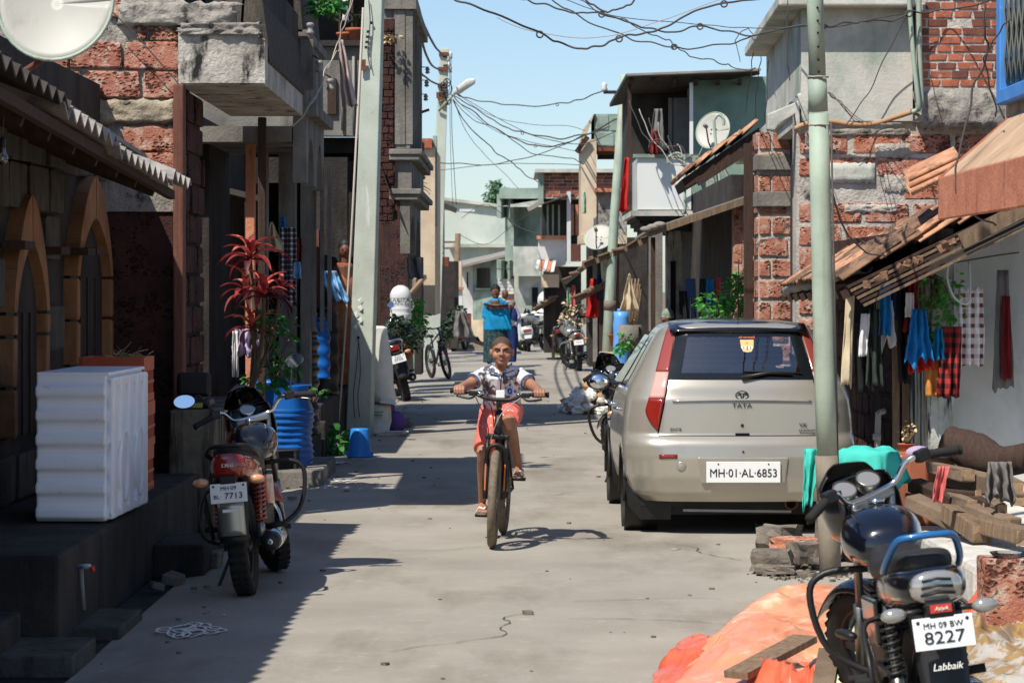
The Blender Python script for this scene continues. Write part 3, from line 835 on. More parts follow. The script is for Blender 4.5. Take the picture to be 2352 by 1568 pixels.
for i in range(11):
 y = 24.1 + i * 0.21
 mb = MB(); mb.hexa([(X - 0.1, y, 4.06), (X - 0.03, y, 4.06), (X - 0.03, y + 0.18, 4.06), (X - 0.1, y + 0.18, 4.06), (X - 0.12, y, 4.5 + rnd(0, 0.15)), (X - 0.07, y, 4.6), (X - 0.07, y + 0.18, 4.6), (X - 0.12, y + 0.18, 4.55)]); mb.build('cladding_strip', 'bamboo_mat', h)
mb = MB(); mb.box(-6, -3.4, 24.2, 25.1, 3.22, 4.6); mb.build('upper_room', 'dark_wall', h)
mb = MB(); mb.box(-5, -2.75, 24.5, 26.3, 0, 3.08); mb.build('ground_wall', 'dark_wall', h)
mb = MB(); mb.box(-2.42, -2.335, 24.5, 24.6, 0.3, 3.1); mb.build('column', 'salmon', h, bev=0.01)
for x0, x1, Y in ((596, 612, 25.0), (640, 678, 26.0), (690, 712, 26.2)):
 mb = MB(); pbox(mb, x0, 330, x1, 900, Y, 0.25); mb.build('column', 'grey_wall', h)
for x in (703, 722, 740, 757):
 mb = MB(); pbox(mb, x - 5, 380, x + 4, 760, 26.3, 0.05); mb.build('door_post', 'grey_wall', h)
for x0, x1 in ((612, 640), (680, 700)):
 mb = MB(); pbox(mb, x0, 420, x1, 780, 26.4, 0.06); mb.build('door_leaf', 'wood_dark', h)
mb = MB(); mb.box(-3.2, -1.95, 24.4, 27.6, -0.05, 0.3); mb.build('plinth', 'dark_wall', h)
mb = MB(); pbox(mb, 690, 90, 720, 205, 24.08, 0.1); mb.build('end_wall', 'grey_wall', h)
# recessed veranda beyond
h = thing('veranda_house', 'dark recessed veranda with low roof behind the concrete pole', 'house', (-3, 30, 0))
mb = MB(); mb.box(-6, -3.3, 27.6, 33.3, 0, 3.6); mb.box(-3.3, -2.05, 33.6, 33.9, 0, 3.4); mb.build('wall', 'dark_wall', h)
mb = MB(); mb.hexa([(-6, 27.5, 3.5), (-2.42, 27.5, 2.62), (-2.42, 33.3, 2.62), (-6, 33.3, 3.5), (-6, 27.5, 3.56), (-2.42, 27.5, 2.68), (-2.42, 33.3, 2.68), (-6, 33.3, 3.56)]); mb.build('roof', 'sheet_dark', h)
mb = MB(); mb.box(-3.3, -2.0, 28.4, 33.6, -0.05, 0.55); mb.build('plinth', 'dark_wall', h, bev=0.03)
for i, (z, yy) in enumerate(((0.2, 28.1), (0.38, 28.25))):
 mb = MB(); mb.box(-2.6, -1.95, yy, 28.4, -0.05, z); mb.build('step', 'dark_wall', h, bev=0.02)
mb = MB(); mb.box(-2.5, -2.4, 33.0, 33.1, 0.55, 2.6); mb.build('post', 'wood_dark', h)
mb = MB(); mb.box(-3.0, -2.4, 33.55, 33.6, 0.55, 2.5); mb.build('door', 'wood_red', h)
# ------------------------------------------------------------ left: tall house with moulded cornices
h = thing('corniced_house', 'tall grey-green house with moulded cornices and slim pilasters', 'house', (-1.6, 35, 0))
XS = -1.245
mb = MB(); mb.box(-1.64, XS - 0.02, 33.42, 38, 3.5, 5.22); mb.build('upper_wall', 'grey_wall', h)
mb = MB(); mb.box(-1.64, -1.45, 33.40, 33.5, 2.6, 5.1); mb.build('broken_edge', 'laterite_dark', h)
coursed(h, 'brick', ['laterite_dark'], (-1.66, 33.39, 0), (1, 0, 0), (0, -1, 0), 0.2, 2.6, 5.0, 0.13, 0.09, 0.012, 0.012, 0.05)
for y in (33.41, 34.1, 34.9, 35.7, 36.6):
 mb = MB(); mb.box(XS - 0.07, XS + 0.015, y, y + 0.16, 3.55, 5.2); mb.build('pilaster', 'grey_wall', h)
mb = MB(); mb.box(-1.46, XS - 0.08, 33.40, 33.46, 3.55, 5.2); mb.build('pilaster', 'grey_wall', h)
mb = MB(); mb.box(-1.6, XS + 0.06, 33.36, 38, 5.22, 5.36); mb.build('roof_slab', 'grey_wall', h)
for z, d in ((3.42, 0.14), (3.35, 0.1), (2.93, 0.13), (2.86, 0.08)):
 mb = MB(); mb.box(-1.52, XS + d, 33.42 - d * 0.6, 38, z, z + 0.07); mb.build('cornice', 'grey_wall', h, bev=0.012)
mb = MB(); mb.box(-1.5, XS, 33.45, 38, 2.93, 3.35); mb.build('frieze', 'grey_wall', h)
for y in (33.6, 34.4, 35.2, 36.0):
 mb = MB(); mb.box(XS, XS + 0.012, y, y + 0.6, 3.02, 3.3); mb.build('frieze_panel', 'grey_wall', h)
for y0, y1 in ((33.42, 35.4), (35.4, 37.4)):
 yc, r = (y0 + y1) / 2, (y1 - y0) / 2 - 0.2
 pts = [(XS - 0.02, y0, 2.86), (XS - 0.02, y0, 2.2), (XS - 0.02, yc - r, 2.2)] + [(XS - 0.02, yc - r * math.cos(i * R(15)), 2.2 + 0.5 * math.sin(i * R(15))) for i in range(13)] + [(XS - 0.02, y1, 2.2), (XS - 0.02, y1, 2.86)]
 mb = MB(); mb.prism(pts, (-0.12, 0, 0)); mb.build('arch_fascia', 'grey_wall', h)
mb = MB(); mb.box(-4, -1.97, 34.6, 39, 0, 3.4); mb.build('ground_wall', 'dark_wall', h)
for i, x in enumerate((872, 884, 896, 908, 920)):
 mb = MB(); pbox(mb, x, 470, x + 10, 840, 46.2, 0.05); mb.build('door_plank', 'laterite_dark', h)
mb = MB(); pbox(mb, 850, 480, 905, 500, 33.7, 1.0); mb.build('lintel', 'wood_dark', h)
mb = MB(); mb.hexa([P(870, 372, 33.2), P(905, 470, 33.2), P(905, 476, 36), P(870, 380, 36), P(870, 366, 33.2), P(905, 464, 33.2), P(905, 470, 36), P(870, 374, 36)]); mb.build('awning', 'wood_dark', h)
mb = MB(); pbox(mb, 838, 430, 938, 860, 47.6, 0.3); mb.build('dark_fill', 'dark_wall', h)  # dark sheet added behind the planks to fill the gap with darkness
mb = MB(); pbox(mb, 868, 560, 874, 900, 34.0, 0.1); mb.build('door_post', 'wood_dark', h)
mb = MB(); mb.box(-2.4, -1.78, 34.2, 38.5, -0.05, 0.35); mb.build('plinth', 'dark_wall', h)
mb = MB(); mb.box(-5, -1.66, 34.2, 34.5, 3.70, 4.83); mb.build('balcony_wall', 'grey_wall', h)
mb = MB(); mb.box(-5, -1.66, 34.1, 34.6, 4.83, 4.90); mb.build('balcony_ledge', 'dark_wall', h)
mb = MB(); mb.box(-5, -1.7, 35.4, 35.7, 4.83, 5.7); mb.box(-5, -1.5, 34.6, 38, 3.5, 3.7); mb.build('recess_wall', 'dark_wall', h)
mb = MB(); mb.box(-5, -1.62, 34.3, 38, 5.7, 5.8); mb.build('recess_roof', 'wood_dark', h)
for x in (778, 806, 838):
 mb = MB(); pbox(mb, x, -10, x + 5, 108, 34.25, 0.06); mb.build('balcony_post', 'wood_dark', h)
for x, y0, y1 in ((786, 150, 300), (812, 130, 310)):
 mb = MB(); mb.tube([P(x, y0, 34.17), P(x + 1, y1, 34.17)], 0.02, 6); mb.build('drain_pipe', 'pvc_grey', h)
mb = MB(); pbox(mb, 752, 180, 772, 262, 34.15, 0.06); mb.build('shutter', 'wood_dark', h)
for i, (x, s) in enumerate(((792, 0.10), (818, 0.13), (848, 0.09))):
 c = P(x, 108, 34.3)
 t = thing('flower_pot', ['clay pot at the left end of the shaded upper ledge', 'largest clay pot on the shaded upper ledge', 'small clay pot nearest the concrete pole on the upper ledge'][i], 'flower pot', c)
 mb = MB(); mb.lathe([(s * 0.65, 0), (s, s * 1.5), (s * 1.1, s * 1.55), (s * 1.1, s * 1.8), (s * 0.9, s * 1.8)], 16, c); mb.build('pot', 'clay', t)
 mb = MB()
 for k in range(12): a = k * 2.4; mb.tube(smoothpath([c + V((0, 0, s * 1.7)), c + V((0.5 * s * math.cos(a), 0.5 * s * math.sin(a), s * 3)), c + V((1.6 * s * math.cos(a), 1.6 * s * math.sin(a), s * rnd(2.6, 4)))], 3), [0.012] * 5 + [0.004, 0.002], 4)
 mb.build('leaves', 'leaf_dark', t, kind='stuff')
# ------------------------------------------------------------ right: laterite house with concrete upper floor
ang = math.atan(0.0294)
h = thing('laterite_house', 'laterite block house with plastered upper floor behind the steel pole', 'house', (2.68, 25, 0))
def RX(Y): return 2.68 + (Y - 25) * 0.0294
mb = MB(); mb.box(2.64, 6, 25.05, 25.4, 0, 3.4); mb.build('front_wall', 'mortar', h)
def skp(u, z): return (2.62 < z < 2.84 and u < 0.95) or (3.2 < z and u > 0.05 and random.random() < 0.25)
coursed(h, 'laterite_block', ['laterite', 'laterite', 'laterite_pale'], (2.645, 25.05, 0), (1, 0, 0), (0, -1, 0), 2.6, 0.02, 3.25, 0.455, 0.213, 0.042, 0.012, 0.1, skp, 0.1)
mb = MB(); mb.hexa([(RX(25.4), 25.4, 0), (6, 25.4, 0), (6, 36, 0), (RX(36) + 0.5, 36, 0), (RX(25.4), 25.4, 3.3), (6, 25.4, 3.3), (6, 36, 3.3), (RX(36) + 0.5, 36, 3.3)]); mb.build('core', 'dark_wall', h)
# upper floor: plastered box, roof slab, stepped beam
mb = MB(); mb.hexa([(2.68, 25, 3.32), (3.71, 25, 3.32), (3.71, 30, 3.32), (RX(30), 30, 3.32), (2.68, 25, 4.36), (3.71, 25, 4.36), (3.71, 30, 4.36), (RX(30), 30, 4.36)]); mb.build('upper_wall', 'concrete', h)
mb = MB(); mb.hexa([(2.45, 24.76, 4.36), (3.72, 24.76, 4.36), (3.72, 30.2, 4.36), (RX(30.2) - 0.23, 30.2, 4.36), (2.45, 24.76, 4.48), (3.72, 24.76, 4.48), (3.72, 30.2, 4.48), (RX(30.2) - 0.23, 30.2, 4.48)]); mb.build('roof_slab', 'concrete', h, bev=0.02)
mb = MB(); mb.hexa([(RX(25) - 0.03, 25.03, 3.42), (RX(25) + 0.12, 25.03, 3.42), (RX(36) + 0.12, 36, 3.42), (RX(36) - 0.03, 36, 3.42), (RX(25) - 0.03, 25.03, 3.58), (RX(25) + 0.12, 25.03, 3.58), (RX(36) + 0.12, 36, 3.58), (RX(36) - 0.03, 36, 3.58)])
mb.build('beam', 'concrete', h, bev=0.015)
mb = MB(); mb.prism([P(1835, 232, 24.96), P(1839, 300, 24.96), P(1832, 300, 24.96), P(1826, 262, 24.96), P(1790, 285, 24.96), P(1780, 300, 24.96), P(1763, 298, 24.96), P(1763, 262, 24.96)], (0, 0.16, 0)); mb.build('stepped_bracket', 'concrete', h, bev=0.01)
# free standing block pillar under the beam
pc = P(1742, 700, 28.2).x
mb = MB(); mb.box(pc, pc + 0.38, 28.2, 28.7, 0, 3.4); mb.build('pillar', 'mortar', h)
z = 0.1
k = 0
while z < 3.3:
 for a, b in (((0.01, 0.3), (0.33, 0.37)) if k % 2 else ((0.01, 0.12), (0.15, 0.37))):
  me = rough_block('laterite_block_laterite_%d' % (k % 4), 'laterite', k % 4)
  piece('laterite_block', me, h, (pc + (a + b) / 2, 28.22, z + 0.1), (b - a, 0.08, 0.175))
 me = rough_block('laterite_block_laterite_%d' % ((k + 1) % 4), 'laterite', (k + 1) % 4)
 piece('laterite_block', me, h, (pc + 0.01, 28.45, z + 0.1), (0.06, 0.44, 0.175))
 z += 0.222; k += 1
for zz in (2.62, 3.0):
 mb = MB(); mb.box(pc - 0.03, pc + 0.41, 28.14, 28.73, zz, zz + 0.16); mb.build('pillar_band', 'grey_wall', h, bev=0.01)
mb = MB(); mb.box(pc - 0.12, pc - 0.03, 28.5, 28.6, 0, 3.3); mb.build('timber_post', 'wood_dark', h)
# brick part of the upper floor with plaster band and pipes
mb = MB(); mb.box(3.74, 6, 24.86, 25.2, 3.3, 4.9); mb.build('brick_wall', 'mortar', h)
coursed(h, 'brick', ['brick', 'brick', 'brick_dark'], (3.745, 24.86, 0), (1, 0, 0), (0, -1, 0), 0.95, 3.62, 4.8, 0.185, 0.079, 0.02, 0.012, 0.06, lambda u, z: random.random() < 0.05, 0.3, 0.6, 0.05)
mb = MB(); lump(2100, 206, 2330, 292, 24.85, 0.04, 4, 30, 8); mb.build('plaster_band', 'plaster_lump', h)
mb = MB(); lump(1905, 374, 2010, 420, 25.03, 0.03, 9, 16, 6, 0.015); mb.build('plaster_patch', 'concrete', h)
for i, q in enumerate(((1850, 312, 1905, 336), (2010, 330, 2090, 362), (1906, 296, 2090, 312), (1940, 470, 2060, 488), (1846, 430, 1900, 452), (2030, 400, 2110, 440))):
 mb = MB(); lump(*q, 25.036, 0.012, 20 + i, 22, 6, 0.02); mb.build('mortar_smear', 'mortar' if i % 2 else 'plaster_lump', h)
for pts, r, mt in (([P(2086, -30, 24.7), P(2098, 130, 24.7), P(2110, 238, 24.7), P(2108, 252, 24.75), P(2094, 258, 24.8)], 0.022, 'pole_steel'), ([P(2110, -30, 24.75), P(2112, 120, 24.75), P(2117, 248, 24.75)], 0.026, 'pole_steel'),
     ([P(1826, 296, 24.9), P(1855, 284, 24.88), P(1905, 279, 24.86), P(1955, 286, 24.86), P(2005, 285, 24.86), P(2060, 268, 24.84), P(2100, 255, 24.8)], 0.024, 'cardboard')):
 mb = MB(); mb.tube(smoothpath(pts, 5), r, 8); mb.build('pipe', mt, h)
mb = MB(); mb.tube([P(1985, 560, 24.6), P(1984, 800, 24.6)], 0.018, 8); mb.build('pipe', 'pvc_grey', h)
mb = MB(); mb.tube([P(1827, 590, 25.9), P(1824, 740, 25.9)], 0.02, 8); mb.build('pipe', 'pvc_grey', h)
# small tiled canopy further along
t = thing('tiled_canopy', 'small clay tile canopy sloping over the lane beside the satellite dish', 'canopy', P(1650, 400, 32))
def tile_mesh():
 if 'tile' in _shared: return _shared['tile']
 mb = MB()
 n = 10
 ring = lambda y, lift: [V((0.11 * (i / n - 0.5) * 2, y, 0.035 * math.cos((i / n - 0.5) * 3.0) + lift)) for i in range(n + 1)] + [V((0.11 * (i / n - 0.5) * 2, y, 0.035 * math.cos((i / n - 0.5) * 3.0) - 0.014 + lift)) for i in range(n, -1, -1)]
 mb.rings([ring(-0.15, 0.0), ring(0.15, 0.022)])
 me = mb.mesh('tile'); me.materials.append(M['tile']); _shared['tile'] = me
 mb2 = mb.mesh('tile_old'); mb2.materials.append(M['tile_old']); _shared['tile_old'] = mb2
 return me
tile_mesh()
def tiles(parent, lo, hi, along, nrow, ncol, old=0.5, jit=0.012, sc=1.0):
 # lo -> hi up the slope, 'along' the eave; one object for each tile
 lo, hi, along = V(lo), V(hi), V(along)
 up = (hi - lo).normalized()
 al = along.normalized()
 nn = al.cross(up)
 if nn.z < 0: nn = -nn
 for r in range(nrow):
  for c in range(ncol):
   p = lo + (hi - lo) * ((r + 0.5) / nrow) + along * ((c + 0.5) / ncol)
   a, b = al, nn
   rm = Matrix((up.cross(nn), up, nn)).transposed()
   rm = rm @ Euler((R(4) + rnd(-0.04, 0.04), rnd(-0.06, 0.06), rnd(-0.05, 0.05))).to_matrix()
   o = piece('roof_tile', _shared['tile_old' if random.random() < old else 'tile'], parent, p + nn * (0.02 + rnd(0, jit)), (sc * along.length / ncol / 0.2, sc * (hi - lo).length / nrow / 0.26, 1), rm)
lo, hi = P(1566, 408, 30.5), P(1745, 288, 30.5)
tiles(t, lo, hi, (0.03, 2.2, 0), 5, 9, 0.35)
mb = MB(); mb.hexa([lo + V((0.05, 0.05, -0.12)), hi + V((0, 0.05, -0.2)), hi + V((0.06, 2.2, -0.2)), lo + V((0.1, 2.2, -0.12)), lo + V((0.0, 0.05, -0.02)), hi + V((0, 0.05, -0.02)), hi + V((0.06, 2.2, -0.02)), lo + V((0.05, 2.2, -0.02))]); mb.build('frame', 'wood_dark', t)
mb = MB(); mb.bar(P(1600, 420, 30.45), P(1740, 330, 30.45), 0.05, 0.09); mb.build('rafter', 'wood_dark', t)
# ------------------------------------------------------------ right: near tiled house with white wall and verandah
h = thing('tiled_house', 'low house with layered clay tile roof and white wall at right', 'house', (3.2, 19.5, 0))
ev0, ev1 = P(1960, 650, 18.8), P(1815, 664, 24.2)
dslope = V((1.3, 0.0, 0.63))
mb = MB(); mb.hexa([ev0 + V((0, 0, -0.05)), ev0 + dslope * 1.4 + V((0, 0, -0.05)), ev1 + dslope * 1.4 + V((0, 0, -0.05)), ev1 + V((0, 0, -0.05)), ev0, ev0 + dslope * 1.4, ev1 + dslope * 1.4, ev1]); mb.build('roof_deck', 'wood_dark', h)
tiles(h, ev0 + V((-0.06, -0.05, 0.02)), ev0 + dslope * 1.4 + V((0, -0.05, 0.02)), (ev1 - ev0) * 1.0, 7, 22, 0.65, 0.03)
tiles(h, ev0 + V((0.10, -0.02, 0.10)), ev0 + dslope * 1.4 + V((0, -0.02, 0.10)), (ev1 - ev0) * 0.25, 7, 5, 0.75, 0.05)
tiles(h, ev0 + V((0.22, 0.0, 0.17)), ev0 + dslope * 1.2 + V((0, 0, 0.17)), (ev1 - ev0) * 0.2, 6, 4, 0.6, 0.05)
o = P(2092, 452, 18.9)
for i in range(3):
 mb = MB(); a = o + V((0.01 * i, 0.12 * i, 0.05 * i)); b = a + V((0.36, -0.05, 0.17))
 mb.hexa([a, b, b + V((0, 0.3, 0.09)), a + V((0, 0.3, 0.09)), a + V((0, 0, 0.02)), b + V((0, 0, 0.02)), b + V((0, 0.3, 0.11)), a + V((0, 0.3, 0.11))]); mb.build('flat_tile', 'tile', h, bev=0.006)
 mb = MB(); mb.tube([a + V((0, 0, 0.03)), b + V((0, 0, 0.03))], 0.016, 6); mb.build('tile_lip', 'tile', h)
for i in range(6):
 a = ev0 + V((-0.05 + 0.02 * i, -0.06 - 0.02 * i, -0.03 - 0.025 * i)); mb = MB(); mb.bar(a, a + dslope * rnd(1.25, 1.42), 0.05, 0.018); mb.build('verge_batten', 'wood_old' if i % 2 else 'wood_dark', h)
mb = MB(); mb.bar(ev0 + dslope * 0.55 + V((0, -0.2, -0.06)), ev0 + dslope * 1.5 + V((0, -0.2, -0.02)), 0.03, 0.11); mb.build('bargeboard', 'wood_old', h)
for k in range(9):
 a = ev0 + (ev1 - ev0) * (k / 8) + V((-0.08, 0, -0.09)); mb = MB(); mb.bar(a, a + dslope * 1.3, 0.05, 0.06); mb.build('rafter', 'wood_dark', h)
for k in range(14):
 t_ = rnd(0.05, 0.75); a = ev0 + dslope * t_ + V((0, -0.1, -0.05)); mb = MB(); mb.cbox(a, 0.05, 0.05, rnd(0.03, 0.08), (rnd(-0.4, 0.4), rnd(-0.6, 0.6), rnd(-0.4, 0.4))); mb.build('tile_shard', 'tile_old', h)
mb = MB(); mb.prism([(3.14, 19.42, 0.2), (6.5, 19.42, 0.2), (6.5, 19.42, 3.6), (3.14, 19.42, 2.12)], (0, 0.8, 0)); mb.build('white_wall', 'white_wall', h)
mb = MB(); mb.box(2.95, 3.135, 19.15, 20.0, 0.2, 2.2); mb.build('chipped_pillar', 'white_chip', h, bev=0.012)
mb = MB(); mb.box(2.94, 3.0, 20.3, 24.9, 0.0, 2.2); mb.build('side_wall', 'laterite_dark', h)
coursed(h, 'laterite_block', 'laterite_dark', (2.935, 20.35, 0), (0, 1, 0), (-1, 0, 0), 4.4, 0.1, 1.75, 0.42, 0.21, 0.03, 0.012, 0.06)
mb = MB(); mb.box(2.62, 6, 15.3, 20.0, -0.06, 0.2)
mb.build('plinth', 'limewash', h, bev=0.04)
for x, Y in ((2052, 19.2), (2075, 19.3)):
 mb = MB(); pbox(mb, x, 640, x + 14, 1060, Y, 0.06); mb.build('post', 'wood_old', h)
t = thing('gutter', 'grey plastic half-pipe gutter along the low tiled eave', 'gutter', ev0)
a, b = P(1988, 612, 19.0), P(1808, 667, 24.0)
def gut(u, v):
 p = b.lerp(a, u); th = math.pi * (0.06 + 1.0 * v)
 return p + V((0.055 * math.cos(th), 0, -0.055 * math.sin(th) + 0.02 * math.sin(u * 9)))
mb = MB(); mb.grid(gut, 14, 8); mb.build('channel', 'pvc_grey', t, solid=0.006)
for u in (0.04, 0.5, 0.96):
 mb = MB(); mb.tube([gut(u, v / 8) + V((0, 0, -0.004)) for v in range(9)], 0.008, 5); mb.build('bracket', 'pvc_grey', t)
t = thing('standpipe', 'bent grey water pipe rising beside the car tail', 'pipe', P(2005, 1075, 19.2))
mb = MB(); mb.tube(smoothpath([P(2014, 1075, 19.2), P(2017, 960, 19.2), P(2019, 948, 19.2), P(2030, 944, 19.25)], 5), 0.022, 8); mb.build('pipe', 'pvc_grey', t)
mb = MB(); mb.tube([P(2014, 1010, 19.2), P(2014.5, 996, 19.2)], 0.03, 8); mb.build('coupling', 'pvc_grey', t)
# ------------------------------------------------------------ right edge: house with blue grille window and salmon sunshade
h = thing('blue_window_house', 'house edge with blue framed grille window and salmon concrete sunshade', 'house', (3.05, 15.5, 0))
mb = MB(); mb.box(3.06, 4.2, 9, 16.75, 2.55, 4.6); mb.build('wall', 'tan_slab', h)
# sunshade: sloping top and salmon front lip
a, b = P(2172, 398, 16.4), P(2470, 330, 13.0)
mb = MB(); mb.hexa([(2.63, 16.45, 2.20), (3.06, 16.45, 2.30), (3.06, 10, 2.30), (2.63, 10, 2.20), (2.63, 16.45, 2.46), (3.06, 16.45, 2.84), (3.06, 10, 2.84), (2.63, 10, 2.46)]); mb.build('sunshade', 'tan_slab', h, bev=0.012)
mb = MB(); mb.box(2.60, 2.628, 10, 16.47, 2.19, 2.45); mb.build('sunshade_lip', 'salmon', h, bev=0.008)
mb = MB(); mb.hexa([(2.6, 16.455, 2.19), (3.04, 16.455, 2.25), (3.04, 16.47, 2.25), (2.6, 16.47, 2.19), (2.6, 16.455, 2.45), (3.04, 16.455, 2.83), (3.04, 16.47, 2.83), (2.6, 16.47, 2.45)]); mb.build('sunshade_end', 'salmon', h)
w = MB(); yy0, yy1, zz0, zz1 = 13.2, 16.62, 2.9, 4.5
for q in ((yy1 - 0.12, yy1, zz0, zz1), (yy0, yy0 + 0.1, zz0, zz1), (yy0 + 0.101, yy1 - 0.121, zz0, zz0 + 0.09), (yy0 + 0.101, yy1 - 0.121, zz1 - 0.1, zz1)):
 mb = MB(); mb.box(2.98, 3.06, *q); fr = mb.build('window_frame', 'blue_frame', h, bev=0.008)
mb = MB(); mb.box(3.05, 3.058, yy0 + 0.05, yy1 - 0.05, zz0 + 0.05, zz1 - 0.05); mb.build('window_shutter', 'glass_dark', h)
for i in range(20):
 y = yy1 - 0.2 - i * 0.16
 mb = MB(); mb.tube([(3.02, y, zz0 + 0.09), (3.02, y, zz1 - 0.1)], 0.012, 6); mb.build('grille_bar', 'grille', h)
for i in range(20):
 y = yy1 - 0.2 - i * 0.16
 for s in (-1, 1):
  mb = MB(); mb.tube([(3.01, y, zz0 + 0.12), (3.01, y + s * 0.08, zz0 + 0.27), (3.01, y, zz0 + 0.42), (3.01, y + s * 0.08, zz0 + 0.57), (3.01, y, zz0 + 0.72)], 0.007, 5); mb.build('grille_lattice', 'grille', h)
# ------------------------------------------------------------ right: green house with white balcony
h = thing('green_house', 'mouldy green house with white balcony and dark sheet roof', 'house', (2.9, 45, 0))
Y = 44.0
mb = MB(); pbox(mb, 1590, 176, 1760, 480, Y + 0.6, 3); mb.build('wall', 'green_wall', h)
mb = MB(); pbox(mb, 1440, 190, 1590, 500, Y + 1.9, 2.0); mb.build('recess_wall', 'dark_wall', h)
mb = MB(); pbox(mb, 1464, 362, 1588, 482, Y, 0.1); mb.build('balcony_front', 'white_paint', h, bev=0.01)
x0 = P(1464, 400, Y).x
mb = MB(); mb.box(x0 - 0.0, x0 + 0.09, Y + 0.101, Y + 3.6, P(0, 482, Y).z, P(0, 362, Y).z); mb.build('balcony_side', 'white_paint', h, bev=0.01)
mb = MB(); pbox(mb, 1455, 354, 1592, 362, Y - 0.05, 0.2); mb.build('balcony_rail', 'concrete_green', h)
mb = MB(); mb.box(x0 - 0.1, x0 + 1.1, Y - 0.06, Y + 3.7, P(0, 496, Y).z, P(0, 484, Y).z); mb.build('balcony_slab', 'concrete', h)
for i in range(4):
 mb = MB(); mb.box(x0 - 0.02 + i * 0.06, x0 + 1.1, Y + 0.02 + i * 0.1, Y + 3.6, P(0, 496 + 9 * (i + 1), Y).z, P(0, 496 + 9 * i, Y).z - 0.003); mb.build('corbel', 'dark_wall', h)
mb = MB(); mb.hexa([P(1438, 178, 43.95), P(1745, 168, 43.95), P(1745, 172, 47), P(1400, 246, 47.5), P(1438, 170, 43.95), P(1745, 158, 43.95), P(1745, 164, 47), P(1400, 238, 47.5)]); mb.build('roof_sheet', 'sheet_dark', h)
mb = MB(); mb.bar(P(1440, 172, 43.9), P(1748, 160, 43.9), 0.05, 0.035); mb.build('roof_edge', 'asbestos', h)
for i in range(6):
 mb = MB(); mb.bar(P(1450 + i * 50, 186, 44.0), P(1440 + i * 50, 212, 46.5), 0.06, 0.06); mb.build('rafter', 'wood_dark', h)
for x in (1446, 1588):
 mb = MB(); pbox(mb, x - 4, 190, x + 4, 360, Y + 0.3, 0.08); mb.build('post', 'white_paint' if x > 1500 else 'wood_dark', h)
mb = MB(); pbox(mb, 1548, 225, 1586, 356, Y + 1.2, 0.3); mb.build('curtain', 'cloth_grey', h)
mb = MB(); pbox(mb, 1536, 225, 1544, 356, Y + 1.3, 0.1); mb.build('door_frame', 'grey_wall', h)
# ground floor: old limewashed walls, dark doorways
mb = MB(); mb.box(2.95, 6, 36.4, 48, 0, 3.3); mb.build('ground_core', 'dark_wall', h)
for q in ((1492, 530, 1522, 760, 43.0, 0.3, 'grey_wall'), (1530, 530, 1566, 770, 41.5, 0.3, 'white_chip')):
 mb = MB(); pbox(mb, *q[:6]); mb.build('wall_stub', q[6], h)
mb = MB(); pbox(mb, 1540, 600, 1552, 770, 41.45, 0.04); mb.build('doorway', 'cloth_black', h)
mb = MB(); pbox(mb, 1683, 462, 1740, 790, 36.2, 0.3); mb.build('pier', 'mortar_brown', h)
zz = P(0, 770, 36.2).z
px0, px1 = P(1683, 0, 36.2).x, P(1740, 0, 36.2).x
coursed(h, 'laterite_block', 'laterite', (px0, 36.2, 0), (1, 0, 0), (0, -1, 0), px1 - px0, 0.75, 2.9, 0.24, 0.27, 0.03, 0.012, 0.06)
mb = MB(); mb.box(1.95, 3.4, 36.0, 48, -0.06, 0.45); mb.build('plinth', 'grey_wall', h, bev=0.02)
mb = MB(); mb.box(1.7, 1.95, 37.0, 40, -0.06, 0.22); mb.build('step', 'grey_wall', h, bev=0.02)
# lean-to sheet awning
t = thing('sheet_awning', 'wide sloping asbestos sheet awning over a dark shopfront', 'awning', P(1600, 500, 36))
a, b = P(1488, 532, 36), P(1740, 446, 36)
mb = MB(); mb.hexa([a, b, b + V((0.1, 6, 0)), a + V((0.1, 6, 0)), a + V((0, 0, 0.035)), b + V((0, 0, 0.035)), b + V((0.1, 6, 0.035)), a + V((0.1, 6, 0.035))]); mb.build('sheet', 'asbestos', t)
mb = MB(); mb.bar(a + V((0, -0.03, -0.03)), b + V((0, -0.03, -0.03)), 0.05, 0.09); mb.build('edge_beam', 'wood_old', t)
for i in range(3):
 mb = MB(); q = a + (b - a) * (0.02 + 0.06 * i) + V((-0.05, -0.05, 0.02)); mb.ball(q, (0.09, 0.07, 0.045), 8, 6); mb.build('wrapped_end', 'asbestos', t)
mb = MB(); mb.bar(P(1500, 545, 36.6), P(1500, 780, 36.6), 0.06, 0.06); mb.build('prop', 'wood_dark', t)
# ------------------------------------------------------------ right, further: cream tower house
Y = 55.0
h = thing('cream_house', 'cream plastered narrow house with mossy parapet and open window', 'house', P(1385, 800, Y))
mb = MB(); pbox(mb, 1335, 320, 1370, 545, Y, 2); mb.build('pillar', 'cream_wall', h)
mb = MB(); pbox(mb, 1365, 262, 1435, 337, Y + 0.1, 2.2); mb.build('parapet', 'concrete_green', h)
for i, (x0, x1, y0, y1) in enumerate(((1367, 1398, 264, 298), (1400, 1434, 268, 300), (1372, 1410, 304, 335), (1412, 1434, 303, 335))):
 pblk(h, 'parapet_block', 'concrete_green', x0, y0, x1, y1, Y + 0.1, 0.02)
mb = MB(); mb.hexa([P(1323, 352, Y), P(1345, 318, Y), P(1345, 318, Y + 3), P(1323, 352, Y + 3), P(1338, 300, Y), P(1366, 258, Y), P(1366, 258, Y + 3), P(1338, 300, Y + 3)]); mb.build('slanted_wing', 'cream_wall', h)
mb = MB(); mb.bar(P(1324, 350, Y - 0.1), P(1350, 314, Y - 0.1), 0.06, 0.1); mb.build('eave', 'wood_dark', h)
mb = MB(); pbox(mb, 1370, 338, 1446, 347, Y + 0.05, 1.5); mb.build('lintel', 'rust', h)
mb = MB(); pbox(mb, 1372, 348, 1445, 366, Y + 2.2, 0.1); mb.build('window_shade', 'wood_dark', h)
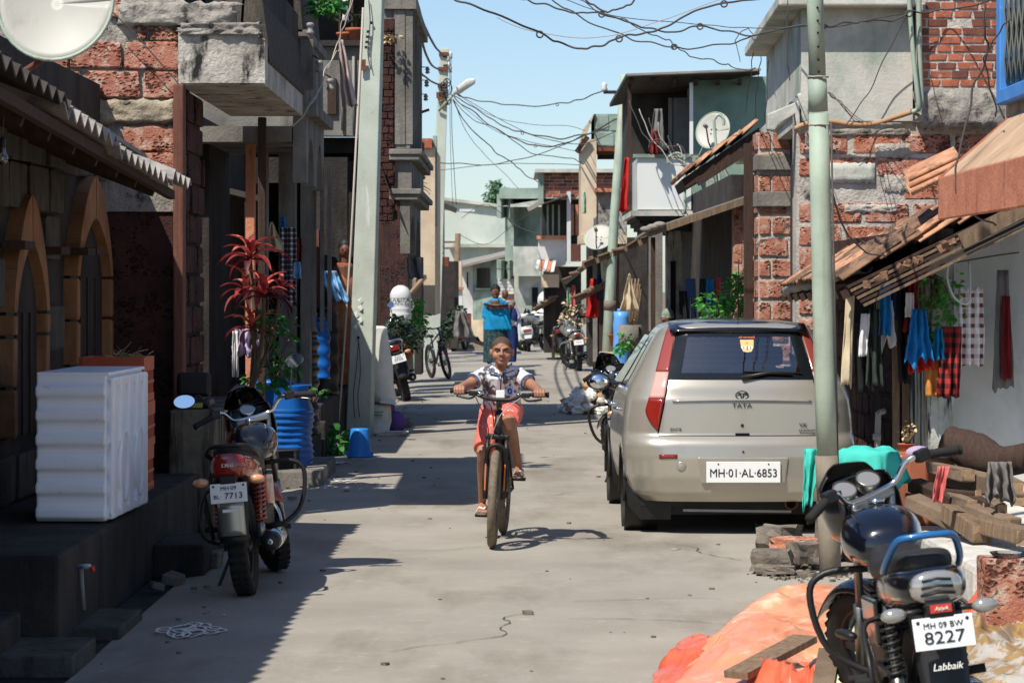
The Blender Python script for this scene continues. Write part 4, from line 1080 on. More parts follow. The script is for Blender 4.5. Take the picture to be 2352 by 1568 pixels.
mb = MB(); pbox(mb, 1366, 432, 1434, 441, Y - 0.15, 1.2); mb.build('ledge', 'salmon', h)
mb = MB(); pbox(mb, 1360, 442, 1440, 560, Y + 0.05, 2); mb.build('rough_wall', 'plaster_lump', h)
mb = MB(); pbox(mb, 1430, 340, 1446, 432, Y + 0.4, 1); mb.build('jamb', 'cream_wall', h)
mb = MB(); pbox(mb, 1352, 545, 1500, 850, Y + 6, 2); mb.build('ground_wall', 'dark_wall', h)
mb = MB(); pbox(mb, 1330, 540, 1440, 560, Y - 0.1, 1.4); mb.build('floor_slab', 'cream_wall', h)
for i, x in enumerate((1362, 1384, 1412)):
 mb = MB(); pbox(mb, x, 560, x + 10, 830, Y + 0.6, 0.15); mb.build('shop_post', ('grey_wall', 'white_chip', 'wood_red')[i], h)
# brick topped houses behind
Y = 66.0
h = thing('brick_top_house', 'far house with bare red brick upper storey under a pale slab', 'house', P(1320, 800, Y))
mb = MB(); pbox(mb, 1246, 394, 1420, 456, Y + 0.06, 4); mb.build('brick_wall', 'mortar', h)
a, b = P(1250, 452, Y), P(1415, 396, Y)
n = coursed(h, 'brick', ['brick', 'brick', 'brick_dark'], (a.x, Y + 0.06, 0), (1, 0, 0), (0, -1, 0), b.x - a.x, a.z, b.z, 0.225, 0.084, 0.016, 0.014, 0.05, None, 0.12)
mb = MB(); pbox(mb, 1229, 388, 1416, 396, Y - 0.2, 4.4); mb.build('roof_slab', 'concrete', h)
mb = MB(); pbox(mb, 1236, 396, 1248, 470, Y - 0.02, 0.4); mb.build('corner_pillar', 'concrete_green', h)
mb = MB(); pbox(mb, 1246, 456, 1340, 560, Y + 1.0, 2); mb.build('storey_wall', 'dark_wall', h)
mb = MB(); mb.hexa([P(1212, 482, Y - 1.5), P(1300, 452, Y - 1.5), P(1330, 448, Y + 1), P(1240, 470, Y + 1), P(1212, 478, Y - 1.5), P(1300, 448, Y - 1.5), P(1330, 444, Y + 1), P(1240, 466, Y + 1)]); mb.build('sheet_awning', 'sheet_dark', h)
mb = MB(); mb.bar(P(1212, 482, Y - 1.55), P(1248, 462, Y - 1.55), 0.1, 0.1); mb.build('awning_lip', 'asbestos', h)
for x in (1256, 1268, 1282):
 mb = MB(); pbox(mb, x, 470, x + 4, 545, Y - 0.6, 0.06); mb.build('post', 'concrete_green', h)
mb = MB(); pbox(mb, 1236, 548, 1300, 612, Y - 0.8, 0.3); mb.build('balcony', 'white_wall', h)
mb = MB(); pbox(mb, 1233, 541, 1302, 549, Y - 0.9, 0.5); mb.build('balcony_rail', 'salmon', h)
for i in range(5):
 x = 1228 + i * 9; mb = MB(); mb.hexa([P(x, 622 + i, Y - 2), P(x + 8.4, 620 + i, Y - 2), P(x + 14, 598, Y - 0.8), P(x + 6, 598, Y - 0.8), P(x, 620 + i, Y - 2), P(x + 8.4, 618 + i, Y - 2), P(x + 14, 596, Y - 0.8), P(x + 6, 596, Y - 0.8)]); mb.build('awning_stripe', 'salmon' if i % 2 else 'white_wall', h)
mb = MB(); pbox(mb, 1302, 440, 1311, 606, Y - 1.2, 0.12); mb.build('drain_pipe', 'pvc_white', h)
mb = MB(); pbox(mb, 1311, 470, 1318, 540, Y - 0.6, 0.12); pbox(mb, 1322, 470, 1328, 540, Y - 0.6, 0.12); mb.build('column', 'salmon', h)
mb = MB(); pbox(mb, 1250, 612, 1335, 810, Y + 0.4, 2); mb.build('ground_wall', 'dark_wall', h)
mb = MB(); pbox(mb, 1244, 630, 1284, 660, Y - 0.6, 0.9); mb.build('shop_canopy', 'cream_wall', h)
mb = MB(); pbox(mb, 1300, 560, 1334, 600, Y - 0.7, 1); mb.build('stair_box', 'salmon', h)
# long dark sheet awnings over the shops on the right
for i, (x0, y0, x1, y1, Yn, Yf, lab) in enumerate(((1338, 612, 1500, 545, 50, 56, 'rusty sheet awning below the cream house'), (1296, 650, 1372, 590, 58, 64, 'ragged dark awning over the furthest shopfront on the right'), (1322, 690, 1388, 655, 52, 54, 'small plank awning with loose timber edge above hanging shirts'), (1228, 712, 1276, 684, 66, 70, 'broken tile and plank awning beside the parked scooters'))):
 t = thing('shop_awning', lab, 'awning', P((x0 + x1) / 2, y0, Yn))
 a, b = P(x0, y0, Yn), P(x1, y1, Yn)
 mb = MB(); mb.hexa([a, b, b + V((0.3, Yf - Yn, 0.1)), a + V((0.3, Yf - Yn, 0.1)), a + V((0, 0, 0.05)), b + V((0, 0, 0.05)), b + V((0.3, Yf - Yn, 0.15)), a + V((0.3, Yf - Yn, 0.15))]); mb.build('sheet', 'sheet_dark', t)
 mb = MB(); mb.bar(a + V((0, -0.05, 0)), b + V((0, -0.05, 0)), 0.08, 0.1); mb.build('edge', 'wood_old' if i != 1 else 'asbestos', t)
 for k in range(5):
  q = a.lerp(b, k / 5 + 0.1); mb = MB(); mb.cbox(q + V((0, -0.06, 0.06)), 0.22, 0.25, 0.03, (rnd(-0.2, 0.2), rnd(-0.6, 0), rnd(-0.3, 0.3))); mb.build('loose_plank', 'wood_old', t)
 mb = MB(); mb.bar(b + V((-0.05, 0.2, 0)), V((b.x - 0.05, b.y + 0.2, 0)), 0.08, 0.08); mb.build('prop', 'wood_dark', t)
# ------------------------------------------------------------ far end of the lane
Y = 80.0
h = thing('concrete_house', 'modern grey-green concrete house with zigzag balcony bays', 'house', P(1200, 800, Y))
mb = MB(); pbox(mb, 1147, 432, 1250, 456, Y + 0.2, 4); mb.build('parapet', 'concrete_green', h)
mb = MB(); pbox(mb, 1178, 475, 1260, 570, Y + 1.4, 3); mb.build('recess_wall', 'concrete_green', h)
mb = MB(); mb.hexa([P(1172, 476, Y), P(1250, 470, Y), P(1250, 470, Y + 3), P(1180, 472, Y + 3), P(1172, 470, Y), P(1250, 457, Y), P(1250, 457, Y + 3), P(1180, 458, Y + 3)]); mb.build('canopy', 'concrete', h)
for y0, y1 in ((447, 472), (474, 500), (596, 616), (618, 640)):
 for k in range(2):
  xa, xb = 1141 + k * 20, 1161 + k * 20
  pts = [P(xa, y0, Y + 0.9), P((xa + xb) / 2, y0 + 2, Y + 0.35), P(xb, y0, Y + 0.9), P(xb, y0, Y + 2.5), P(xa, y0, Y + 2.5)]
  mb = MB(); mb.prism(pts, P(0, y1, Y) - P(0, y0, Y)); mb.build('balcony_bay', 'concrete_green', h)
mb = MB(); pbox(mb, 1179, 566, 1240, 634, Y, 0.3); mb.build('balcony', 'concrete', h)
mb = MB(); pbox(mb, 1160, 500, 1180, 600, Y + 0.6, 3); mb.build('corner_pier', 'concrete_green', h)
mb = MB(); pbox(mb, 1181, 634, 1262, 830, Y + 0.5, 3); mb.build('lower_wall', 'concrete', h)
mb = MB(); pbox(mb, 1241, 500, 1246, 640, Y + 0.8, 0.3); mb.build('column', 'concrete_green', h)
mb = MB(); pbox(mb, 1143, 640, 1181, 800, Y + 0.6, 2); mb.build('block_wall', 'concrete', h)
a, b = P(1143, 684, Y + 0.6), P(1181, 640, Y + 0.6)
coursed(h, 'facing_block', 'white_wall', (a.x, Y + 0.6, 0), (1, 0, 0), (0, -1, 0), b.x - a.x, a.z, b.z, 0.2, 0.1, 0.03, 0.02, 0.04, None, 0.1)
mb = MB(); pbox(mb, 1160, 676, 1180, 720, Y + 0.55, 0.06); mb.build('door', 'wood_red', h)
mb = MB(); pbox(mb, 1222, 660, 1236, 790, Y + 0.44, 0.06); mb.build('doorway', 'cloth_black', h)
Y = 95.0
h = thing('pale_green_house', 'large pale green house closing off the lane', 'house', P(1095, 800, Y))
mb = MB(); mb.prism([P(985, 452, Y), P(1185, 478, Y), P(1190, 800, Y), P(985, 800, Y)], (0, 5, 0)); mb.build('wall', 'pale_green', h)
mb = MB(); mb.prism([P(983, 449, Y - 0.2), P(1187, 474, Y - 0.2), P(1187, 481, Y - 0.2), P(983, 456, Y - 0.2)], (0, 0.6, 0)); mb.build('coping', 'concrete', h)
mb = MB(); pbox(mb, 1030, 560, 1188, 568, Y - 0.35, 0.5); mb.build('ledge', 'concrete', h)
mb = MB(); pbox(mb, 1180, 545, 1188, 568, Y - 0.2, 0.3); mb.build('pipe', 'pvc_white', h)
Y = 87.0
h = thing('lean_to_house', 'small grey house with single-pitch roof and dark barred window', 'house', P(1115, 800, Y))
mb = MB(); mb.prism([P(1086, 606, Y), P(1183, 584, Y), P(1183, 800, Y), P(1086, 800, Y)], (0, 4, 0)); mb.build('wall', 'concrete_green', h)
mb = MB(); mb.prism([P(1058, 612, Y + 0.1), P(1086, 606, Y + 0.1), P(1086, 736, Y + 0.1), P(1066, 736, Y + 0.1)], (0, 3, 0)); mb.build('side_wall', 'white_wall', h)
mb = MB(); mb.hexa([P(1054, 616, Y - 0.6), P(1186, 584, Y - 0.6), P(1186, 584, Y + 4), P(1054, 616, Y + 4), P(1054, 611, Y - 0.6), P(1186, 578, Y - 0.6), P(1186, 570, Y + 4), P(1054, 600, Y + 4)]); mb.build('roof', 'asbestos', h)
mb = MB(); pbox(mb, 1095, 616, 1126, 662, Y - 0.03, 0.05); wn = mb.build('window', 'glass_dark', h)
for i in range(5): mb = MB(); pbox(mb, 1097 + i * 6, 617, 1098 + i * 6, 661, Y - 0.06, 0.02); mb.build('window_bar', 'dark_metal', wn)
mb = MB(); pbox(mb, 1092, 662, 1129, 665, Y - 0.12, 0.15); mb.build('sill', 'concrete', wn)
mb = MB(); pbox(mb, 1072, 625, 1075, 660, Y + 0.05, 0.04); mb.build('window', 'glass_dark', h)
mb = MB(); pbox(mb, 1079, 735, 1110, 800, Y - 0.1, 0.2); mb.build('base_panel', 'cream_wall', h)
mb = MB(); pbox(mb, 1064, 735, 1068, 800, Y - 0.1, 0.1); mb.build('post', 'concrete', h)
# far left: shed with ladder tower, white balcony, cream house
Y = 70.0
h = thing('timber_shed', 'small dark shed with sheet roof on an iron ladder frame', 'shed', P(1025, 800, Y))
mb = MB(); mb.hexa([P(1008, 474, Y), P(1048, 490, Y), P(1048, 490, Y + 3), P(1008, 474, Y + 3), P(1008, 460, Y), P(1050, 478, Y), P(1050, 478, Y + 3), P(1008, 460, Y + 3)]); mb.build('roof', 'sheet_dark', h)
for x in (1006, 1018):
 mb = MB(); pbox(mb, x, 478, x + 3, 700, Y, 0.05); mb.build('rail', 'dark_metal', h)
for i in range(9):
 mb = MB(); pbox(mb, 1008, 520 + i * 15, 1019, 523 + i * 15, Y + 0.01, 0.03); mb.build('rung', 'dark_metal', h)
mb = MB(); pbox(mb, 1000, 590, 1030, 612, Y + 0.4, 1); mb.build('tin_box', 'rust', h)
mb = MB(); pbox(mb, 1003, 600, 1052, 800, Y + 2, 1); mb.build('wall', 'dark_wall', h)
h = thing('white_balcony_house', 'house with small white balcony and drying cloth beyond the second pole', 'house', P(1035, 800, 76))
mb = MB(); pbox(mb, 1016, 664, 1062, 705, 76, 0.4); mb.build('balcony', 'white_wall', h)
mb = MB(); pbox(mb, 1014, 659, 1064, 665, 75.9, 0.6); mb.build('rail', 'salmon', h)
mb = MB(); pbox(mb, 1010, 600, 1060, 660, 77.5, 1); mb.build('wall', 'cream_wall', h)
mb = MB(); mb.hexa([P(1004, 742, 74), P(1040, 716, 74), P(1056, 716, 77), P(1020, 742, 77), P(1004, 738, 74), P(1040, 712, 74), P(1056, 712, 77), P(1020, 738, 77)]); mb.build('porch_roof', 'concrete', h)
mb = MB(); pbox(mb, 1012, 742, 1062, 800, 77, 1); mb.build('ground_wall', 'cream_wall', h)
Y = 52.0
h = thing('cream_column_house', 'narrow cream house end with tiled top beside the second concrete pole', 'house', P(985, 800, Y))
mb = MB(); pbox(mb, 967, 338, 999, 724, Y, 4); mb.build('wall', 'cream_wall', h)
mb = MB(); pbox(mb, 994, 312, 1003, 520, Y + 0.3, 0.4); mb.build('pillar', 'concrete_green', h)
mb = MB(); pbox(mb, 966, 318, 992, 340, Y - 0.1, 1); mb.build('brick_cap', 'brick', h)
mb = MB(); mb.tube([P(952, 430, Y - 2), P(951, 660, Y - 2)], 0.035, 8); mb.build('drain_pipe', 'pvc_white', h)
mb = MB(); mb.hexa([P(940, 330, 44), P(958, 312, 44), P(975, 330, 46), P(962, 404, 46), P(940, 338, 44), P(958, 320, 44), P(975, 345, 46), P(962, 412, 46)]); mb.build('broken_roof', 'wood_dark', h)
mb = MB(); pbox(mb, 944, 395, 968, 402, 47, 2); pbox(mb, 940, 330, 966, 400, 48.5, 1); mb.build('loft', 'wood_dark', h)
mb = MB(); mb.hexa([P(938, 678, 46), P(972, 640, 46), P(980, 640, 50), P(950, 672, 50), P(938, 672, 46), P(972, 630, 46), P(980, 632, 50), P(950, 666, 50)]); mb.build('porch_roof', 'tan_slab', h)
mb = MB(); pbox(mb, 940, 610, 966, 640, 47.5, 0.6); mb.build('porch_parapet', 'cream_wall', h)
for x in (948, 956):
 mb = MB(); mb.lathe([(0.02, 0), (0.045, 0.06), (0.03, 0.12), (0.05, 0.26), (0.025, 0.36), (0.045, 0.44), (0.03, 0.5)], 10, P(x, 612, 47.4)); mb.build('baluster', 'red_ink', h)
mb = MB(); pbox(mb, 936, 480, 958, 520, 50, 1); mb.build('planter_shelf', 'clay', h)
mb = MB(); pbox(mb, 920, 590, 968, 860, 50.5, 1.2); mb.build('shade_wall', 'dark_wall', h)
mb = MB(); pbox(mb, 930, 660, 937, 860, 46, 0.2); pbox(mb, 943, 690, 952, 860, 47, 0.2); mb.build('column', 'concrete_green', h)
# ------------------------------------------------------------ motorcycles (local: +Y ahead, origin on the ground below the rear axle)
def sgn(x): return -1 if x < 0 else 1
def superring(c, w, hgt, n=16, e=2.6, tilt=0.0, flat=0.0):
 out = []
 for i in range(n):
  t = 2 * math.pi * i / n
  cx, cz = math.cos(t), math.sin(t)
  x = w * sgn(cx) * abs(cx) ** (2 / e)
  z = hgt * sgn(cz) * abs(cz) ** (2 / e)
  if z < 0: z *= (1 - flat)
  out.append(V((c[0] + x, c[1] + z * tilt, c[2] + z)))
 return out
def wheel(root, name, yc, r, tw, mx, rim='black_plastic', spokes=5, tyre='rubber', wire=False, disc=False, dusty=None, knob=1.0):
 wb = MB(); wb.M = mx
 wb.lathe([(r - 0.085, -tw * 0.55), (r - 0.05, -tw * 0.98), (r - 0.022, -tw), (r - 0.006, -tw * 0.62), (r, 0), (r - 0.006, tw * 0.62), (r - 0.022, tw), (r - 0.05, tw * 0.98), (r - 0.085, tw * 0.55)], 36, (0, yc, r), 'X', caps=False)
 w_ = wb.build(name, tyre, root, world=False, label=None)
 tb = MB(); tb.M = mx
 for i in range(36):
  a = 2 * math.pi * i / 36
  for s in (-1, 1):
   c = V((s * tw * 0.48, yc + (r - 0.004) * math.sin(a + s * 0.04), r + (r - 0.004) * math.cos(a + s * 0.04)))
   tb.cbox(c, tw * 0.7, 0.026, 0.008 * knob, (-a, s * 0.35, 0))
 if not (wire and r > 0.31): tb.build('tread', dusty or tyre, w_, world=False, kind='stuff')
 rb = MB(); rb.M = mx
 rb.lathe([(r - 0.085, -tw * 0.56), (r - 0.1, -tw * 0.5), (r - 0.1, tw * 0.5), (r - 0.085, tw * 0.56), (r - 0.075, tw * 0.5), (r - 0.075, -tw * 0.5)], 32, (0, yc, r), 'X', caps=False)
 rb.build('rim', rim, w_, world=False)
 hb = MB(); hb.M = mx
 hb.lathe([(0.03, -tw * 0.9), (0.055, -tw * 0.7), (0.055, tw * 0.7), (0.03, tw * 0.9)], 14, (0, yc, r), 'X')
 hb.build('hub', 'steel' if wire else rim, w_, world=False)
 sb = MB(); sb.M = mx
 if wire:
  for i in range(24):
   a = 2 * math.pi * i / 24
   b = a + (0.5 if i % 2 else -0.5)
   s = 1 if i % 4 < 2 else -1
   sb.tube([(s * 0.025, yc + 0.04 * math.sin(b), r + 0.04 * math.cos(b)), (0, yc + (r - 0.09) * math.sin(a), r + (r - 0.09) * math.cos(a))], 0.0022, 4)
  sb.build('spokes', 'steel', w_, world=False, kind='stuff')
 else:
  for i in range(spokes):
   a = 2 * math.pi * i / spokes
   sp = MB(); sp.M = mx
   sp.bar((0, yc + 0.04 * math.sin(a), r + 0.04 * math.cos(a)), (0, yc + (r - 0.09) * math.sin(a), r + (r - 0.09) * math.cos(a)), 0.03, 0.035, up=(1, 0, 0))
   sp.build('spoke', rim, w_, world=False)
 if disc:
  db = MB(); db.M = mx
  db.lathe([(0.06, -0.003), (0.12, -0.003), (0.12, 0.003), (0.06, 0.003)], 24, (tw + 0.03, yc, r), 'X', caps=False); db.build('brake_disc', 'steel', w_, world=False)
 return w_
def motorcycle(lab, loc, heading, lean=-0.10, steer=0.5, tank='black_paint', cowl='black_paint', style='A', plate=(), mirrors=(True, True), visor=True, spring='dark_metal', rail='black_plastic', rim='black_plastic', guard=True, grp=None, plate_tilt=0.35, bars=1.0, detail=True, saree=True, wire=False, chrome_fender=False):
 root = thing('motorcycle', lab, 'motorcycle', loc, (0, lean, heading), grp)
 I = Matrix()
 def B(mb, name, mat, par=root, **k): return mb.build(name, mat, par, world=False, **k)
 wb = 1.28
 wheel(root, 'rear_wheel', 0, 0.30, 0.055, I, rim, wire=wire)
 # steering group
 piv = V((0, 1.0, 0.92))
 axis = V((0, -0.44, 1)).normalized()
 S = Matrix.Translation(piv) @ Matrix.Rotation(steer, 4, axis) @ Matrix.Translation(-piv)
 wheel(root, 'front_wheel', wb, 0.30, 0.046, S, rim, wire=wire, disc=not wire)
 def sm():
  m = MB(); m.M = S; return m
 for s in (-1, 1):
  m = sm(); m.tube([(s * 0.095, wb, 0.30), (s * 0.095, wb - 0.12, 0.56)], 0.026, 10); m.tube([(s * 0.095, wb - 0.12, 0.55), (s * 0.095, 0.97, 0.98)], 0.018, 10); B(m, 'fork_leg', 'steel')
 m = sm()
 m.grid(lambda u, v: V(((u - 0.5) * 0.135, wb + 0.33 * math.sin(-1.1 + 2.0 * v), 0.30 + 0.335 * math.cos(-1.1 + 2.0 * v) - 0.03 * (2 * u - 1) ** 2)), 6, 14); B(m, 'front_mudguard', cowl, solid=0.006)
 # handlebar, grips, levers, mirrors
 hb = [(-0.36, 0.86, 1.035), (-0.27, 0.89, 1.055), (-0.19, 0.93, 1.06), (-0.13, 0.965, 1.0), (-0.06, 0.98, 0.985), (0.06, 0.98, 0.985), (0.13, 0.965, 1.0), (0.19, 0.93, 1.06), (0.27, 0.89, 1.055), (0.36, 0.86, 1.035)]
 hb = [(x * bars, y, z + (bars - 1) * 0.1) for x, y, z in hb]
 m = sm(); m.tube(smoothpath(hb, 5), 0.0125, 10); B(m, 'handlebar', 'chrome')
 for s in (-1, 1):
  e = V(hb[9 if s > 0 else 0]); k = V(hb[8 if s > 0 else 1]); d = (e - k).normalized()
  m = sm(); m.tube([k + d * (i * 0.0125) for i in range(11)], [0.018 + 0.0016 * (i % 2) for i in range(11)], 10); m.tube([k + d * 0.125, k + d * 0.135], 0.021, 10); B(m, 'grip', 'rubber')
  m = sm(); m.cbox(k - d * 0.03 + V((0, 0, 0)), 0.06, 0.045, 0.05); B(m, 'switch_box', 'black_plastic', bev=0.008)
  m = sm(); m.tube(smoothpath([k - d * 0.04 + V((0, 0.03, -0.01)), k + d * 0.02 + V((0, 0.07, -0.015)), k + d * 0.11 + V((0, 0.05, -0.03))], 4), [0.008] * 5 + [0.006] * 4, 6); B(m, 'lever', 'black_plastic' if style != 'A' else 'steel')
  if mirrors[0 if s < 0 else 1]:
   p0 = k - d * 0.02 + V((0, 0.0, 0.02)); p1 = p0 + V((s * 0.05, 0.02, 0.12)); p2 = V((s * (0.36 if s < 0 else 0.30) * bars, 0.93, p0.z + (0.10 if s < 0 else 0.165)))
   m = sm(); m.tube(smoothpath([p0, p1, p2], 5), 0.006, 6); mi = B(m, 'mirror_stalk', 'black_plastic')
   m = sm(); m.M = S @ Matrix.Translation(p2 + V((s * 0.04, 0, 0.01))) @ Euler((R(-8), 0, R(12 * s))).to_matrix().to_4x4()
   n = 20
   ring = lambda y, k_, f: [V((f * 0.068 * k_ * math.cos(2 * math.pi * i / n), y, f * 0.043 * k_ * math.sin(2 * math.pi * i / n) + 0.3 * f * 0.02 * math.cos(2 * math.pi * i / n) * s)) for i in range(n)]
   m.rings([ring(0, 1, 1), ring(0.012, 1.0, 1), ring(0.035, 0.75, 1), ring(0.045, 0.3, 1)]); mh = B(m, 'mirror_housing', 'black_plastic', mi)
   m2 = MB(); m2.M = m.M; m2.poly([p + V((0, -0.002, 0)) for p in ring(0, 0.93, 1)]); B(m2, 'mirror_glass', 'mirror', mi)
 # instruments and nose fairing
 m = sm(); m.cbox((0, 1.0, 0.965), 0.2, 0.09, 0.03, (0, 0, 0)); B(m, 'top_clamp', 'steel', bev=0.008)
 for s in (-1, 1) if style == 'B' else (0,):
  m = sm(); c = V((s * 0.062, 1.05, 1.03)); T = Euler((R(38), 0, 0)).to_matrix()
  m.M = S @ Matrix.Translation(c) @ T.to_4x4()
  m.lathe([(0.03, -0.05), (0.046, -0.03), (0.05, 0.0), (0.05, 0.012), (0.045, 0.012)], 20, caps=False); dd = B(m, 'dial_housing', 'steel' if style == 'B' else 'chrome')
  m2 = MB(); m2.M = m.M; m2.lathe([(0.046, 0.008), (0.001, 0.0085)], 20, caps=False); B(m2, 'dial_face', 'clear_lens', dd)
 m = sm()
 def nose(u, v):
  a = R(-118 + 236 * u)
  w_, z0, z1 = 0.155, 0.80, 1.05
  prof = [(0.55, 0.80), (0.95, 0.86), (1.0, 0.95), (0.92, 1.02), (0.86, 1.05)]
  i = min(int(v * 4), 3); f = v * 4 - i
  k_ = prof[i][0] * (1 - f) + prof[i + 1][0] * f; z = prof[i][1] * (1 - f) + prof[i + 1][1] * f
  return V((w_ * k_ * math.sin(a), 1.06 + 0.17 * k_ * math.cos(a), z))
 m.grid(nose, 20, 8); B(m, 'headlamp_cowl', 'black_paint' if style == 'A' else cowl, solid=0.006)
 if visor:
  m = sm()
  def vis(u, v):
   a = R(-75 + 150 * u); k_ = 1 - 0.35 * v * abs(2 * u - 1)
   return V(((0.145 - 0.05 * v) * math.sin(a), 1.06 + (0.15 - 0.06 * v) * math.cos(a), 1.05 + (0.075 if style == 'B' else 0.15) * v * k_))
  m.grid(vis, 16, 6); B(m, 'visor', 'black_plastic' if style == 'B' else 'visor', solid=0.004)
 m = sm(); m.lathe([(0.05, 1.10), (0.085, 1.2), (0.08, 1.235), (0.02, 1.245)], 18, (0, 0, 0.93), 'Y'); B(m, 'headlamp', 'clear_lens')
 # tank, seat, tail
 m = MB()
 tk = [(0.60, 0.10, 0.07, 0.80), (0.66, 0.125, 0.10, 0.815), (0.76, 0.155, 0.125, 0.83), (0.86, 0.165, 0.13, 0.835), (0.94, 0.14, 0.11, 0.835), (0.99, 0.09, 0.07, 0.83)]
 m.rings([superring((0, y, z), w_, h_, 20, 2.5, flat=0.1) for y, w_, h_, z in tk]); tko = B(m, 'tank', tank, sub=1)
 m = MB(); m.lathe([(0.032, 0), (0.036, 0.012), (0.03, 0.02)], 16, (0, 0.86, 0.962)); B(m, 'tank_cap', 'chrome', tko)
 m = MB()
 st = [(-0.30, 0.06, 0.03, 0.85), (-0.24, 0.10, 0.045, 0.845), (-0.05, 0.125, 0.05, 0.825), (0.12, 0.125, 0.045, 0.79), (0.30, 0.13, 0.05, 0.765), (0.48, 0.11, 0.055, 0.765), (0.62, 0.085, 0.05, 0.80)]
 m.rings([superring((0, y, z), w_, h_, 18, 3.2) for y, w_, h_, z in st]); B(m, 'seat', 'seat', sub=1)
 m = MB()
 if style == 'B': tc = [(-0.40, 0.085, 0.055, 0.775), (-0.33, 0.128, 0.072, 0.77), (-0.15, 0.145, 0.085, 0.75), (0.10, 0.135, 0.09, 0.715), (0.35, 0.115, 0.09, 0.685), (0.52, 0.06, 0.05, 0.68)]
 else: tc = [(-0.36, 0.08, 0.055, 0.775), (-0.30, 0.115, 0.075, 0.765), (-0.15, 0.135, 0.085, 0.745), (0.10, 0.135, 0.09, 0.71), (0.35, 0.115, 0.09, 0.68), (0.52, 0.06, 0.05, 0.68)]
 m.rings([superring((0, y, z), w_, h_, 18, 2.8) for y, w_, h_, z in tc]); B(m, 'tail_cowl', cowl, sub=1)
 yr = tc[0][0]
 # tail lamp
 m = MB()
 if style == 'B':
  m.rings([superring((0, yr - 0.015, 0.775), 0.092, 0.058, 20, 2.6), superring((0, yr - 0.03, 0.775), 0.086, 0.052, 20, 2.6), superring((0, yr - 0.04, 0.775), 0.05, 0.03, 20, 2.6)]); tl = B(m, 'tail_lamp', 'clear_lens')
  for k in range(3):
   m = MB(); m.tube([(-0.06 + 0.005 * k, yr - 0.044, 0.752 + 0.024 * k), (0, yr - 0.052, 0.760 + 0.024 * k), (0.06 - 0.005 * k, yr - 0.044, 0.752 + 0.024 * k)], 0.005, 6); B(m, 'lamp_slat', 'dark_metal', tl)
 elif style == 'A':
  m.rings([superring((0, yr + 0.01, 0.775), 0.098, 0.075, 20, 2.8), superring((0, yr - 0.03, 0.772), 0.092, 0.068, 20, 2.8), superring((0, yr - 0.05, 0.77), 0.06, 0.04, 20, 2.8)]); tl = B(m, 'tail_lamp', 'red_lens')
  text(tl, 'S.M.G', 'white_ink', (0, yr - 0.053, 0.778), 0.02, FACE_CAM, shear=0.2)
  m = MB(); m.box(-0.042, 0.042, yr - 0.05, yr - 0.002, 0.686, 0.712); B(m, 'reflector', 'red_lens')
 else:
  m.box(-0.062, 0.062, yr - 0.045, yr + 0.02, 0.735, 0.81); tl = B(m, 'tail_lamp', 'red_lens', bev=0.014)
 # grab rail
 if style == 'B': gp = [(-0.135, -0.12, 0.81), (-0.13, -0.20, 0.855), (-0.10, -0.30, 0.93), (-0.05, -0.335, 0.945), (0.05, -0.335, 0.945), (0.10, -0.30, 0.93), (0.13, -0.20, 0.855), (0.135, -0.12, 0.81)]
 else: gp = [(-0.135, -0.02, 0.80), (-0.14, -0.2, 0.84), (-0.10, -0.31, 0.88), (0, -0.335, 0.885), (0.10, -0.31, 0.88), (0.14, -0.2, 0.84), (0.135, -0.02, 0.80)]
 m = MB(); m.tube(smoothpath(gp, 5), 0.013, 8, sx=1.0); B(m, 'grab_rail', rail)
 # mudguard, plate bracket, plate
 pz, py = 0.625, yr - 0.04
 m = MB()
 m.grid(lambda u, v: V(((u - 0.5) * (0.19 - 0.03 * v), yr + 0.06 - 0.07 * v - 0.02 * v * v + 0.03 * (2 * u - 1) ** 2, 0.70 - 0.36 * v)), 8, 12); mg = B(m, 'rear_mudguard', 'black_plastic', solid=0.008)
 if style == 'A':
  m = MB(); m.grid(lambda u, v: V(((u - 0.5) * 0.15, yr - 0.055 + 0.02 * (2 * u - 1) ** 2, 0.57 - 0.19 * v)), 6, 6); B(m, 'mud_flap', 'silver_paint', mg, solid=0.004)
  m = MB(); m.box(-0.045, 0.045, yr - 0.062, yr - 0.058, 0.515, 0.532); B(m, 'sticker', 'plate_white', mg)
 if plate:
  T = Matrix.Translation((0, py - 0.035, pz)) @ Euler((R(-8), 0, 0)).to_matrix().to_4x4()
  m = MB(); m.M = T; m.box(-0.104, 0.104, -0.002, 0.002, -0.055, 0.055); pl = B(m, 'number_plate', 'plate_white', bev=0.0015)
  for s in (-1, 1):
   m = MB(); m.M = T; m.ball((s * 0.085, -0.003, 0.04), (0.007, 0.003, 0.007), 8, 4); B(m, 'bolt', 'dark_metal', pl)
  for s_, hh, zz, xx, mat_, kx in plate:
   text(pl, s_, mat_, T @ V((xx, -0.004, zz)), hh, (T.to_3x3() @ FACE_CAM), bold=0.03, sx=kx)
  m = MB(); m.box(-0.05, 0.05, py - 0.03, yr + 0.02, 0.64, 0.72); B(m, 'plate_bracket', 'black_plastic', bev=0.01)
 if style == 'B':
  m = MB(); m.box(-0.05, 0.045, yr - 0.075, yr - 0.03, 0.688, 0.728); sk = B(m, 'reflector_housing', 'black_plastic', bev=0.006)
  m = MB(); m.box(-0.038, 0.036, yr - 0.079, yr - 0.0755, 0.694, 0.722); B(m, 'sticker', 'red_ink', sk)
  text(sk, 'AsiyA', 'white_ink', (0, yr - 0.081, 0.708), 0.014, FACE_CAM, shear=0.25)
  text(mg, 'Labbaik', 'white_ink', (0.0, yr - 0.062, 0.505), 0.024, (Euler((R(-14), 0, 0)).to_matrix() @ FACE_CAM), shear=0.3)
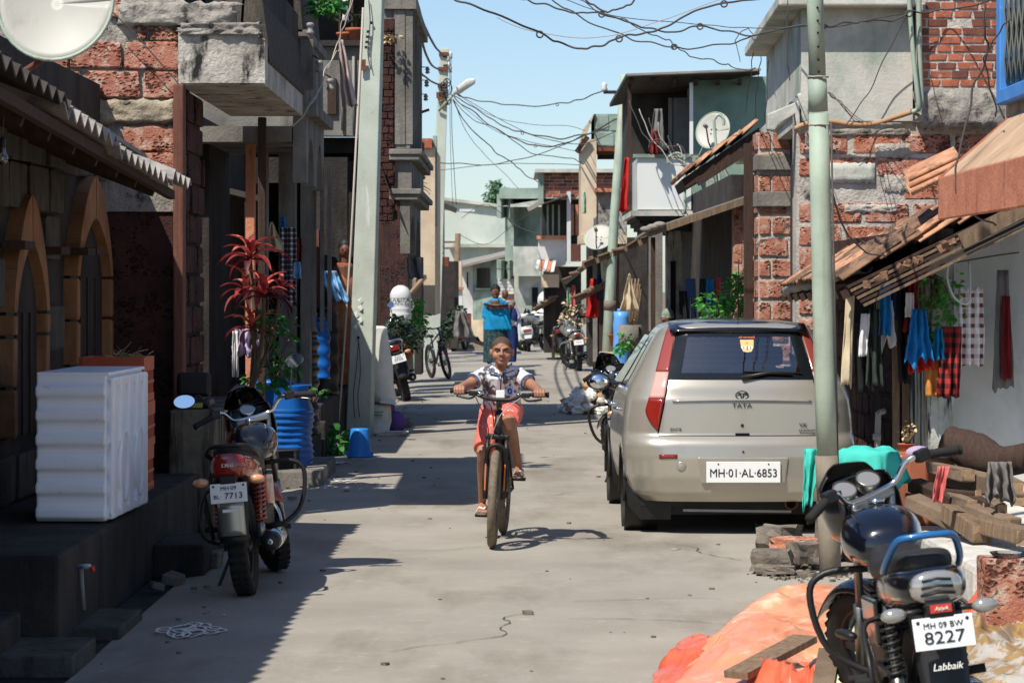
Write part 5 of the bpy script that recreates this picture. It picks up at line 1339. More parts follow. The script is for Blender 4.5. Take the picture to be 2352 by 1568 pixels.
 # turn signals
 for s in (-1, 1):
  zi = 0.695 if style == 'B' else 0.69
  m = MB(); m.tube([(s * 0.05, yr, zi), (s * 0.12, yr - 0.02, zi)], 0.011, 8); ts = B(m, 'turn_signal', 'black_plastic')
  m = MB(); m.ball((s * 0.158, yr - 0.03, zi), (0.047, 0.026, 0.026), 14, 8); B(m, 'lens', 'clear_lens' if style == 'B' else 'amber_lens', ts)
 # suspension, frame, engine
 for s in (-1, 1):
  a, b = V((s * 0.115, -0.02, 0.33)), V((s * 0.115, 0.06, 0.665))
  m = MB(); m.tube([a, b], 0.014, 8); m.tube([a, a.lerp(b, 0.3)], 0.024, 8); sh = B(m, 'shock_absorber', 'steel')
  m = MB(); hel = []
  for i in range(97):
   f = i / 96; p = a.lerp(b, 0.25 + 0.7 * f); t_ = f * 2 * math.pi * 9
   hel.append(p + V((0.030 * math.cos(t_), 0.030 * math.sin(t_), 0)))
  m.tube(hel, 0.0075, 5); B(m, 'spring', spring, sh)
  m = MB(); m.bar((s * 0.095, 0, 0.30), (s * 0.085, 0.50, 0.36), 0.03, 0.045); B(m, 'swingarm', 'black_plastic')
  m = MB(); m.tube([(s * 0.10, 0.60, 0.33), (s * 0.22, 0.60, 0.33)], 0.016, 8); B(m, 'footpeg', 'rubber')
  m = MB(); m.tube([(s * 0.12, 0.22, 0.37), (s * 0.24, 0.20, 0.38)], 0.017, 8); B(m, 'footpeg', 'rubber')
  m = MB()
  m.hexa([(s * 0.10, 0.22, 0.50), (s * 0.125, 0.50, 0.48), (s * 0.125, 0.50, 0.66), (s * 0.12, 0.14, 0.68), (s * 0.145, 0.22, 0.50), (s * 0.15, 0.50, 0.48), (s * 0.15, 0.50, 0.66), (s * 0.15, 0.14, 0.68)]); B(m, 'side_panel', cowl, bev=0.015)
 m = MB(); m.box(-0.09, 0.09, 0.45, 0.95, 0.24, 0.48); B(m, 'crankcase', 'dark_metal', bev=0.03)
 m = MB()
 for i in range(8): m.box(-0.085, 0.085, 0.72, 0.90, 0.485 + i * 0.022, 0.495 + i * 0.022)
 m.box(-0.065, 0.065, 0.74, 0.88, 0.48, 0.67); B(m, 'cylinder', 'dark_metal')
 m = MB(); m.tube([(0, 0.96, 0.86), (0, 1.0, 0.62), (0, 0.95, 0.3)], 0.022, 8); m.tube([(0, 0.95, 0.80), (0, 0.3, 0.70)], 0.022, 8); B(m, 'frame', 'black_plastic')
 m = MB(); m.tube(smoothpath([(0.03, 0.92, 0.52), (0.10, 1.0, 0.40), (0.13, 0.85, 0.27), (0.14, 0.55, 0.26)], 5), 0.018, 8); B(m, 'exhaust_pipe', 'chrome')
 m = MB(); m.lathe([(0.022, 0.55), (0.045, 0.48), (0.052, 0.40), (0.056, -0.02), (0.05, -0.05), (0.02, -0.055)], 18, (0.165, 0, 0.30), 'Y'); ex = B(m, 'muffler', 'black_plastic')
 m = MB(); m.lathe([(0.057, 0.3), (0.060, 0.3), (0.060, 0.05), (0.057, 0.05)], 18, (0.165, 0, 0.30), 'Y', caps=False); B(m, 'heat_shield', 'chrome', ex)
 m = MB(); m.lathe([(0.018, -0.055), (0.018, -0.075), (0.012, -0.075)], 12, (0.165, 0, 0.30), 'Y'); B(m, 'tail_pipe', 'chrome', ex)
 m = MB(); m.bar((-0.10, 0.52, 0.28), (-0.235, 0.50, 0.0), 0.016, 0.02); m.bar((-0.235, 0.47, 0.005), (-0.27, 0.52, 0.005), 0.03, 0.008); B(m, 'side_stand', 'dark_metal')
 m = MB(); m.box(-0.115, -0.095, 0.02, 0.55, 0.27, 0.40); B(m, 'chain_case', 'black_plastic', bev=0.02)
 if guard:
  for s in (-1, 1):
   m = MB(); m.tube(smoothpath([(s * 0.05, 0.97, 0.70), (s * 0.22, 0.98, 0.70), (s * 0.29, 0.98, 0.62), (s * 0.24, 0.97, 0.40), (s * 0.06, 0.93, 0.28)], 5), 0.014, 8); B(m, 'crash_guard', 'black_plastic')
 if saree:
  m = MB(); m.tube(smoothpath([(-0.13, 0.12, 0.62), (-0.20, 0.08, 0.60), (-0.22, -0.10, 0.50), (-0.21, -0.10, 0.36), (-0.15, 0.06, 0.30)], 5), 0.01, 8)
  for i in range(4): m.tube([(-0.20, 0.05 - 0.04 * i, 0.585 - 0.02 * i), (-0.17, 0.06 - 0.03 * i, 0.33)], 0.005, 5)
  B(m, 'sari_guard', 'dark_metal')
 return root
def bikepos(xc, yc, X=None):
 p = G(xc, yc); return (p.x, p.y, 0)
motorcycle('red and black motorcycle with plate MH 09 BL 7713 parked in the left shade', (-1.535, 15.65, 0), R(-1.2), -0.085, 0.42, 'black_paint', 'red_paint', 'A',
   (('MH·09', 0.022, 0.026, 0, 'ink', 1.05), ('BL·', 0.022, -0.02, -0.066, 'ink', 1.0), ('7713', 0.034, -0.018, 0.028, 'ink', 1.1)), (True, True), True, 'red_paint', 'black_plastic')
m8 = motorcycle('black motorcycle with plate MH 09 BW 8227 and blue grab rail in the right foreground', (1.55, 9.72, -0.02), R(0.5), -0.12, 0.55, 'blue_black', 'black_paint', 'B',
   (('MH 09 BW', 0.02, 0.026, 0, 'ink', 1.05), ('8227', 0.042, -0.017, 0, 'ink', 1.2)), (False, False), True, 'dark_metal', 'blue_paint', guard=True)
mb = MB(); mb.tube(smoothpath([(-0.17, 0.62, 0.55), (-0.21, 0.45, 0.54)], 4), 0.008, 6); lv = mb.build('mirror_stalk', 'black_plastic', m8, world=False)
mb = MB(); mb.ball((-0.235, 0.38, 0.535), (0.032, 0.085, 0.02), 14, 8, rot=(0, 0.3, 0.25)); mb.build('mirror_housing', 'black_plastic', lv, world=False)
motorcycle('black motorcycle with plate 3732 leaning behind the concrete pole', bikepos(935, 920), R(9), -0.28, 0.5, 'black_paint', 'black_paint', 'C',
   (('MH 09 BL', 0.016, 0.028, 0, 'ink', 1.0), ('3732', 0.036, -0.012, 0, 'ink', 1.2)), (True, True), False, 'dark_metal', 'chrome', guard=False, chrome_fender=True).scale = (1.12, 1.12, 1.12)
motorcycle('silver motorcycle with red square tail lamp parked by the right-hand steps', bikepos(1330, 852), R(6), -0.10, 0.6, 'silver_paint', 'silver_paint', 'C', (('MH 09', 0.03, 0.0, 0, 'red_ink', 1.0),), (False, False), False, 'steel', 'chrome', wire=True)
motorcycle('old motorcycle with red tank half hidden behind the thin far pole', bikepos(1300, 836), R(-14), -0.12, 0.6, 'red_paint', 'dark_metal', 'C', (), (False, False), False, 'steel', 'chrome', wire=True)
motorcycle('black motorcycle peeking out from beyond the silver car', (1.10, 24.2, 0), R(2), -0.10, 0.45, 'black_paint', 'black_paint', 'C', (), (False, False), True, 'dark_metal', 'black_plastic')
motorcycle('green and silver motorcycle facing the lane next to the white scooter', (bikepos(1240, 806)[0] + 0.15, 77.0, 0), R(150), -0.1, -0.4, 'silver_paint', 'silver_paint', 'C', (), (False, False), True)
# ------------------------------------------------------------ scooters
def scooter(lab, loc, heading, body, lean=-0.12, sign=None):
 root = thing('scooter', lab, 'scooter', loc, (0, lean, heading), 'parked scooters')
 def B(mb, name, mat, par=root, **k): return mb.build(name, mat, par, world=False, **k)
 wheel(root, 'rear_wheel', 0, 0.22, 0.045, Matrix(), 'steel')
 wheel(root, 'front_wheel', 1.24, 0.22, 0.045, Matrix(), 'steel')
 m = MB(); tc = [(-0.32, 0.10, 0.08, 0.62), (-0.26, 0.16, 0.14, 0.60), (-0.05, 0.19, 0.19, 0.55), (0.25, 0.17, 0.18, 0.52), (0.45, 0.10, 0.12, 0.45)]
 m.rings([superring((0, y, z), w_, h_, 18, 2.8) for y, w_, h_, z in tc]); B(m, 'body', body, sub=1)
 m = MB(); st = [(-0.28, 0.08, 0.03, 0.76), (-0.1, 0.14, 0.05, 0.77), (0.2, 0.14, 0.05, 0.745), (0.42, 0.09, 0.04, 0.73)]
 m.rings([superring((0, y, z), w_, h_, 16, 3) for y, w_, h_, z in st]); B(m, 'seat', 'seat', sub=1)
 m = MB(); m.tube(smoothpath([(-0.13, -0.1, 0.74), (-0.12, -0.28, 0.80), (0, -0.36, 0.83), (0.12, -0.28, 0.80), (0.13, -0.1, 0.74)], 5), 0.016, 8); B(m, 'grab_rail', 'black_plastic')
 m = MB(); m.box(-0.11, 0.11, -0.345, -0.28, 0.56, 0.64); B(m, 'tail_lamp', 'red_lens_pale', bev=0.02)
 m = MB(); m.box(-0.10, 0.10, -0.33, -0.322, 0.38, 0.48); B(m, 'number_plate', 'plate_white')
 m = MB(); m.grid(lambda u, v: V(((u - 0.5) * 0.2, -0.28 - 0.05 * v, 0.5 - 0.25 * v)), 4, 5); B(m, 'mudguard', 'black_plastic', solid=0.01)
 m = MB(); m.box(-0.16, 0.16, 0.4, 0.95, 0.24, 0.32); B(m, 'floorboard', 'black_plastic', bev=0.02)
 m = MB(); m.grid(lambda u, v: V(((u - 0.5) * (0.36 - 0.12 * v), 0.98 + 0.10 * v + 0.06 * (1 - (2 * u - 1) ** 2), 0.28 + 0.62 * v)), 10, 8); B(m, 'leg_shield', body, solid=0.02)
 m = MB(); m.tube([(0, 1.24, 0.22), (0, 1.06, 0.95)], 0.03, 8); B(m, 'fork', 'dark_metal')
 m = MB(); m.rings([superring((0, y, 0.98), w_, h_, 14, 2.6) for y, w_, h_ in ((0.93, 0.1, 0.05), (1.0, 0.16, 0.07), (1.10, 0.12, 0.07), (1.14, 0.05, 0.04))]); B(m, 'handlebar_cowl', body, sub=1)
 m = MB(); m.tube([(-0.34, 0.93, 1.0), (-0.15, 0.99, 1.0), (0.15, 0.99, 1.0), (0.34, 0.93, 1.0)], 0.016, 8); B(m, 'handlebar', 'black_plastic')
 m = MB(); m.grid(lambda u, v: V(((u - 0.5) * 0.12, 1.24 + 0.25 * math.sin(-1 + 2 * v), 0.22 + 0.26 * math.cos(-1 + 2 * v))), 4, 10); B(m, 'front_mudguard', body, solid=0.008)
 m = MB(); m.lathe([(0.03, -0.28), (0.055, -0.2), (0.055, 0.15), (0.03, 0.2)], 14, (0.16, 0, 0.24), 'Y'); B(m, 'muffler', 'dark_metal')
 return root
scooter('white scooter with pale red tail lamp parked past the woman in blue', bikepos(1215, 808), R(4), 'white_paint')
scooter('red scooter parked beyond the standing bicycle on the left', bikepos(1042, 806), R(-14), 'red_paint')
# ------------------------------------------------------------ bicycles
def bicycle(lab, loc, heading, frame, accent, dusty=True, lean=0.0, steer=0.0, grp='bicycles', rw=0.335, crank=0.0):
 root = thing('bicycle', lab, 'bicycle', loc, (0, lean, heading), grp)
 def B(mb, name, mat, par=root, **k): return mb.build(name, mat, par, world=False, **k)
 r, wb = rw, 1.04
 ty = 'rubber_dusty' if dusty else 'rubber'
 wheel(root, 'rear_wheel', 0, r, 0.027, Matrix(), 'black_plastic', wire=True, tyre=ty, dusty=ty)
 piv = V((0, wb - 0.10, 0.72)); ax = V((0, -0.33, 1)).normalized()
 S = Matrix.Translation(piv) @ Matrix.Rotation(steer, 4, ax) @ Matrix.Translation(-piv)
 wheel(root, 'front_wheel', wb, r, 0.029, S, 'black_plastic', wire=True, tyre=ty, dusty=ty, disc=False)
 def sm():
  m = MB(); m.M = S; return m
 for s in (-1, 1):
  m = sm(); m.tube([(s * 0.062, wb, r), (s * 0.066, wb - 0.03, r + 0.12), (s * 0.066, wb - 0.085, 0.60)], [0.017, 0.022, 0.022], 10); m.tube([(s * 0.066, wb - 0.085, 0.60), (s * 0.064, wb - 0.125, 0.74)], 0.016, 10); fl = B(m, 'fork_leg', 'dark_metal' if False else frame)
  m = sm(); m.box(s * 0.066 - 0.004, s * 0.066 + 0.004, wb + 0.02, wb + 0.03, r + 0.06, r + 0.24); B(m, 'decal', accent, fl)
 m = sm(); m.tube(smoothpath([(-0.066, wb - 0.06, 0.56), (-0.055, wb - 0.02, 0.67), (0, wb - 0.01, 0.705), (0.055, wb - 0.02, 0.67), (0.066, wb - 0.06, 0.56)], 5), 0.015, 8); B(m, 'fork_arch', frame)
 m = sm(); m.box(-0.085, 0.085, wb - 0.16, wb - 0.105, 0.735, 0.772); B(m, 'fork_crown', frame, bev=0.012)
 ht0, ht1 = V((0, wb - 0.13, 0.76)), V((0, wb - 0.19, 0.93))
 m = sm(); m.tube([ht0, ht1], 0.026, 12); B(m, 'head_tube', frame)
 m = sm(); m.tube([ht1, ht1 + V((0, -0.01, 0.05))], 0.018, 10); m.bar(ht1 + V((0, 0, 0.035)), ht1 + V((0, 0.08, 0.075)), 0.04, 0.035); B(m, 'stem', 'steel')
 bc = ht1 + V((0, 0.085, 0.08))
 hp = [(-0.335, -0.06, 0.045), (-0.20, -0.03, 0.04), (-0.10, 0.0, 0.01), (-0.05, 0, 0), (0.05, 0, 0), (0.10, 0, 0.01), (0.20, -0.03, 0.04), (0.335, -0.06, 0.045)]
 m = sm(); m.tube(smoothpath([bc + V(p) for p in hp], 5), 0.0135, 10); B(m, 'handlebar', 'dark_metal')
 for s in (-1, 1):
  e, k = bc + V((s * 0.335, -0.06, 0.045)), bc + V((s * 0.225, -0.035, 0.041))
  d = (e - k).normalized()
  m = sm(); m.tube([k + d * (0.0115 * i) for i in range(11)], [0.0165 + 0.0014 * (i % 2) for i in range(11)], 10); m.tube([e - d * 0.006, e + d * 0.004], 0.02, 10); B(m, 'grip', 'rubber')
  m = sm(); m.cbox(k - d * 0.045 + V((0, 0.01, -0.004)), 0.06, 0.03, 0.035); lv = B(m, 'brake_clamp', 'black_plastic', bev=0.006)
  m = sm(); m.tube(smoothpath([k - d * 0.06 + V((0, 0.03, -0.02)), k - d * 0.02 + V((0, 0.055, -0.04)), k + d * 0.07 + V((0, 0.05, -0.03))], 4), 0.008, 6); B(m, 'brake_lever', 'black_plastic', lv)
  m = sm(); m.ball(k - d * 0.095 + V((0, 0.01, 0.0)), (0.014, 0.014, 0.014), 8, 6); B(m, 'clamp_bolt', 'steel', lv)
 for i, (a, b, c) in enumerate((((-0.15, 0.02, 0.02), (-0.02, 0.14, -0.10), (0.05, 0.03, -0.30)), ((0.15, 0.02, 0.02), (0.05, 0.13, -0.04), (0.02, -0.02, -0.24)), ((0.16, 0.02, 0.01), (0.06, 0.10, -0.20), (0.066, 0.02, -0.45)))):
  m = sm(); m.tube(smoothpath([bc + V(a), bc + V(b), bc + V(c)], 6), 0.004, 6); B(m, 'brake_cable', 'cable_pale' if i == 0 else 'black_plastic')
 bb = V((0, 0.43, 0.30)); sc = V((0, 0.24, 0.76))
 for nm, a, b, rr in (('down_tube', ht0 + V((0, 0, 0.02)), bb, 0.022), ('top_tube', ht1 + V((0, 0, -0.03)), sc + V((0, 0, -0.06)), 0.018), ('seat_tube', bb, sc, 0.018)):
  m = MB(); m.tube([a, b], rr, 10); B(m, nm, frame)
 for s in (-1, 1):
  m = MB(); m.tube([bb + V((s * 0.03, 0, 0)), (s * 0.06, 0, r)], 0.011, 8); B(m, 'chain_stay', frame)
  m = MB(); m.tube([sc + V((s * 0.02, 0, -0.05)), (s * 0.06, 0, r)], 0.01, 8); B(m, 'seat_stay', frame)
  a = crank + (0 if s > 0 else math.pi)
  cp = bb + V((s * 0.075, 0.165 * math.cos(a), 0.165 * math.sin(a)))
  m = MB(); m.bar(bb + V((s * 0.06, 0, 0)), cp, 0.014, 0.026); ck = B(m, 'crank_arm', 'steel')
  m = MB(); m.cbox(cp + V((s * 0.055, 0, 0)), 0.10, 0.08, 0.022); B(m, 'pedal', 'black_plastic', ck, bev=0.005)
 m = MB(); m.lathe([(0.085, -0.003), (0.09, -0.003), (0.09, 0.003), (0.085, 0.003), (0.03, 0.0)], 26, bb + V((0.055, 0, 0)), 'X'); B(m, 'chainring', 'dark_metal')
 m = MB(); m.tube([sc, sc + V((0, -0.02, 0.05))], 0.014, 8); B(m, 'seat_post', 'steel')
 m = MB(); m.rings([superring(sc + V((0, y, z)), w_, 0.028, 14, 2.6) for y, z, w_ in ((-0.16, 0.075, 0.03), (-0.12, 0.078, 0.075), (-0.04, 0.07, 0.07), (0.06, 0.066, 0.03), (0.13, 0.066, 0.02))]); B(m, 'saddle', 'seat', sub=1)
 return root
# ------------------------------------------------------------ silver hatchback (local: +Y ahead, y = 0 at the rear bumper)
mk('car_paint', C(184, 178, 164), C(175, 169, 155), 0.28, 0.5, ns=0.8, coat=0.7, spec=0.5, dirt=(C(150, 140, 124), 2.0, 0.55, 0.9))
SL = [  # z, half width, y rear, y front, corner radius
 (0.24, 0.76, 0.10, 3.66, 0.30), (0.30, 0.80, 0.035, 3.74, 0.30), (0.42, 0.83, 0.008, 3.79, 0.30), (0.56, 0.847, 0.0, 3.80, 0.30), (0.655, 0.848, 0.012, 3.79, 0.30),
 (0.705, 0.845, 0.05, 3.77, 0.30), (0.72, 0.843, 0.075, 3.76, 0.30), (0.85, 0.835, 0.08, 3.62, 0.30), (0.965, 0.82, 0.085, 3.30, 0.30), (1.0, 0.812, 0.10, 3.0, 0.30), (1.06, 0.79, 0.12, 2.85, 0.29),
 (1.12, 0.755, 0.15, 2.72, 0.27), (1.25, 0.685, 0.225, 2.50, 0.25), (1.38, 0.615, 0.305, 2.26, 0.23), (1.45, 0.575, 0.35, 2.12, 0.21), (1.475, 0.555, 0.34, 2.05, 0.2),
 (1.50, 0.52, 0.37, 1.98, 0.2), (1.52, 0.46, 0.46, 1.9, 0.2), (1.535, 0.36, 0.62, 1.75, 0.2), (1.54, 0.2, 0.9, 1.5, 0.15)]
def slp(z):
 z = max(min(z, SL[-1][0]), SL[0][0])
 for a, b in zip(SL, SL[1:]):
  if a[0] <= z <= b[0]:
   f = (z - a[0]) / (b[0] - a[0])
   return [a[i] + (b[i] - a[i]) * f for i in range(1, 5)]
def ysurf(x, z):
 w_, yr, yf, rc = slp(z)
 ax = abs(x)
 y = yr + 0.07 * (x / w_) ** 2
 if ax > w_ - rc: y += rc * 0.9 * (1 - math.sqrt(max(0.0, 1 - ((ax - w_ + rc) / rc) ** 2)))
 return y
def car_slice(z):
 w_, yr, yf, rc = slp(z)
 xs = [w_ * math.sin(R(90) * (i / 14)) for i in range(15)]
 half = [V((x, ysurf(x, z), z)) for x in xs]
 y0 = half[-1].y
 side = []
 for i in range(1, 25):
  f = i / 25
  y = y0 + (yf - 0.3 - y0) * f
  side.append(V((w_ * (1 - 0.10 * max(0, f - 0.55) ** 2 / 0.2), y, z)))
 ws = side[-1].x
 fr = [V((ws * math.cos(R(90) * i / 8), yf - 0.3 + 0.3 * math.sin(R(90) * i / 8), z)) for i in range(1, 9)]
 right = half + side + fr
 left = [V((-p.x, p.y, p.z)) for p in right[1:-1]][::-1]
 return right + left
def hwin(z): return 0.535 - 0.085 * (z - 1.12) / 0.33
car = thing('hatchback_car', 'silver-beige hatchback car with plate MH 01 AL 6853 parked at right', 'car', (1.655, 19.32, 0), (0, 0, R(0.5)))
def CB(mb, name, mat, par=None, **k): return mb.build(name, mat, par or car, world=False, **k)
mb = MB()
zs = []
for a, b in zip(SL, SL[1:]):
 n = max(1, round((b[0] - a[0]) / 0.022))
 zs += [a[0] + (b[0] - a[0]) * i / n for i in range(n)]
zs.append(SL[-1][0])
sl_ = [car_slice(z) for z in zs]
n = len(sl_[0])
vs = [p for s in sl_ for p in s]
fs = []
for i in range(len(zs) - 1):
 for j in range(n):
  q = [i * n + j, i * n + (j + 1) % n, (i + 1) * n + (j + 1) % n, (i + 1) * n + j]
  c = sum((vs[k] for k in q), V()) / 4
  if c.y < 0.6 and abs(c.x) < hwin(c.z) - 0.02 and 1.14 < c.z < 1.44: continue
  if 1.06 < c.z < 1.43 and c.y > slp(c.z)[2] - 0.32 and abs(c.x) < 0.6: continue
  if 1.04 < c.z < 1.41 and 0.95 < c.y < slp(c.z)[2] - 0.45 and abs(c.x) > slp(c.z)[0] - 0.06 and not (1.55 < c.y < 1.68): continue
  if c.z < 0.62 and abs(c.x) > 0.7 and min((c.y - 0.66) ** 2, (c.y - 3.12) ** 2) + (c.z - 0.29) ** 2 < 0.345 ** 2: continue
  fs.append(q)
fs.append([(len(zs) - 1) * n + j for j in range(n)])
mb.add(vs, fs, True)
body = CB(mb, 'body', 'car_paint')
mb = MB(); mb.box(-0.72, 0.72, 0.25, 3.6, 0.20, 0.34); mb.box(-0.68, 0.68, 1.05, 2.75, 0.34, 0.62); CB(mb, 'underbody', 'black_plastic')
def patch_rear(name, mat, f_in, f_out, z0, z1, off, nz=24, nx=6, par=None, solid=0.0):
 mb = MB()
 def f(u, v):
  z = z0 + (z1 - z0) * v
  x = f_in(z) + (f_out(z) - f_in(z)) * u
  return V((x, ysurf(x, z) - off, z))
 mb.grid(f, nx, nz)
 return CB(mb, name, mat, par, solid=solid)
rw = patch_rear('rear_window', 'pane', lambda z: -hwin(z), hwin, 1.125, 1.452, 0.006, 16, 30)
bor = MB()
def bord(u0, u1, v0, v1):
 def f(u, v):
  vv = v0 + (v1 - v0) * v; uu = u0 + (u1 - u0) * u
  z = 1.12 + 0.335 * vv; x = -hwin(z) + 2 * hwin(z) * uu
  return V((x, ysurf(x, z) - 0.008, z))
 bor.grid(f, max(2, int(30 * (u1 - u0))), max(2, int(16 * (v1 - v0))))
bord(0, 0.09, 0, 1); bord(0.91, 1, 0, 1); bord(0.09, 0.91, 0, 0.13); bord(0.09, 0.91, 0.9, 1)
CB(bor, 'window_border', 'glass_dark', rw)
for i in range(5):
 z = 1.21 + i * 0.04; mb = MB(); xx = hwin(z) * 0.8
 mb.tube([(x * xx / 6, ysurf(x * xx / 6, z) - 0.003, z) for x in range(-6, 7)], 0.0009, 4); CB(mb, 'heater_line', 'rust', rw)
for s in (-1, 1):
 fi = lambda z, s=s: s * (0.455 + 0.15 * (1.49 - z) / 0.74 + (0.0 if z > 0.80 else 0.0))
 def fo(z, s=s):
  k = (1.49 - z) / 0.74
  o_ = 0.505 + 0.185 * min(1, k * 1.25) ** 0.9
  if z < 0.90: o_ -= 0.09 * ((0.90 - z) / 0.15) ** 2
  return s * max(o_, abs(fi(z)) + 0.004)
 tl = patch_rear('tail_lamp', 'red_lens_pale', fi, fo, 1.17, 1.49, 0.012, 14, 6, solid=0.008)
 patch_rear('lamp_clear', 'lens_pink', fi, fo, 0.985, 1.168, 0.012, 10, 6, tl, 0.008)
 patch_rear('lamp_red', 'red_lens', fi, fo, 0.755, 0.983, 0.012, 12, 6, tl, 0.008)
 mb = MB(); mb.grid(lambda u, v: V((s * (0.47 + 0.13 * u), ysurf(0.47 + 0.13 * u, 0.55 + 0.03 * v) - 0.004, 0.555 + 0.03 * v)), 4, 2); CB(mb, 'reflector', 'red_lens', solid=0.004)
 mb = MB(); mb.hexa([(s * 0.70, 0.70 + 0.32, 0.10), (s * 0.86, 0.70 + 0.32, 0.14), (s * 0.86, 0.72 + 0.32, 0.14), (s * 0.70, 0.72 + 0.32, 0.10), (s * 0.74, 0.66 + 0.3, 0.34), (s * 0.86, 0.66 + 0.3, 0.40), (s * 0.86, 0.68 + 0.3, 0.40), (s * 0.74, 0.68 + 0.3, 0.34)])
 mb = MB(); mb.prism([(s * 0.50, 0.26, 0.10), (s * 0.72, 0.27, 0.10), (s * 0.81, 0.28, 0.20), (s * 0.845, 0.30, 0.42), (s * 0.80, 0.27, 0.34), (s * 0.70, 0.25, 0.23), (s * 0.50, 0.25, 0.21)], (0, 0.012, 0)); mf = CB(mb, 'mud_flap', 'black_plastic')
 text(mf, 'VIKTOR', 'dark_metal', (s * 0.61, 0.258, 0.125), 0.022, FACE_CAM)
 mb = MB(); mb.box(s * 0.83 - 0.006, s * 0.83 + 0.006, 1.15, 2.35, 0.70, 0.71); CB(mb, 'side_moulding', 'black_plastic')
 for y in (1.1, 2.05):
  mb = MB(); mb.tube([(s * 0.83, y, 0.86), (s * 0.865, y + 0.03, 0.865), (s * 0.865, y + 0.15, 0.865), (s * 0.83, y + 0.18, 0.86)], 0.014, 6); CB(mb, 'door_handle', 'chrome')
 mb = MB(); mb.ball((s * 0.93, 2.62, 1.02), (0.10, 0.06, 0.075), 14, 8); mm = CB(mb, 'wing_mirror', 'black_paint')
 mb = MB(); mb.ball((s * 0.93, 2.585, 1.02), (0.085, 0.03, 0.06), 12, 6); CB(mb, 'mirror_glass', 'mirror', mm)
 mb = MB(); mb.tube([(s * 0.84, 2.66, 0.99), (s * 0.78, 2.68, 0.98)], 0.03, 8); CB(mb, 'mirror_arm', 'black_paint', mm)
 def sidew(u, v, s=s):
  z = 1.035 + 0.38 * v; w_, yr, yf, rc = slp(z)
  return V((s * (w_ + 0.004), 0.92 + (yf - 1.3) * u, z))
 mb = MB(); mb.grid(sidew, 12, 8); CB(mb, 'side_window', 'pane')
 mb = MB(); mb.grid(lambda u, v: V((sidew(0.29 + 0.07 * u, v).x + s * 0.003, sidew(0.29 + 0.07 * u, v).y, sidew(u, v).z)), 2, 6); CB(mb, 'door_pillar', 'black_plastic')
 for nm, y in (('rear', 0.66), ('front', 3.12)):
  wh = wheel(car, 'wheel', y, 0.29, 0.085, Matrix.Translation((s * 0.715, 0, 0)), 'steel', 7)
  mb = MB(); mb.tube([(s * 0.835, y + 0.345 * math.cos(R(i * 10)), 0.29 + 0.345 * math.sin(R(i * 10))) for i in range(-1, 20)], 0.012, 6); CB(mb, 'wheel_arch', 'black_plastic')
  mb = MB(); mb.lathe([(0.33, -0.24), (0.34, 0.0)], 24, (s * 0.83 - (0.0 if s > 0 else -0.24), y, 0.29), 'X', caps=False); CB(mb, 'arch_liner', 'black_plastic')
mb = MB(); mb.grid(lambda u, v: V(((u - 0.5) * 1.06 * (1 - 0.2 * v), slp(1.07 + 0.35 * v)[2] - 0.10 * (2 * u - 1) ** 2 + 0.004, 1.07 + 0.35 * v)), 10, 6); CB(mb, 'windscreen', 'pane')
mb = MB()
mb.grid(lambda u, v: V(((u - 0.5) * 1.0, 0.335 - 0.012 + 0.2 * v + 0.05 * (2 * u - 1) ** 2, 1.468 + 0.055 * math.sin(v * 1.4) - 0.012 * (2 * u - 1) ** 2)), 14, 6); CB(mb, 'spoiler', 'black_paint', solid=0.016)
mb = MB(); mb.grid(lambda u, v: V(((u - 0.5) * 0.96, 0.50 + 1.45 * v, 1.545 - 0.05 * (2 * u - 1) ** 4 - 0.02 * (2 * v - 1) ** 2)), 14, 12); CB(mb, 'roof_skin', 'black_paint', solid=0.006)
mb = MB(); mb.tube([(0.02, 0.62, 1.54), (0.0, 0.35, 1.98)], 0.004, 6); CB(mb, 'aerial', 'black_plastic')
# wiper
yw = lambda x, z: ysurf(x, z) - 0.03
mb = MB(); mb.tube([(0.0, yw(0, 1.13), 1.13), (0.2, yw(0.2, 1.165), 1.165), (0.38, yw(0.38, 1.155), 1.155)], [0.016, 0.012, 0.008], 6); wp = CB(mb, 'wiper_arm', 'black_plastic')
mb = MB(); mb.tube([(0.02, yw(0.02, 1.175) + 0.012, 1.175), (0.22, yw(0.22, 1.175) + 0.012, 1.172), (0.44, yw(0.44, 1.16) + 0.012, 1.16)], 0.007, 6); CB(mb, 'wiper_blade', 'rubber', wp)
# shut lines, badge, lettering, plate
mb = MB()
for z, a, b in ((0.715, -0.6, 0.6),): mb.tube([(a + (b - a) * i / 20, ysurf(a + (b - a) * i / 20, z) - 0.001, z) for i in range(21)], 0.005, 4)
for s in (-1, 1): mb.tube([(s * (0.605 - 0.15 * i / 14), ysurf(0.605 - 0.15 * i / 14, 0.72 + 0.72 * i / 14) - 0.001, 0.72 + 0.72 * i / 14) for i in range(15)], 0.004, 4)
CB(mb, 'shut_line', 'cloth_black', kind='stuff')
mb = MB(); mb.tube([(-0.5 + i * 0.05, ysurf(-0.5 + i * 0.05, 0.965) - 0.006, 0.962 + 0.01 * math.cos((i - 10) / 10 * 1.5)) for i in range(21)], 0.008, 6); CB(mb, 'tailgate_crease', 'car_paint')
bz = 1.005
mb = MB(); mb.tube([(0.045 * math.cos(2 * math.pi * i / 28), ysurf(0, bz) - 0.008, bz + 0.03 * math.sin(2 * math.pi * i / 28)) for i in range(28)], 0.004, 6, closed=True); bd_ = CB(mb, 'badge', 'dark_metal')
for s in (-1, 1):
 mb = MB(); mb.tube(smoothpath([(s * 0.006, ysurf(0, bz) - 0.009, bz - 0.026), (s * 0.009, ysurf(0, bz) - 0.009, bz + 0.006), (s * 0.02, ysurf(0, bz) - 0.009, bz + 0.016), (s * 0.038, ysurf(0, bz) - 0.009, bz + 0.014)], 4), 0.0045, 5); CB(mb, 'badge_mark', 'dark_metal', bd_)
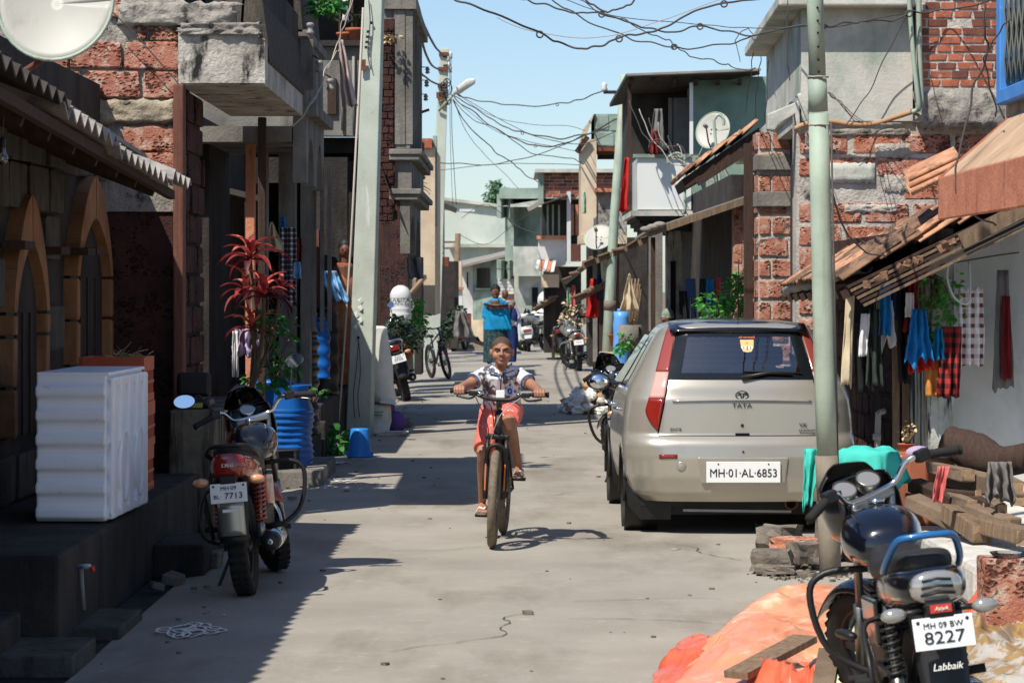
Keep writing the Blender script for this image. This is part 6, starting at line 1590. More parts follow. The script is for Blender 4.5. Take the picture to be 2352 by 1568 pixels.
text(car, 'TATA', 'dark_metal', (0.0, ysurf(0, 0.93) - 0.006, 0.93), 0.032, FACE_CAM, bold=0.06, sx=1.25)
text(car, 'aura', 'dark_metal', (-0.48, ysurf(-0.48, 0.765) - 0.008, 0.765), 0.026, Euler((0, 0, R(-4))).to_matrix() @ FACE_CAM, shear=0.3, bold=0.04, sx=1.3)
text(car, 'VX', 'dark_metal', (0.44, ysurf(0.44, 0.79) - 0.008, 0.79), 0.03, Euler((0, 0, R(4))).to_matrix() @ FACE_CAM)
text(car, 'QUADRAJET', 'dark_metal', (0.47, ysurf(0.47, 0.75) - 0.01, 0.752), 0.016, Euler((0, 0, R(4))).to_matrix() @ FACE_CAM, shear=0.2)
for z, rr in ((0.79, 0.012), (0.605, 0.008)):
 mb = MB(); mb.lathe([(rr, -0.006), (rr * 0.7, -0.009), (rr * 0.3, -0.006)], 12, (0.0, ysurf(0, z), z), 'Y'); CB(mb, 'lock', 'dark_metal')
mb = MB(); mb.box(-0.05, 0.05, ysurf(0, 0.735) - 0.02, ysurf(0, 0.735), 0.722, 0.735); CB(mb, 'latch_grip', 'cloth_black')
mb = MB(); mb.hexa([(-0.30, 0.004, 0.375), (0.30, 0.004, 0.375), (0.30, 0.03, 0.375), (-0.30, 0.03, 0.375), (-0.325, -0.004, 0.565), (0.325, -0.004, 0.565), (0.325, 0.03, 0.565), (-0.325, 0.03, 0.565)]); CB(mb, 'plate_recess', 'car_paint', bev=0.01)
mb = MB(); mb.box(-0.265, 0.265, -0.018, -0.010, 0.385, 0.535); pl = CB(mb, 'number_plate', 'plate_white', bev=0.003)
text(pl, 'MH·01·AL·6853', 'ink', (0, -0.020, 0.452), 0.058, FACE_CAM, bold=0.03, sx=0.92)
for s in (-1, 1):
 mb = MB(); mb.ball((s * 0.18, -0.020, 0.518), (0.006, 0.003, 0.006), 8, 4); CB(mb, 'bolt', 'dark_metal', pl)
mb = MB(); mb.lathe([(0.030, 0), (0.034, -0.002), (0.0305, -0.004)], 20, (-0.44, ysurf(-0.44, 0.50) - 0.001, 0.50), 'Y'); CB(mb, 'tow_cap', 'car_paint')
mb = MB(); mb.lathe([(0.045, 0.4), (0.045, 0.02), (0.038, 0.02), (0.036, 0.3)], 16, (0.36, 0.10, 0.225), 'Y', caps=False); CB(mb, 'exhaust', 'rust')
mb = MB(); mb.bar((-0.42, 0.16, 0.175), (0.36, 0.16, 0.165), 0.03, 0.018); CB(mb, 'tow_bar', 'steel')
mb = MB(); mb.box(-0.6, 0.6, 0.45, 0.55, 0.12, 0.24); CB(mb, 'rear_axle', 'dark_metal')
# window sticker: flat printed face mask and red line of writing
sy = lambda x, z: ysurf(x, z) - 0.010
def flat(pts, mat, name, d=0.0):
 mb = MB(); mb.poly([V((x, sy(x, z) - d, z)) for x, z in pts]); return CB(mb, name, mat, rw)
flat([(0.005, 1.40), (0.105, 1.40), (0.10, 1.345), (0.085, 1.315), (0.055, 1.31), (0.025, 1.315), (0.01, 1.345)], 'gold_ink', 'sticker')
for x in (0.03, 0.08):
 flat([(x + 0.018 * math.cos(t * R(30)), 1.345 + 0.009 * math.sin(t * R(30))) for t in range(12)], 'plate_white', 'sticker_eye', 0.001)
 flat([(x + 0.006 * math.cos(t * R(45)), 1.345 + 0.006 * math.sin(t * R(45))) for t in range(8)], 'ink', 'sticker_pupil', 0.002)
flat([(0.052, 1.355), (0.058, 1.355), (0.06, 1.325), (0.05, 1.325)], 'blue_ink', 'sticker_nose', 0.001)
flat([(0.05, 1.372), (0.06, 1.372), (0.06, 1.38), (0.05, 1.38)], 'red_ink', 'sticker_mark', 0.001)
text(rw, 'श्री महालक्ष्मी', 'orange_ink', (0.055, sy(0.055, 1.415), 1.415), 0.014, Euler((R(-28), 0, 0)).to_matrix() @ FACE_CAM)
# interior seen through the glass
for x0, x1 in ((-0.55, -0.03), (0.03, 0.55)):
 mb = MB(); mb.hexa([(x0, 0.85, 0.5), (x1, 0.85, 0.5), (x1, 1.0, 0.5), (x0, 1.0, 0.5), (x0 + 0.08, 0.70, 1.17), (x1 - 0.08, 0.70, 1.17), (x1 - 0.08, 0.80, 1.17), (x0 + 0.08, 0.80, 1.17)]); CB(mb, 'rear_seat', 'cloth_black', bev=0.03)
for x in (-0.36, 0.36):
 mb = MB(); mb.box(x - 0.24, x + 0.24, 1.75, 1.88, 0.55, 1.15); mb.box(x - 0.12, x + 0.12, 1.77, 1.86, 1.17, 1.32); CB(mb, 'front_seat', 'cloth_black', bev=0.03)
mb = MB(); mb.box(-0.62, 0.62, 2.35, 2.8, 0.7, 1.05); CB(mb, 'dashboard', 'black_plastic', bev=0.03)
mb = MB(); mb.tube([(0.36 + 0.18 * math.cos(R(i * 15)), 2.22, 1.0 + 0.17 * math.sin(R(i * 15))) for i in range(24)], 0.014, 6, closed=True); CB(mb, 'steering_wheel', 'black_plastic')
mb = MB(); mb.box(-0.1, 0.12, 1.98, 2.0, 1.36, 1.42); CB(mb, 'inner_mirror', 'black_plastic')
mb = MB(); mb.grid(lambda u, v: V((-0.44 + 0.34 * u + 0.02 * math.sin(v * 9), 1.70 - 0.14 * (1 - abs(2 * v - 1)) * 0.3 + 0.03 * math.sin(u * 14) * v, 1.38 - 0.28 * v)), 16, 8); CB(mb, 'seat_towel', 'check_grey', solid=0.006)
mb = MB(); mb.grid(lambda u, v: V((-0.12 + 0.28 * u + 0.1 * v, 1.35 - 0.2 * u, 1.08 + 0.16 * u - 0.14 * v)), 6, 4); CB(mb, 'newspaper', 'papers', solid=0.004)
# ------------------------------------------------------------ people
def figure(lab, base, groups, name='person', cat='person', grp=None):
 root = thing(name, lab, cat, base, (0, 0, 0), grp)
 objs = {}
 for g in groups:
  gname, mat, vox, vols = g[:4]
  par = objs.get(g[4]) if len(g) > 4 else None
  mb = MB()
  for q in vols:
   if q[0] == 't': mb.tube(q[1], q[2], 12, sx=q[3] if len(q) > 3 else 1.0, up=q[4] if len(q) > 4 else None)
   elif q[0] == 'b': mb.ball(q[1], q[2], 16, 12, rot=q[3] if len(q) > 3 else None)
  objs[gname] = mb.build(gname, mat, par or root, remesh=vox, smooth_it=2 if vox else 0)
 return root, objs
# --- the boy on the bicycle
bike = bicycle('black mountain bicycle ridden towards the camera by the boy', (-0.065, 19.50, 0.0), R(176.2), 'dark_metal', 'orange_ink', True, lean=-0.035, steer=0.03, crank=R(-122))
BM = ROOTM[bike.name]
bw = lambda x, y, z: BM @ V((x, y, z))
gl, gr = bw(0.278, 0.892, 1.055), bw(-0.278, 0.892, 1.055)
cx = -0.075
hd = V((cx + 0.003, 19.0, 1.332))
sk = []
sk.append(('t', [(cx, 19.26, 0.90), (cx, 19.18, 1.02), (cx, 19.10, 1.15), (cx, 19.07, 1.215)], [0.10, 0.095, 0.10, 0.06], 0.72, (1, 0, 0)))
sk.append(('t', [(cx, 19.075, 1.19), (cx, 19.045, 1.25), (cx, 19.02, 1.30)], [0.05, 0.042, 0.045]))
sk.append(('b', hd + V((0, 0.012, 0.025)), (0.072, 0.088, 0.078)))
sk.append(('b', hd + V((0, -0.022, -0.03)), (0.0635, 0.062, 0.062)))
sk.append(('b', hd + V((0, -0.055, -0.078)), (0.03, 0.024, 0.02)))
sk.append(('b', hd + V((0, -0.025, -0.056)), (0.056, 0.052, 0.042)))
sk.append(('b', hd + V((0, -0.088, -0.022)), (0.0155, 0.016, 0.012)))
sk.append(('t', [hd + V((0, -0.078, 0.02)), hd + V((0, -0.09, -0.015))], [0.009, 0.011]))
for s in (-1, 1):
 sk.append(('b', hd + V((s * 0.011, -0.084, -0.025)), (0.009, 0.010, 0.008)))
 sk.append(('b', hd + V((s * 0.077, 0.006, -0.012)), (0.009, 0.018, 0.027), (0, s * 0.12, s * -0.35)))
 sk.append(('b', hd + V((s * 0.035, -0.048, -0.03)), (0.03, 0.028, 0.03)))
 sk.append(('t', [hd + V((s * 0.012, -0.083, 0.022)), hd + V((s * 0.034, -0.077, 0.027)), hd + V((s * 0.052, -0.058, 0.02))], [0.009, 0.011, 0.008]))
arms = {}
for s, gp in ((-1, gl), (1, gr)):
 shd = V((cx + s * 0.122, 19.08, 1.165))
 wr = gp + V((-s * 0.005, 0.065, 0.022))
 el = (shd + wr) / 2 + V((s * 0.035, 0.07, -0.03))
 arms[s] = (shd, el, wr)
 sk.append(('t', smoothpath([shd, el, wr], 5), [0.046, 0.044, 0.042, 0.040, 0.038, 0.037, 0.036, 0.034, 0.031, 0.027, 0.023]))
 sk.append(('b', gp + V((0, 0.022, 0.026)), (0.040, 0.036, 0.020)))
 for k in range(4):
  xo = (-0.030 + 0.020 * k) * s
  ln = (0.9, 1.0, 1.0, 0.82)[k]
  q = gp + V((xo, 0, 0))
  sk.append(('t', [q + V((0, 0.015, 0.030)), q + V((0, -0.012, 0.031 * 1.0)), q + V((0, -0.029, 0.012)), q + V((0, -0.029, -0.012 * ln)), q + V((0, -0.016, -0.024 * ln))], [0.0095, 0.0092, 0.0088, 0.0082, 0.0074]))
 q = gp + V((-s * 0.042, 0.02, 0.01))
 sk.append(('t', [q + V((s * 0.012, 0.012, 0.012)), q + V((-s * 0.004, -0.008, -0.012)), q + V((0, -0.018, -0.026))], [0.013, 0.0105, 0.0085]))
# legs: viewer's left low, viewer's right high
pl_lo, pl_hi = bw(0.13, 0.43 + 0.165 * math.cos(R(-122)), 0.30 + 0.165 * math.sin(R(-122))), bw(-0.13, 0.43 - 0.165 * math.cos(R(-122)), 0.30 - 0.165 * math.sin(R(-122)))
legs = {}
for s, pd, kn in ((-1, pl_lo, V((cx - 0.125, 18.93, 0.625))), (1, pl_hi, V((cx + 0.055, 18.80, 0.855)))):
 hip = V((cx + s * 0.062, 19.26, 0.885))
 an = pd + V((0.0, 0.075, 0.085))
 legs[s] = (hip, kn, an, pd)
 sk.append(('t', [hip, hip.lerp(kn, 0.5), kn.lerp(hip, 0.12), kn, kn.lerp(an, 0.12), kn.lerp(an, 0.35) + V((0, 0.015, 0)), kn.lerp(an, 0.75), an], [0.082, 0.066, 0.052, 0.050, 0.045, 0.044, 0.032, 0.027]))
 sk.append(('t', [an + V((0, 0.025, -0.035)), an + V((0, -0.03, -0.035)), pd + V((0.0, -0.03, 0.036)), pd + V((s * 0.004, -0.075, 0.030))], [0.030, 0.032, 0.026, 0.020], 1.25, (0, 0, 1)))
 for k in range(5):
  q = pd + V((s * (-0.03 + 0.0145 * k) * 1.0, -0.085 + 0.006 * k, 0.031))
  sk.append(('t', [q + V((0, 0.03, 0.004)), q + V((0, -0.012, -0.004))], [0.010 if k == 0 else 0.0078, 0.0085 if k == 0 else 0.0066]))
boy, bo = figure('boy in patterned white shirt and coral shorts riding the bicycle', (cx, 19.2, 0.15), [('body', 'skin', 0.0042, sk)])
# scalp of cropped hair
mb = MB()
HX = [0]
def scalp(u, v):
 th = 2 * math.pi * u
 fr = 0.5 - 0.5 * math.cos(th)
 ph = v * R(56 + HX[0] + 54 * fr ** 0.8 + 10 * math.sin(th) ** 2 * (1 - fr) + 5 * noise.noise(V((math.cos(th) * 9, math.sin(th) * 9, HX[0]))))
 x, y, z = math.sin(ph) * math.sin(th), -math.sin(ph) * math.cos(th), math.cos(ph)
 return hd + V((0, 0.012, 0.025)) + V((0.0724 * x, 0.0884 * y, 0.0785 * z)) * (1 - 0.004 * (HX[0] > 0))
mb.grid(scalp, 60, 20); hr = mb.build('hair', 'hair', boy)
mb = MB(); HX[0] = 9; mb.grid(scalp, 60, 20); mb.build('hair_fringe', 'hair_thin', hr)
for s in (-1, 1):
 c = hd + V((s * 0.030, -0.0725, 0.003))
 mb = MB(); mb.ball(c, (0.0115, 0.0065, 0.0042), 12, 8); ey = mb.build('eye', 'eye_white', bo['body'])
 mb = MB(); mb.ball(c + V((0, -0.0045, 0)), (0.005, 0.0036, 0.0042), 10, 6); mb.build('iris', 'eye_dark', bo['body'])
 mb = MB(); mb.tube([c + V((-0.014, -0.003, 0.001)), c + V((-0.005, -0.0075, 0.0065)), c + V((0.006, -0.0075, 0.0062)), c + V((0.014, -0.002, 0.0))], 0.0026, 5); mb.build('eyelid', 'skin_dark', bo['body'])
 mb = MB(); mb.tube([c + V((-s * 0.015, -0.010, 0.015)), c + V((0, -0.0125, 0.0195)), c + V((s * 0.018, -0.004, 0.015))], [0.0032, 0.0042, 0.0022], 6); mb.build('eyebrow', 'hair_black', bo['body'])
for dz, rr, w_ in ((-0.0495, 0.0042, 0.021), (-0.0575, 0.0055, 0.018)):
 mb = MB(); mb.tube([hd + V((w_ * math.sin(a * 1.2), -0.084 + 0.012 * abs(math.sin(a * 1.2)) ** 2 + 0.000, dz + 0.001 * math.cos(a * 3) - 0.003 * abs(math.sin(a)))) for a in [-1.2, -0.7, -0.3, 0, 0.3, 0.7, 1.2]], [0.0016, rr * 0.8, rr, rr * 0.9, rr, rr * 0.8, 0.0016], 8, sx=0.9); mb.build('lip', 'lip', bo['body'])
# shirt, collar, sleeves
sv = [('t', [(cx, 19.25, 0.905), (cx, 19.19, 0.98), (cx, 19.13, 1.09), (cx, 19.085, 1.175), (cx, 19.07, 1.222)], [0.142, 0.138, 0.135, 0.130, 0.062], 0.74, (1, 0, 0))]
for s in (-1, 1):
 shd, el, wr = arms[s]
 sv.append(('t', [V((cx + s * 0.045, 19.075, 1.195)), shd + V((0, 0, 0.006)), shd.lerp(el, 0.28), shd.lerp(el, 0.6)], [0.045, 0.05, 0.053, 0.056]))
mk('shirt_front', C(228, 228, 232), C(84, 80, 82), 0.85, ns=15, cont=(0.49, 0.55), bump=0.004, bs=22, dirt=(C(126, 166, 220), 8, 0.57, 0.62), stain=C(184, 168, 160), sscale=(3, 3, 5), samt=(0.55, 0.7))
sb = MB()
for q in sv: sb.tube(q[1], q[2], 14, sx=q[3] if len(q) > 3 else 1.0, up=q[4] if len(q) > 4 else None)
sh = sb.build('shirt', 'shirt_front', boy, remesh=0.006, smooth_it=3)
for s in (-1, 1):
 shd, el, wr = arms[s]
 d = (el - shd).normalized(); c = shd.lerp(el, 0.595); a = d.orthogonal().normalized(); b = d.cross(a)
 for k, mt in ((0, 'collar'), (1, 'cloth_white')):
  mb = MB(); mb.tube([c + d * (0.006 - 0.013 * k) + (a * math.cos(t) + b * math.sin(t)) * 0.0555 for t in [2 * math.pi * i / 20 for i in range(20)]], 0.005, 6, closed=True); mb.build('sleeve_band', mt, sh)
 mb = MB(); mb.grid(lambda u, v: V((cx + s * (0.012 + 0.062 * u), 19.005 + 0.075 * u - 0.02 * v * (1 - u), 1.155 + 0.095 * u ** 0.8 - 0.035 * v)), 6, 3); mb.build('collar', 'collar', sh, solid=0.006)
 mb = MB(); mb.tube([(cx + s * 0.03, 18.992, 1.175), (cx + s * 0.095, 19.005, 1.198)], 0.005, 5); mb.build('yoke_piping', 'collar', sh)
mb = MB(); mb.tube([(cx, 18.975, 1.165), (cx - 0.004, 18.962, 1.09), (cx - 0.002, 18.975, 1.0)], 0.005, 5); mb.build('placket', 'cloth_black', sh)
mb = MB(); mb.prism([(cx - 0.018, 18.985, 1.205), (cx + 0.018, 18.985, 1.205), (cx, 18.972, 1.155)], (0, 0.02, 0)); mb.build('neckline', 'skin', bo['body'])
mb = MB(); mb.box(cx + 0.035, cx + 0.082, 18.975, 18.983, 1.02, 1.085); pk = mb.build('printed_patch', 'collar', sh)
mb = MB(); mb.tube([(cx + 0.058 + 0.012 * math.cos(R(30 * i)), 18.973, 1.055 + 0.016 * math.sin(R(30 * i))) for i in range(12)], 0.004, 5, closed=True); mb.build('printed_ring', 'ink', pk)
mb = MB(); mb.tube(smoothpath([(cx - 0.10, 18.985, 1.02), (cx - 0.085, 18.982, 1.035), (cx - 0.095, 18.982, 1.05), (cx - 0.08, 18.98, 1.06), (cx - 0.06, 18.977, 1.085)], 5), 0.004, 5); mb.build('printed_clef', 'ink', sh)
# shorts with white dots
def dots(name, c1, c2, scale):
 m = bpy.data.materials.new(name); m.use_nodes = True; M[name] = m
 t = m.node_tree; b = t.nodes['Principled BSDF']; b.inputs['Roughness'].default_value = 0.85
 tc = t.nodes.new('ShaderNodeTexCoord'); vo = t.nodes.new('ShaderNodeTexVoronoi'); vo.inputs['Scale'].default_value = scale
 lt = t.nodes.new('ShaderNodeMath'); lt.operation = 'LESS_THAN'; lt.inputs[1].default_value = 0.2
 mx = t.nodes.new('ShaderNodeMix'); mx.data_type = 'RGBA'; mx.inputs[6].default_value = c1; mx.inputs[7].default_value = c2
 t.links.new(tc.outputs['Object'], vo.inputs['Vector']); t.links.new(vo.outputs['Distance'], lt.inputs[0]); t.links.new(lt.outputs[0], mx.inputs[0]); t.links.new(mx.outputs[2], b.inputs['Base Color'])
dots('shorts_dots', C(224, 108, 94), C(240, 226, 218), 30)
sb = MB()
sb.tube([(cx, 19.27, 0.96), (cx, 19.27, 0.86)], [0.13, 0.135], 14, sx=0.8, up=(1, 0, 0))
hip, kn, an, pd = legs[-1]
sb.tube([hip + V((0, 0, 0.02)), hip.lerp(kn, 0.4), hip.lerp(kn, 0.7), hip.lerp(kn, 0.93)], [0.096, 0.088, 0.082, 0.078], 14)
hip, kn, an, pd = legs[1]
sb.tube([hip + V((0, 0, 0.02)), hip.lerp(kn, 0.4), hip.lerp(kn, 0.78), hip.lerp(kn, 0.95)], [0.098, 0.088, 0.078, 0.070], 14)
sb.build('shorts', 'shorts_dots', boy, remesh=0.006, smooth_it=3)
for s in (-1, 1):
 pd = legs[s][3]
 mb = MB(); mb.rings([[V((pd.x + s * -0.002 + w_ * math.cos(t), pd.y + y, pd.z + 0.013 + z)) + V((0, 0, hh * math.sin(t))) for t in [2 * math.pi * i / 14 for i in range(14)]] for y, w_, z, hh in ((0.10, 0.02, 0.01, 0.006), (0.08, 0.034, 0.008, 0.009), (0.0, 0.033, 0.0, 0.009), (-0.06, 0.042, 0.0, 0.009), (-0.10, 0.034, 0.001, 0.009), (-0.115, 0.015, 0.002, 0.006))]); sd = mb.build('sandal', 'rubber_dusty', boy)
 mb = MB(); mb.tube(smoothpath([V((pd.x - 0.037, pd.y - 0.005, pd.z + 0.02)), V((pd.x - 0.022, pd.y - 0.03, pd.z + 0.057)), V((pd.x - s * 0.012, pd.y - 0.065, pd.z + 0.048)), V((pd.x + 0.022, pd.y - 0.03, pd.z + 0.057)), V((pd.x + 0.037, pd.y - 0.005, pd.z + 0.02))], 4), 0.0075, 6); mb.build('strap', 'cloth_white', sd)
# basket things on the bar: bell, white phone box
mb = MB(); mb.ball(bw(0.13, 0.93, 1.05), (0.03, 0.03, 0.02), 12, 8); mb.build('bell', 'chrome', bike)
mb = MB(); q = bw(-0.01, 0.93, 1.055); mb.box(q.x - 0.03, q.x + 0.03, q.y - 0.01, q.y + 0.02, q.z - 0.035, q.z + 0.02); mb.build('handlebar_light', 'plate_white', bike, bev=0.006)
# --- woman with folded arms under a blue shawl
Yw = 60.0
xw = P(1140, 0, Yw).x
def hv(x, y, dy=0.0): return P(x, y, Yw) + V((0, dy, 0))
wg = [('body', 'skin_dark', 0.012, [('b', hv(1138, 672), (0.1, 0.11, 0.13)), ('t', [hv(1138, 680), hv(1138, 692)], [0.06, 0.07]), ('t', [hv(1118, 700), hv(1118, 702, -0.2), hv(1160, 704, -0.25)], [0.06, 0.05, 0.045]), ('t', [hv(1160, 700), hv(1164, 704, -0.2), hv(1126, 706, -0.26)], [0.06, 0.05, 0.045]),
  ('t', [hv(1138, 690), hv(1139, 760)], [0.17, 0.19]), ('t', [hv(1126, 760), hv(1124, 836)], [0.10, 0.05]), ('t', [hv(1152, 760), hv(1154, 836)], [0.10, 0.05])]),
  ('hair', 'hair_black', 0.012, [('b', hv(1138, 665, 0.02), (0.116, 0.105, 0.125)), ('b', hv(1138, 678, 0.09), (0.06, 0.05, 0.06))]),
  ('shawl', 'cloth_teal_blue', 0.02, [('t', [hv(1140, 685), hv(1140, 693), hv(1140, 712), hv(1139, 740), hv(1139, 758)], [0.11, 0.215, 0.255, 0.265, 0.28], 0.72, (1, 0, 0)), ('t', [hv(1118, 694), hv(1115, 730)], [0.075, 0.09]), ('t', [hv(1160, 694), hv(1166, 735), hv(1174, 768)], [0.07, 0.08, 0.03])] + [('t', [hv(1116 + 9 * k, 704, -0.17), hv(1128 + 9 * k, 732, -0.2), hv(1138 + 9 * k, 757, -0.2)], [0.02, 0.034, 0.03]) for k in range(5)]),
  ('skirt', 'cloth_skirt', 0.02, [('t', [hv(1139, 752), hv(1140, 790), hv(1140, 832)], [0.255, 0.29, 0.30], 0.75, (1, 0, 0))])]
wr_, wo_ = figure('woman with folded arms wrapped in a bright blue shawl', (xw, Yw, 0), wg)
for s in (-1, 1):
 mb = MB(); c = hv(1138, 671, -0.095) + V((s * 0.03, 0, 0)); mb.ball(c, (0.014, 0.008, 0.007), 8, 6); mb.build('eye', 'eye_dark', wo_['body'])
mb = MB(); mb.ball(hv(1138, 675, -0.105), (0.015, 0.02, 0.02), 8, 6); mb.build('nose', 'skin_dark', wo_['body'])
mb = MB(); mb.tube([hv(1134, 680, -0.09), hv(1138, 680.4, -0.1), hv(1142, 680, -0.09)], 0.008, 6); mb.build('lip', 'lip', wo_['body'])
mb = MB(); mb.tube(smoothpath([hv(1112, 698, -0.2), hv(1138, 703, -0.33), hv(1166, 700, -0.25)], 5), 0.02, 6); mb.build('wristband', 'cloth_black', wo_['shawl'])
# --- person in dark trousers behind her with a child on the arm
Yw = 61.0
pg = [('body', 'skin_dark', 0.014, [('b', hv(1160, 676), (0.08, 0.09, 0.11)), ('t', [hv(1160, 690), hv(1161, 752)], [0.15, 0.16]), ('t', [hv(1176, 700), hv(1186, 730), hv(1178, 748, -0.1)], [0.055, 0.05, 0.045])]),
  ('trousers', 'cloth_navy', 0.018, [('t', [hv(1166, 748), hv(1166, 790), hv(1166, 831)], [0.13, 0.11, 0.085]), ('t', [hv(1177, 748), hv(1178, 790), hv(1178, 831)], [0.12, 0.10, 0.08])]),
  ('jacket', 'cloth_lilac', 0.018, [('t', [hv(1162, 690), hv(1166, 750)], [0.16, 0.18]), ('t', [hv(1176, 698), hv(1190, 726), hv(1182, 748, -0.1)], [0.08, 0.075, 0.07])])]
figure('person in dark trousers half hidden behind the woman in blue', (P(1168, 0, Yw).x, Yw, 0), pg)
Yw = 60.6
cg = [('body', 'skin', 0.01, [('b', hv(1175, 700), (0.075, 0.08, 0.09)), ('t', [hv(1176, 708), hv(1177, 735)], [0.05, 0.07]), ('t', [hv(1170, 716, -0.1), hv(1167, 708, -0.14), hv(1170, 702, -0.14)], [0.035, 0.03, 0.025]), ('t', [hv(1174, 738, -0.05), hv(1170, 748, -0.14), hv(1174, 766, -0.14)], [0.05, 0.042, 0.03])]),
  ('top', 'cloth_navy', 0.012, [('t', [hv(1177, 708), hv(1179, 724), hv(1178, 738)], [0.07, 0.105, 0.10]), ('t', [hv(1171, 712, -0.05), hv(1168, 722, -0.12)], [0.05, 0.045])]),
  ('shorts', 'cloth_white', 0.012, [('t', [hv(1177, 736), hv(1173, 744, -0.08)], [0.095, 0.07])]),
  ('cap', 'cloth_grey', 0.01, [('b', hv(1176, 696, 0.015), (0.085, 0.092, 0.075)), ('b', hv(1170, 700, -0.09), (0.06, 0.05, 0.014))])]
figure('small child in navy top and grey cap carried beside the woman in blue', (P(1176, 0, Yw).x, Yw, 1.0), cg)
# --- woman in orange-brown sari in the dark veranda
Yw = 33.2
sg = [('body', 'skin_dark', 0.01, [('b', hv(793, 575), (0.075, 0.09, 0.105)), ('t', [hv(793, 588), hv(792, 606)], [0.045, 0.05]), ('t', [hv(777, 620), hv(770, 660), hv(790, 690, -0.15)], [0.05, 0.042, 0.035]), ('t', [hv(792, 610), hv(790, 700)], [0.12, 0.14])]),
  ('hair', 'hair_black', 0.01, [('b', hv(793, 566, 0.02), (0.09, 0.09, 0.105)), ('t', [hv(786, 575, 0.06), hv(784, 620, 0.09)], [0.05, 0.02])]),
  ('sari', 'cloth_sari', 0.014, [('t', [hv(792, 604), hv(790, 650), hv(788, 700), hv(790, 790), hv(790, 882)], [0.10, 0.165, 0.18, 0.22, 0.25], 0.8, (1, 0, 0)), ('t', [hv(778, 612), hv(790, 660, -0.14), hv(808, 700, -0.1)], [0.06, 0.06, 0.05]), ('t', [hv(774, 618), hv(772, 650)], [0.065, 0.06])])]
_, so_ = figure('woman in orange-brown sari standing in the dark veranda behind the pole', (P(790, 0, Yw).x, Yw, 0.55), sg)
mb = MB(); mb.ball(hv(793, 577, -0.09), (0.012, 0.016, 0.016), 8, 6); mb.build('nose', 'skin_dark', so_['body'])
for s in (-1, 1):
 mb = MB(); mb.ball(hv(793, 573, -0.085) + V((s * 0.028, 0, 0)), (0.012, 0.008, 0.006), 8, 6); mb.build('eye', 'eye_dark', so_['body'])
# --- seated person in a grey-green cap beyond the car
Yw = 40.9
mk('cap_green', C(138, 150, 132), C(118, 130, 114), 0.9, ns=20)
sg = [('body', 'skin_dark', 0.01, [('b', hv(1532, 732), (0.08, 0.1, 0.11)), ('b', hv(1523, 734, -0.05), (0.03, 0.04, 0.03)), ('t', [hv(1536, 742), hv(1538, 760)], [0.055, 0.06]), ('t', [hv(1540, 765), hv(1535, 815)], [0.14, 0.15]), ('t', [hv(1525, 768), hv(1500, 800, -0.15), hv(1488, 790, -0.3)], [0.05, 0.045, 0.035]),
  ('t', [hv(1530, 820), hv(1490, 780, -0.35), hv(1470, 806, -0.4), hv(1454, 832, -0.4)], [0.085, 0.065, 0.05, 0.035]), ('t', [hv(1456, 832, -0.4), hv(1440, 840, -0.48)], [0.035, 0.03]), ('t', [hv(1535, 822), hv(1505, 800, -0.2), hv(1490, 845, -0.2)], [0.085, 0.065, 0.04])]),
  ('cap', 'cap_green', 0.01, [('b', hv(1534, 722, 0.01), (0.098, 0.115, 0.095)), ('t', [hv(1520, 728, -0.04), hv(1534, 729, -0.09), hv(1548, 728, -0.04)], [0.02, 0.02, 0.02])]),
  ('shirt', 'cloth_grey', 0.014, [('t', [hv(1538, 760), hv(1540, 785), hv(1535, 818)], [0.12, 0.175, 0.18], 0.8, (1, 0, 0)), ('t', [hv(1526, 768), hv(1512, 785, -0.08)], [0.07, 0.065])]),
  ('shorts', 'cloth_cream', 0.014, [('t', [hv(1532, 820), hv(1505, 793, -0.25)], [0.11, 0.085]), ('t', [hv(1535, 822), hv(1515, 808, -0.12)], [0.11, 0.09])])]
_, so_ = figure('bare-legged person in grey-green cap sitting on the step beyond the car', (P(1530, 0, Yw).x, Yw, 0.45), sg)
for s in (-1, 1):
 mb = MB(); mb.ball(hv(1522, 731, -0.085) + V((s * 0.03, 0.02 * s, 0)), (0.012, 0.01, 0.006), 8, 6); mb.build('eye', 'eye_dark', so_['body'])
# ------------------------------------------------------------ poles
def concrete_pole(lab, base, top, w0, d0, w1, d1, mat, rz=0.0, H=None):
 t = thing('utility_pole', lab, 'pole', base)
 base, top = V(base), V(top)
 cz, sz = math.cos(rz), math.sin(rz)
 def q(c, w_, d): return [c + V((x * cz - y * sz, x * sz + y * cz, 0)) for x, y in ((-w_, -d), (w_, -d), (w_, d), (-w_, d))]
 mb = MB()
 k = 10
 rs = [q(base.lerp(top, i / k), w0 + (w1 - w0) * i / k, d0 + (d1 - d0) * i / k) for i in range(k + 1)]
 mb.rings(rs, smooth=False)
 mb.build('shaft', mat, t, bev=0.012)
 return t
Yp = 32.4
b0, b1 = P(826, 1010, Yp), P(880, -560, Yp)
b0.z = -0.05
t = concrete_pole('pale green square concrete pole on the left with a blue bucket at its foot', b0, b1, 0.148, 0.12, 0.085, 0.08, 'pole_green', R(-7))
mb = MB(); pbox(mb, 826, 137, 840, 162, Yp - 0.16, 0.03); mb.build('clamp', 'rust', t)
for y in (775, 53):
 mb = MB(); mb.lathe([(0.018, 0), (0.018, -0.012)], 10, P(823 if y > 500 else 853, y, Yp - 0.128), 'Y'); mb.build('hole', 'cloth_black', t)
mb = MB(); mb.tube(smoothpath([P(824, 780, Yp - 0.14), P(818, 850, Yp - 0.15), P(812, 905, Yp - 0.15), P(815, 960, Yp - 0.15)], 5), 0.005, 5); mb.tube(smoothpath([P(824, 780, Yp - 0.14), P(828, 850, Yp - 0.15), P(822, 910, Yp - 0.15), P(826, 958, Yp - 0.15)], 5), 0.005, 5); mb.build('earth_wire', 'cable', t, kind='stuff')
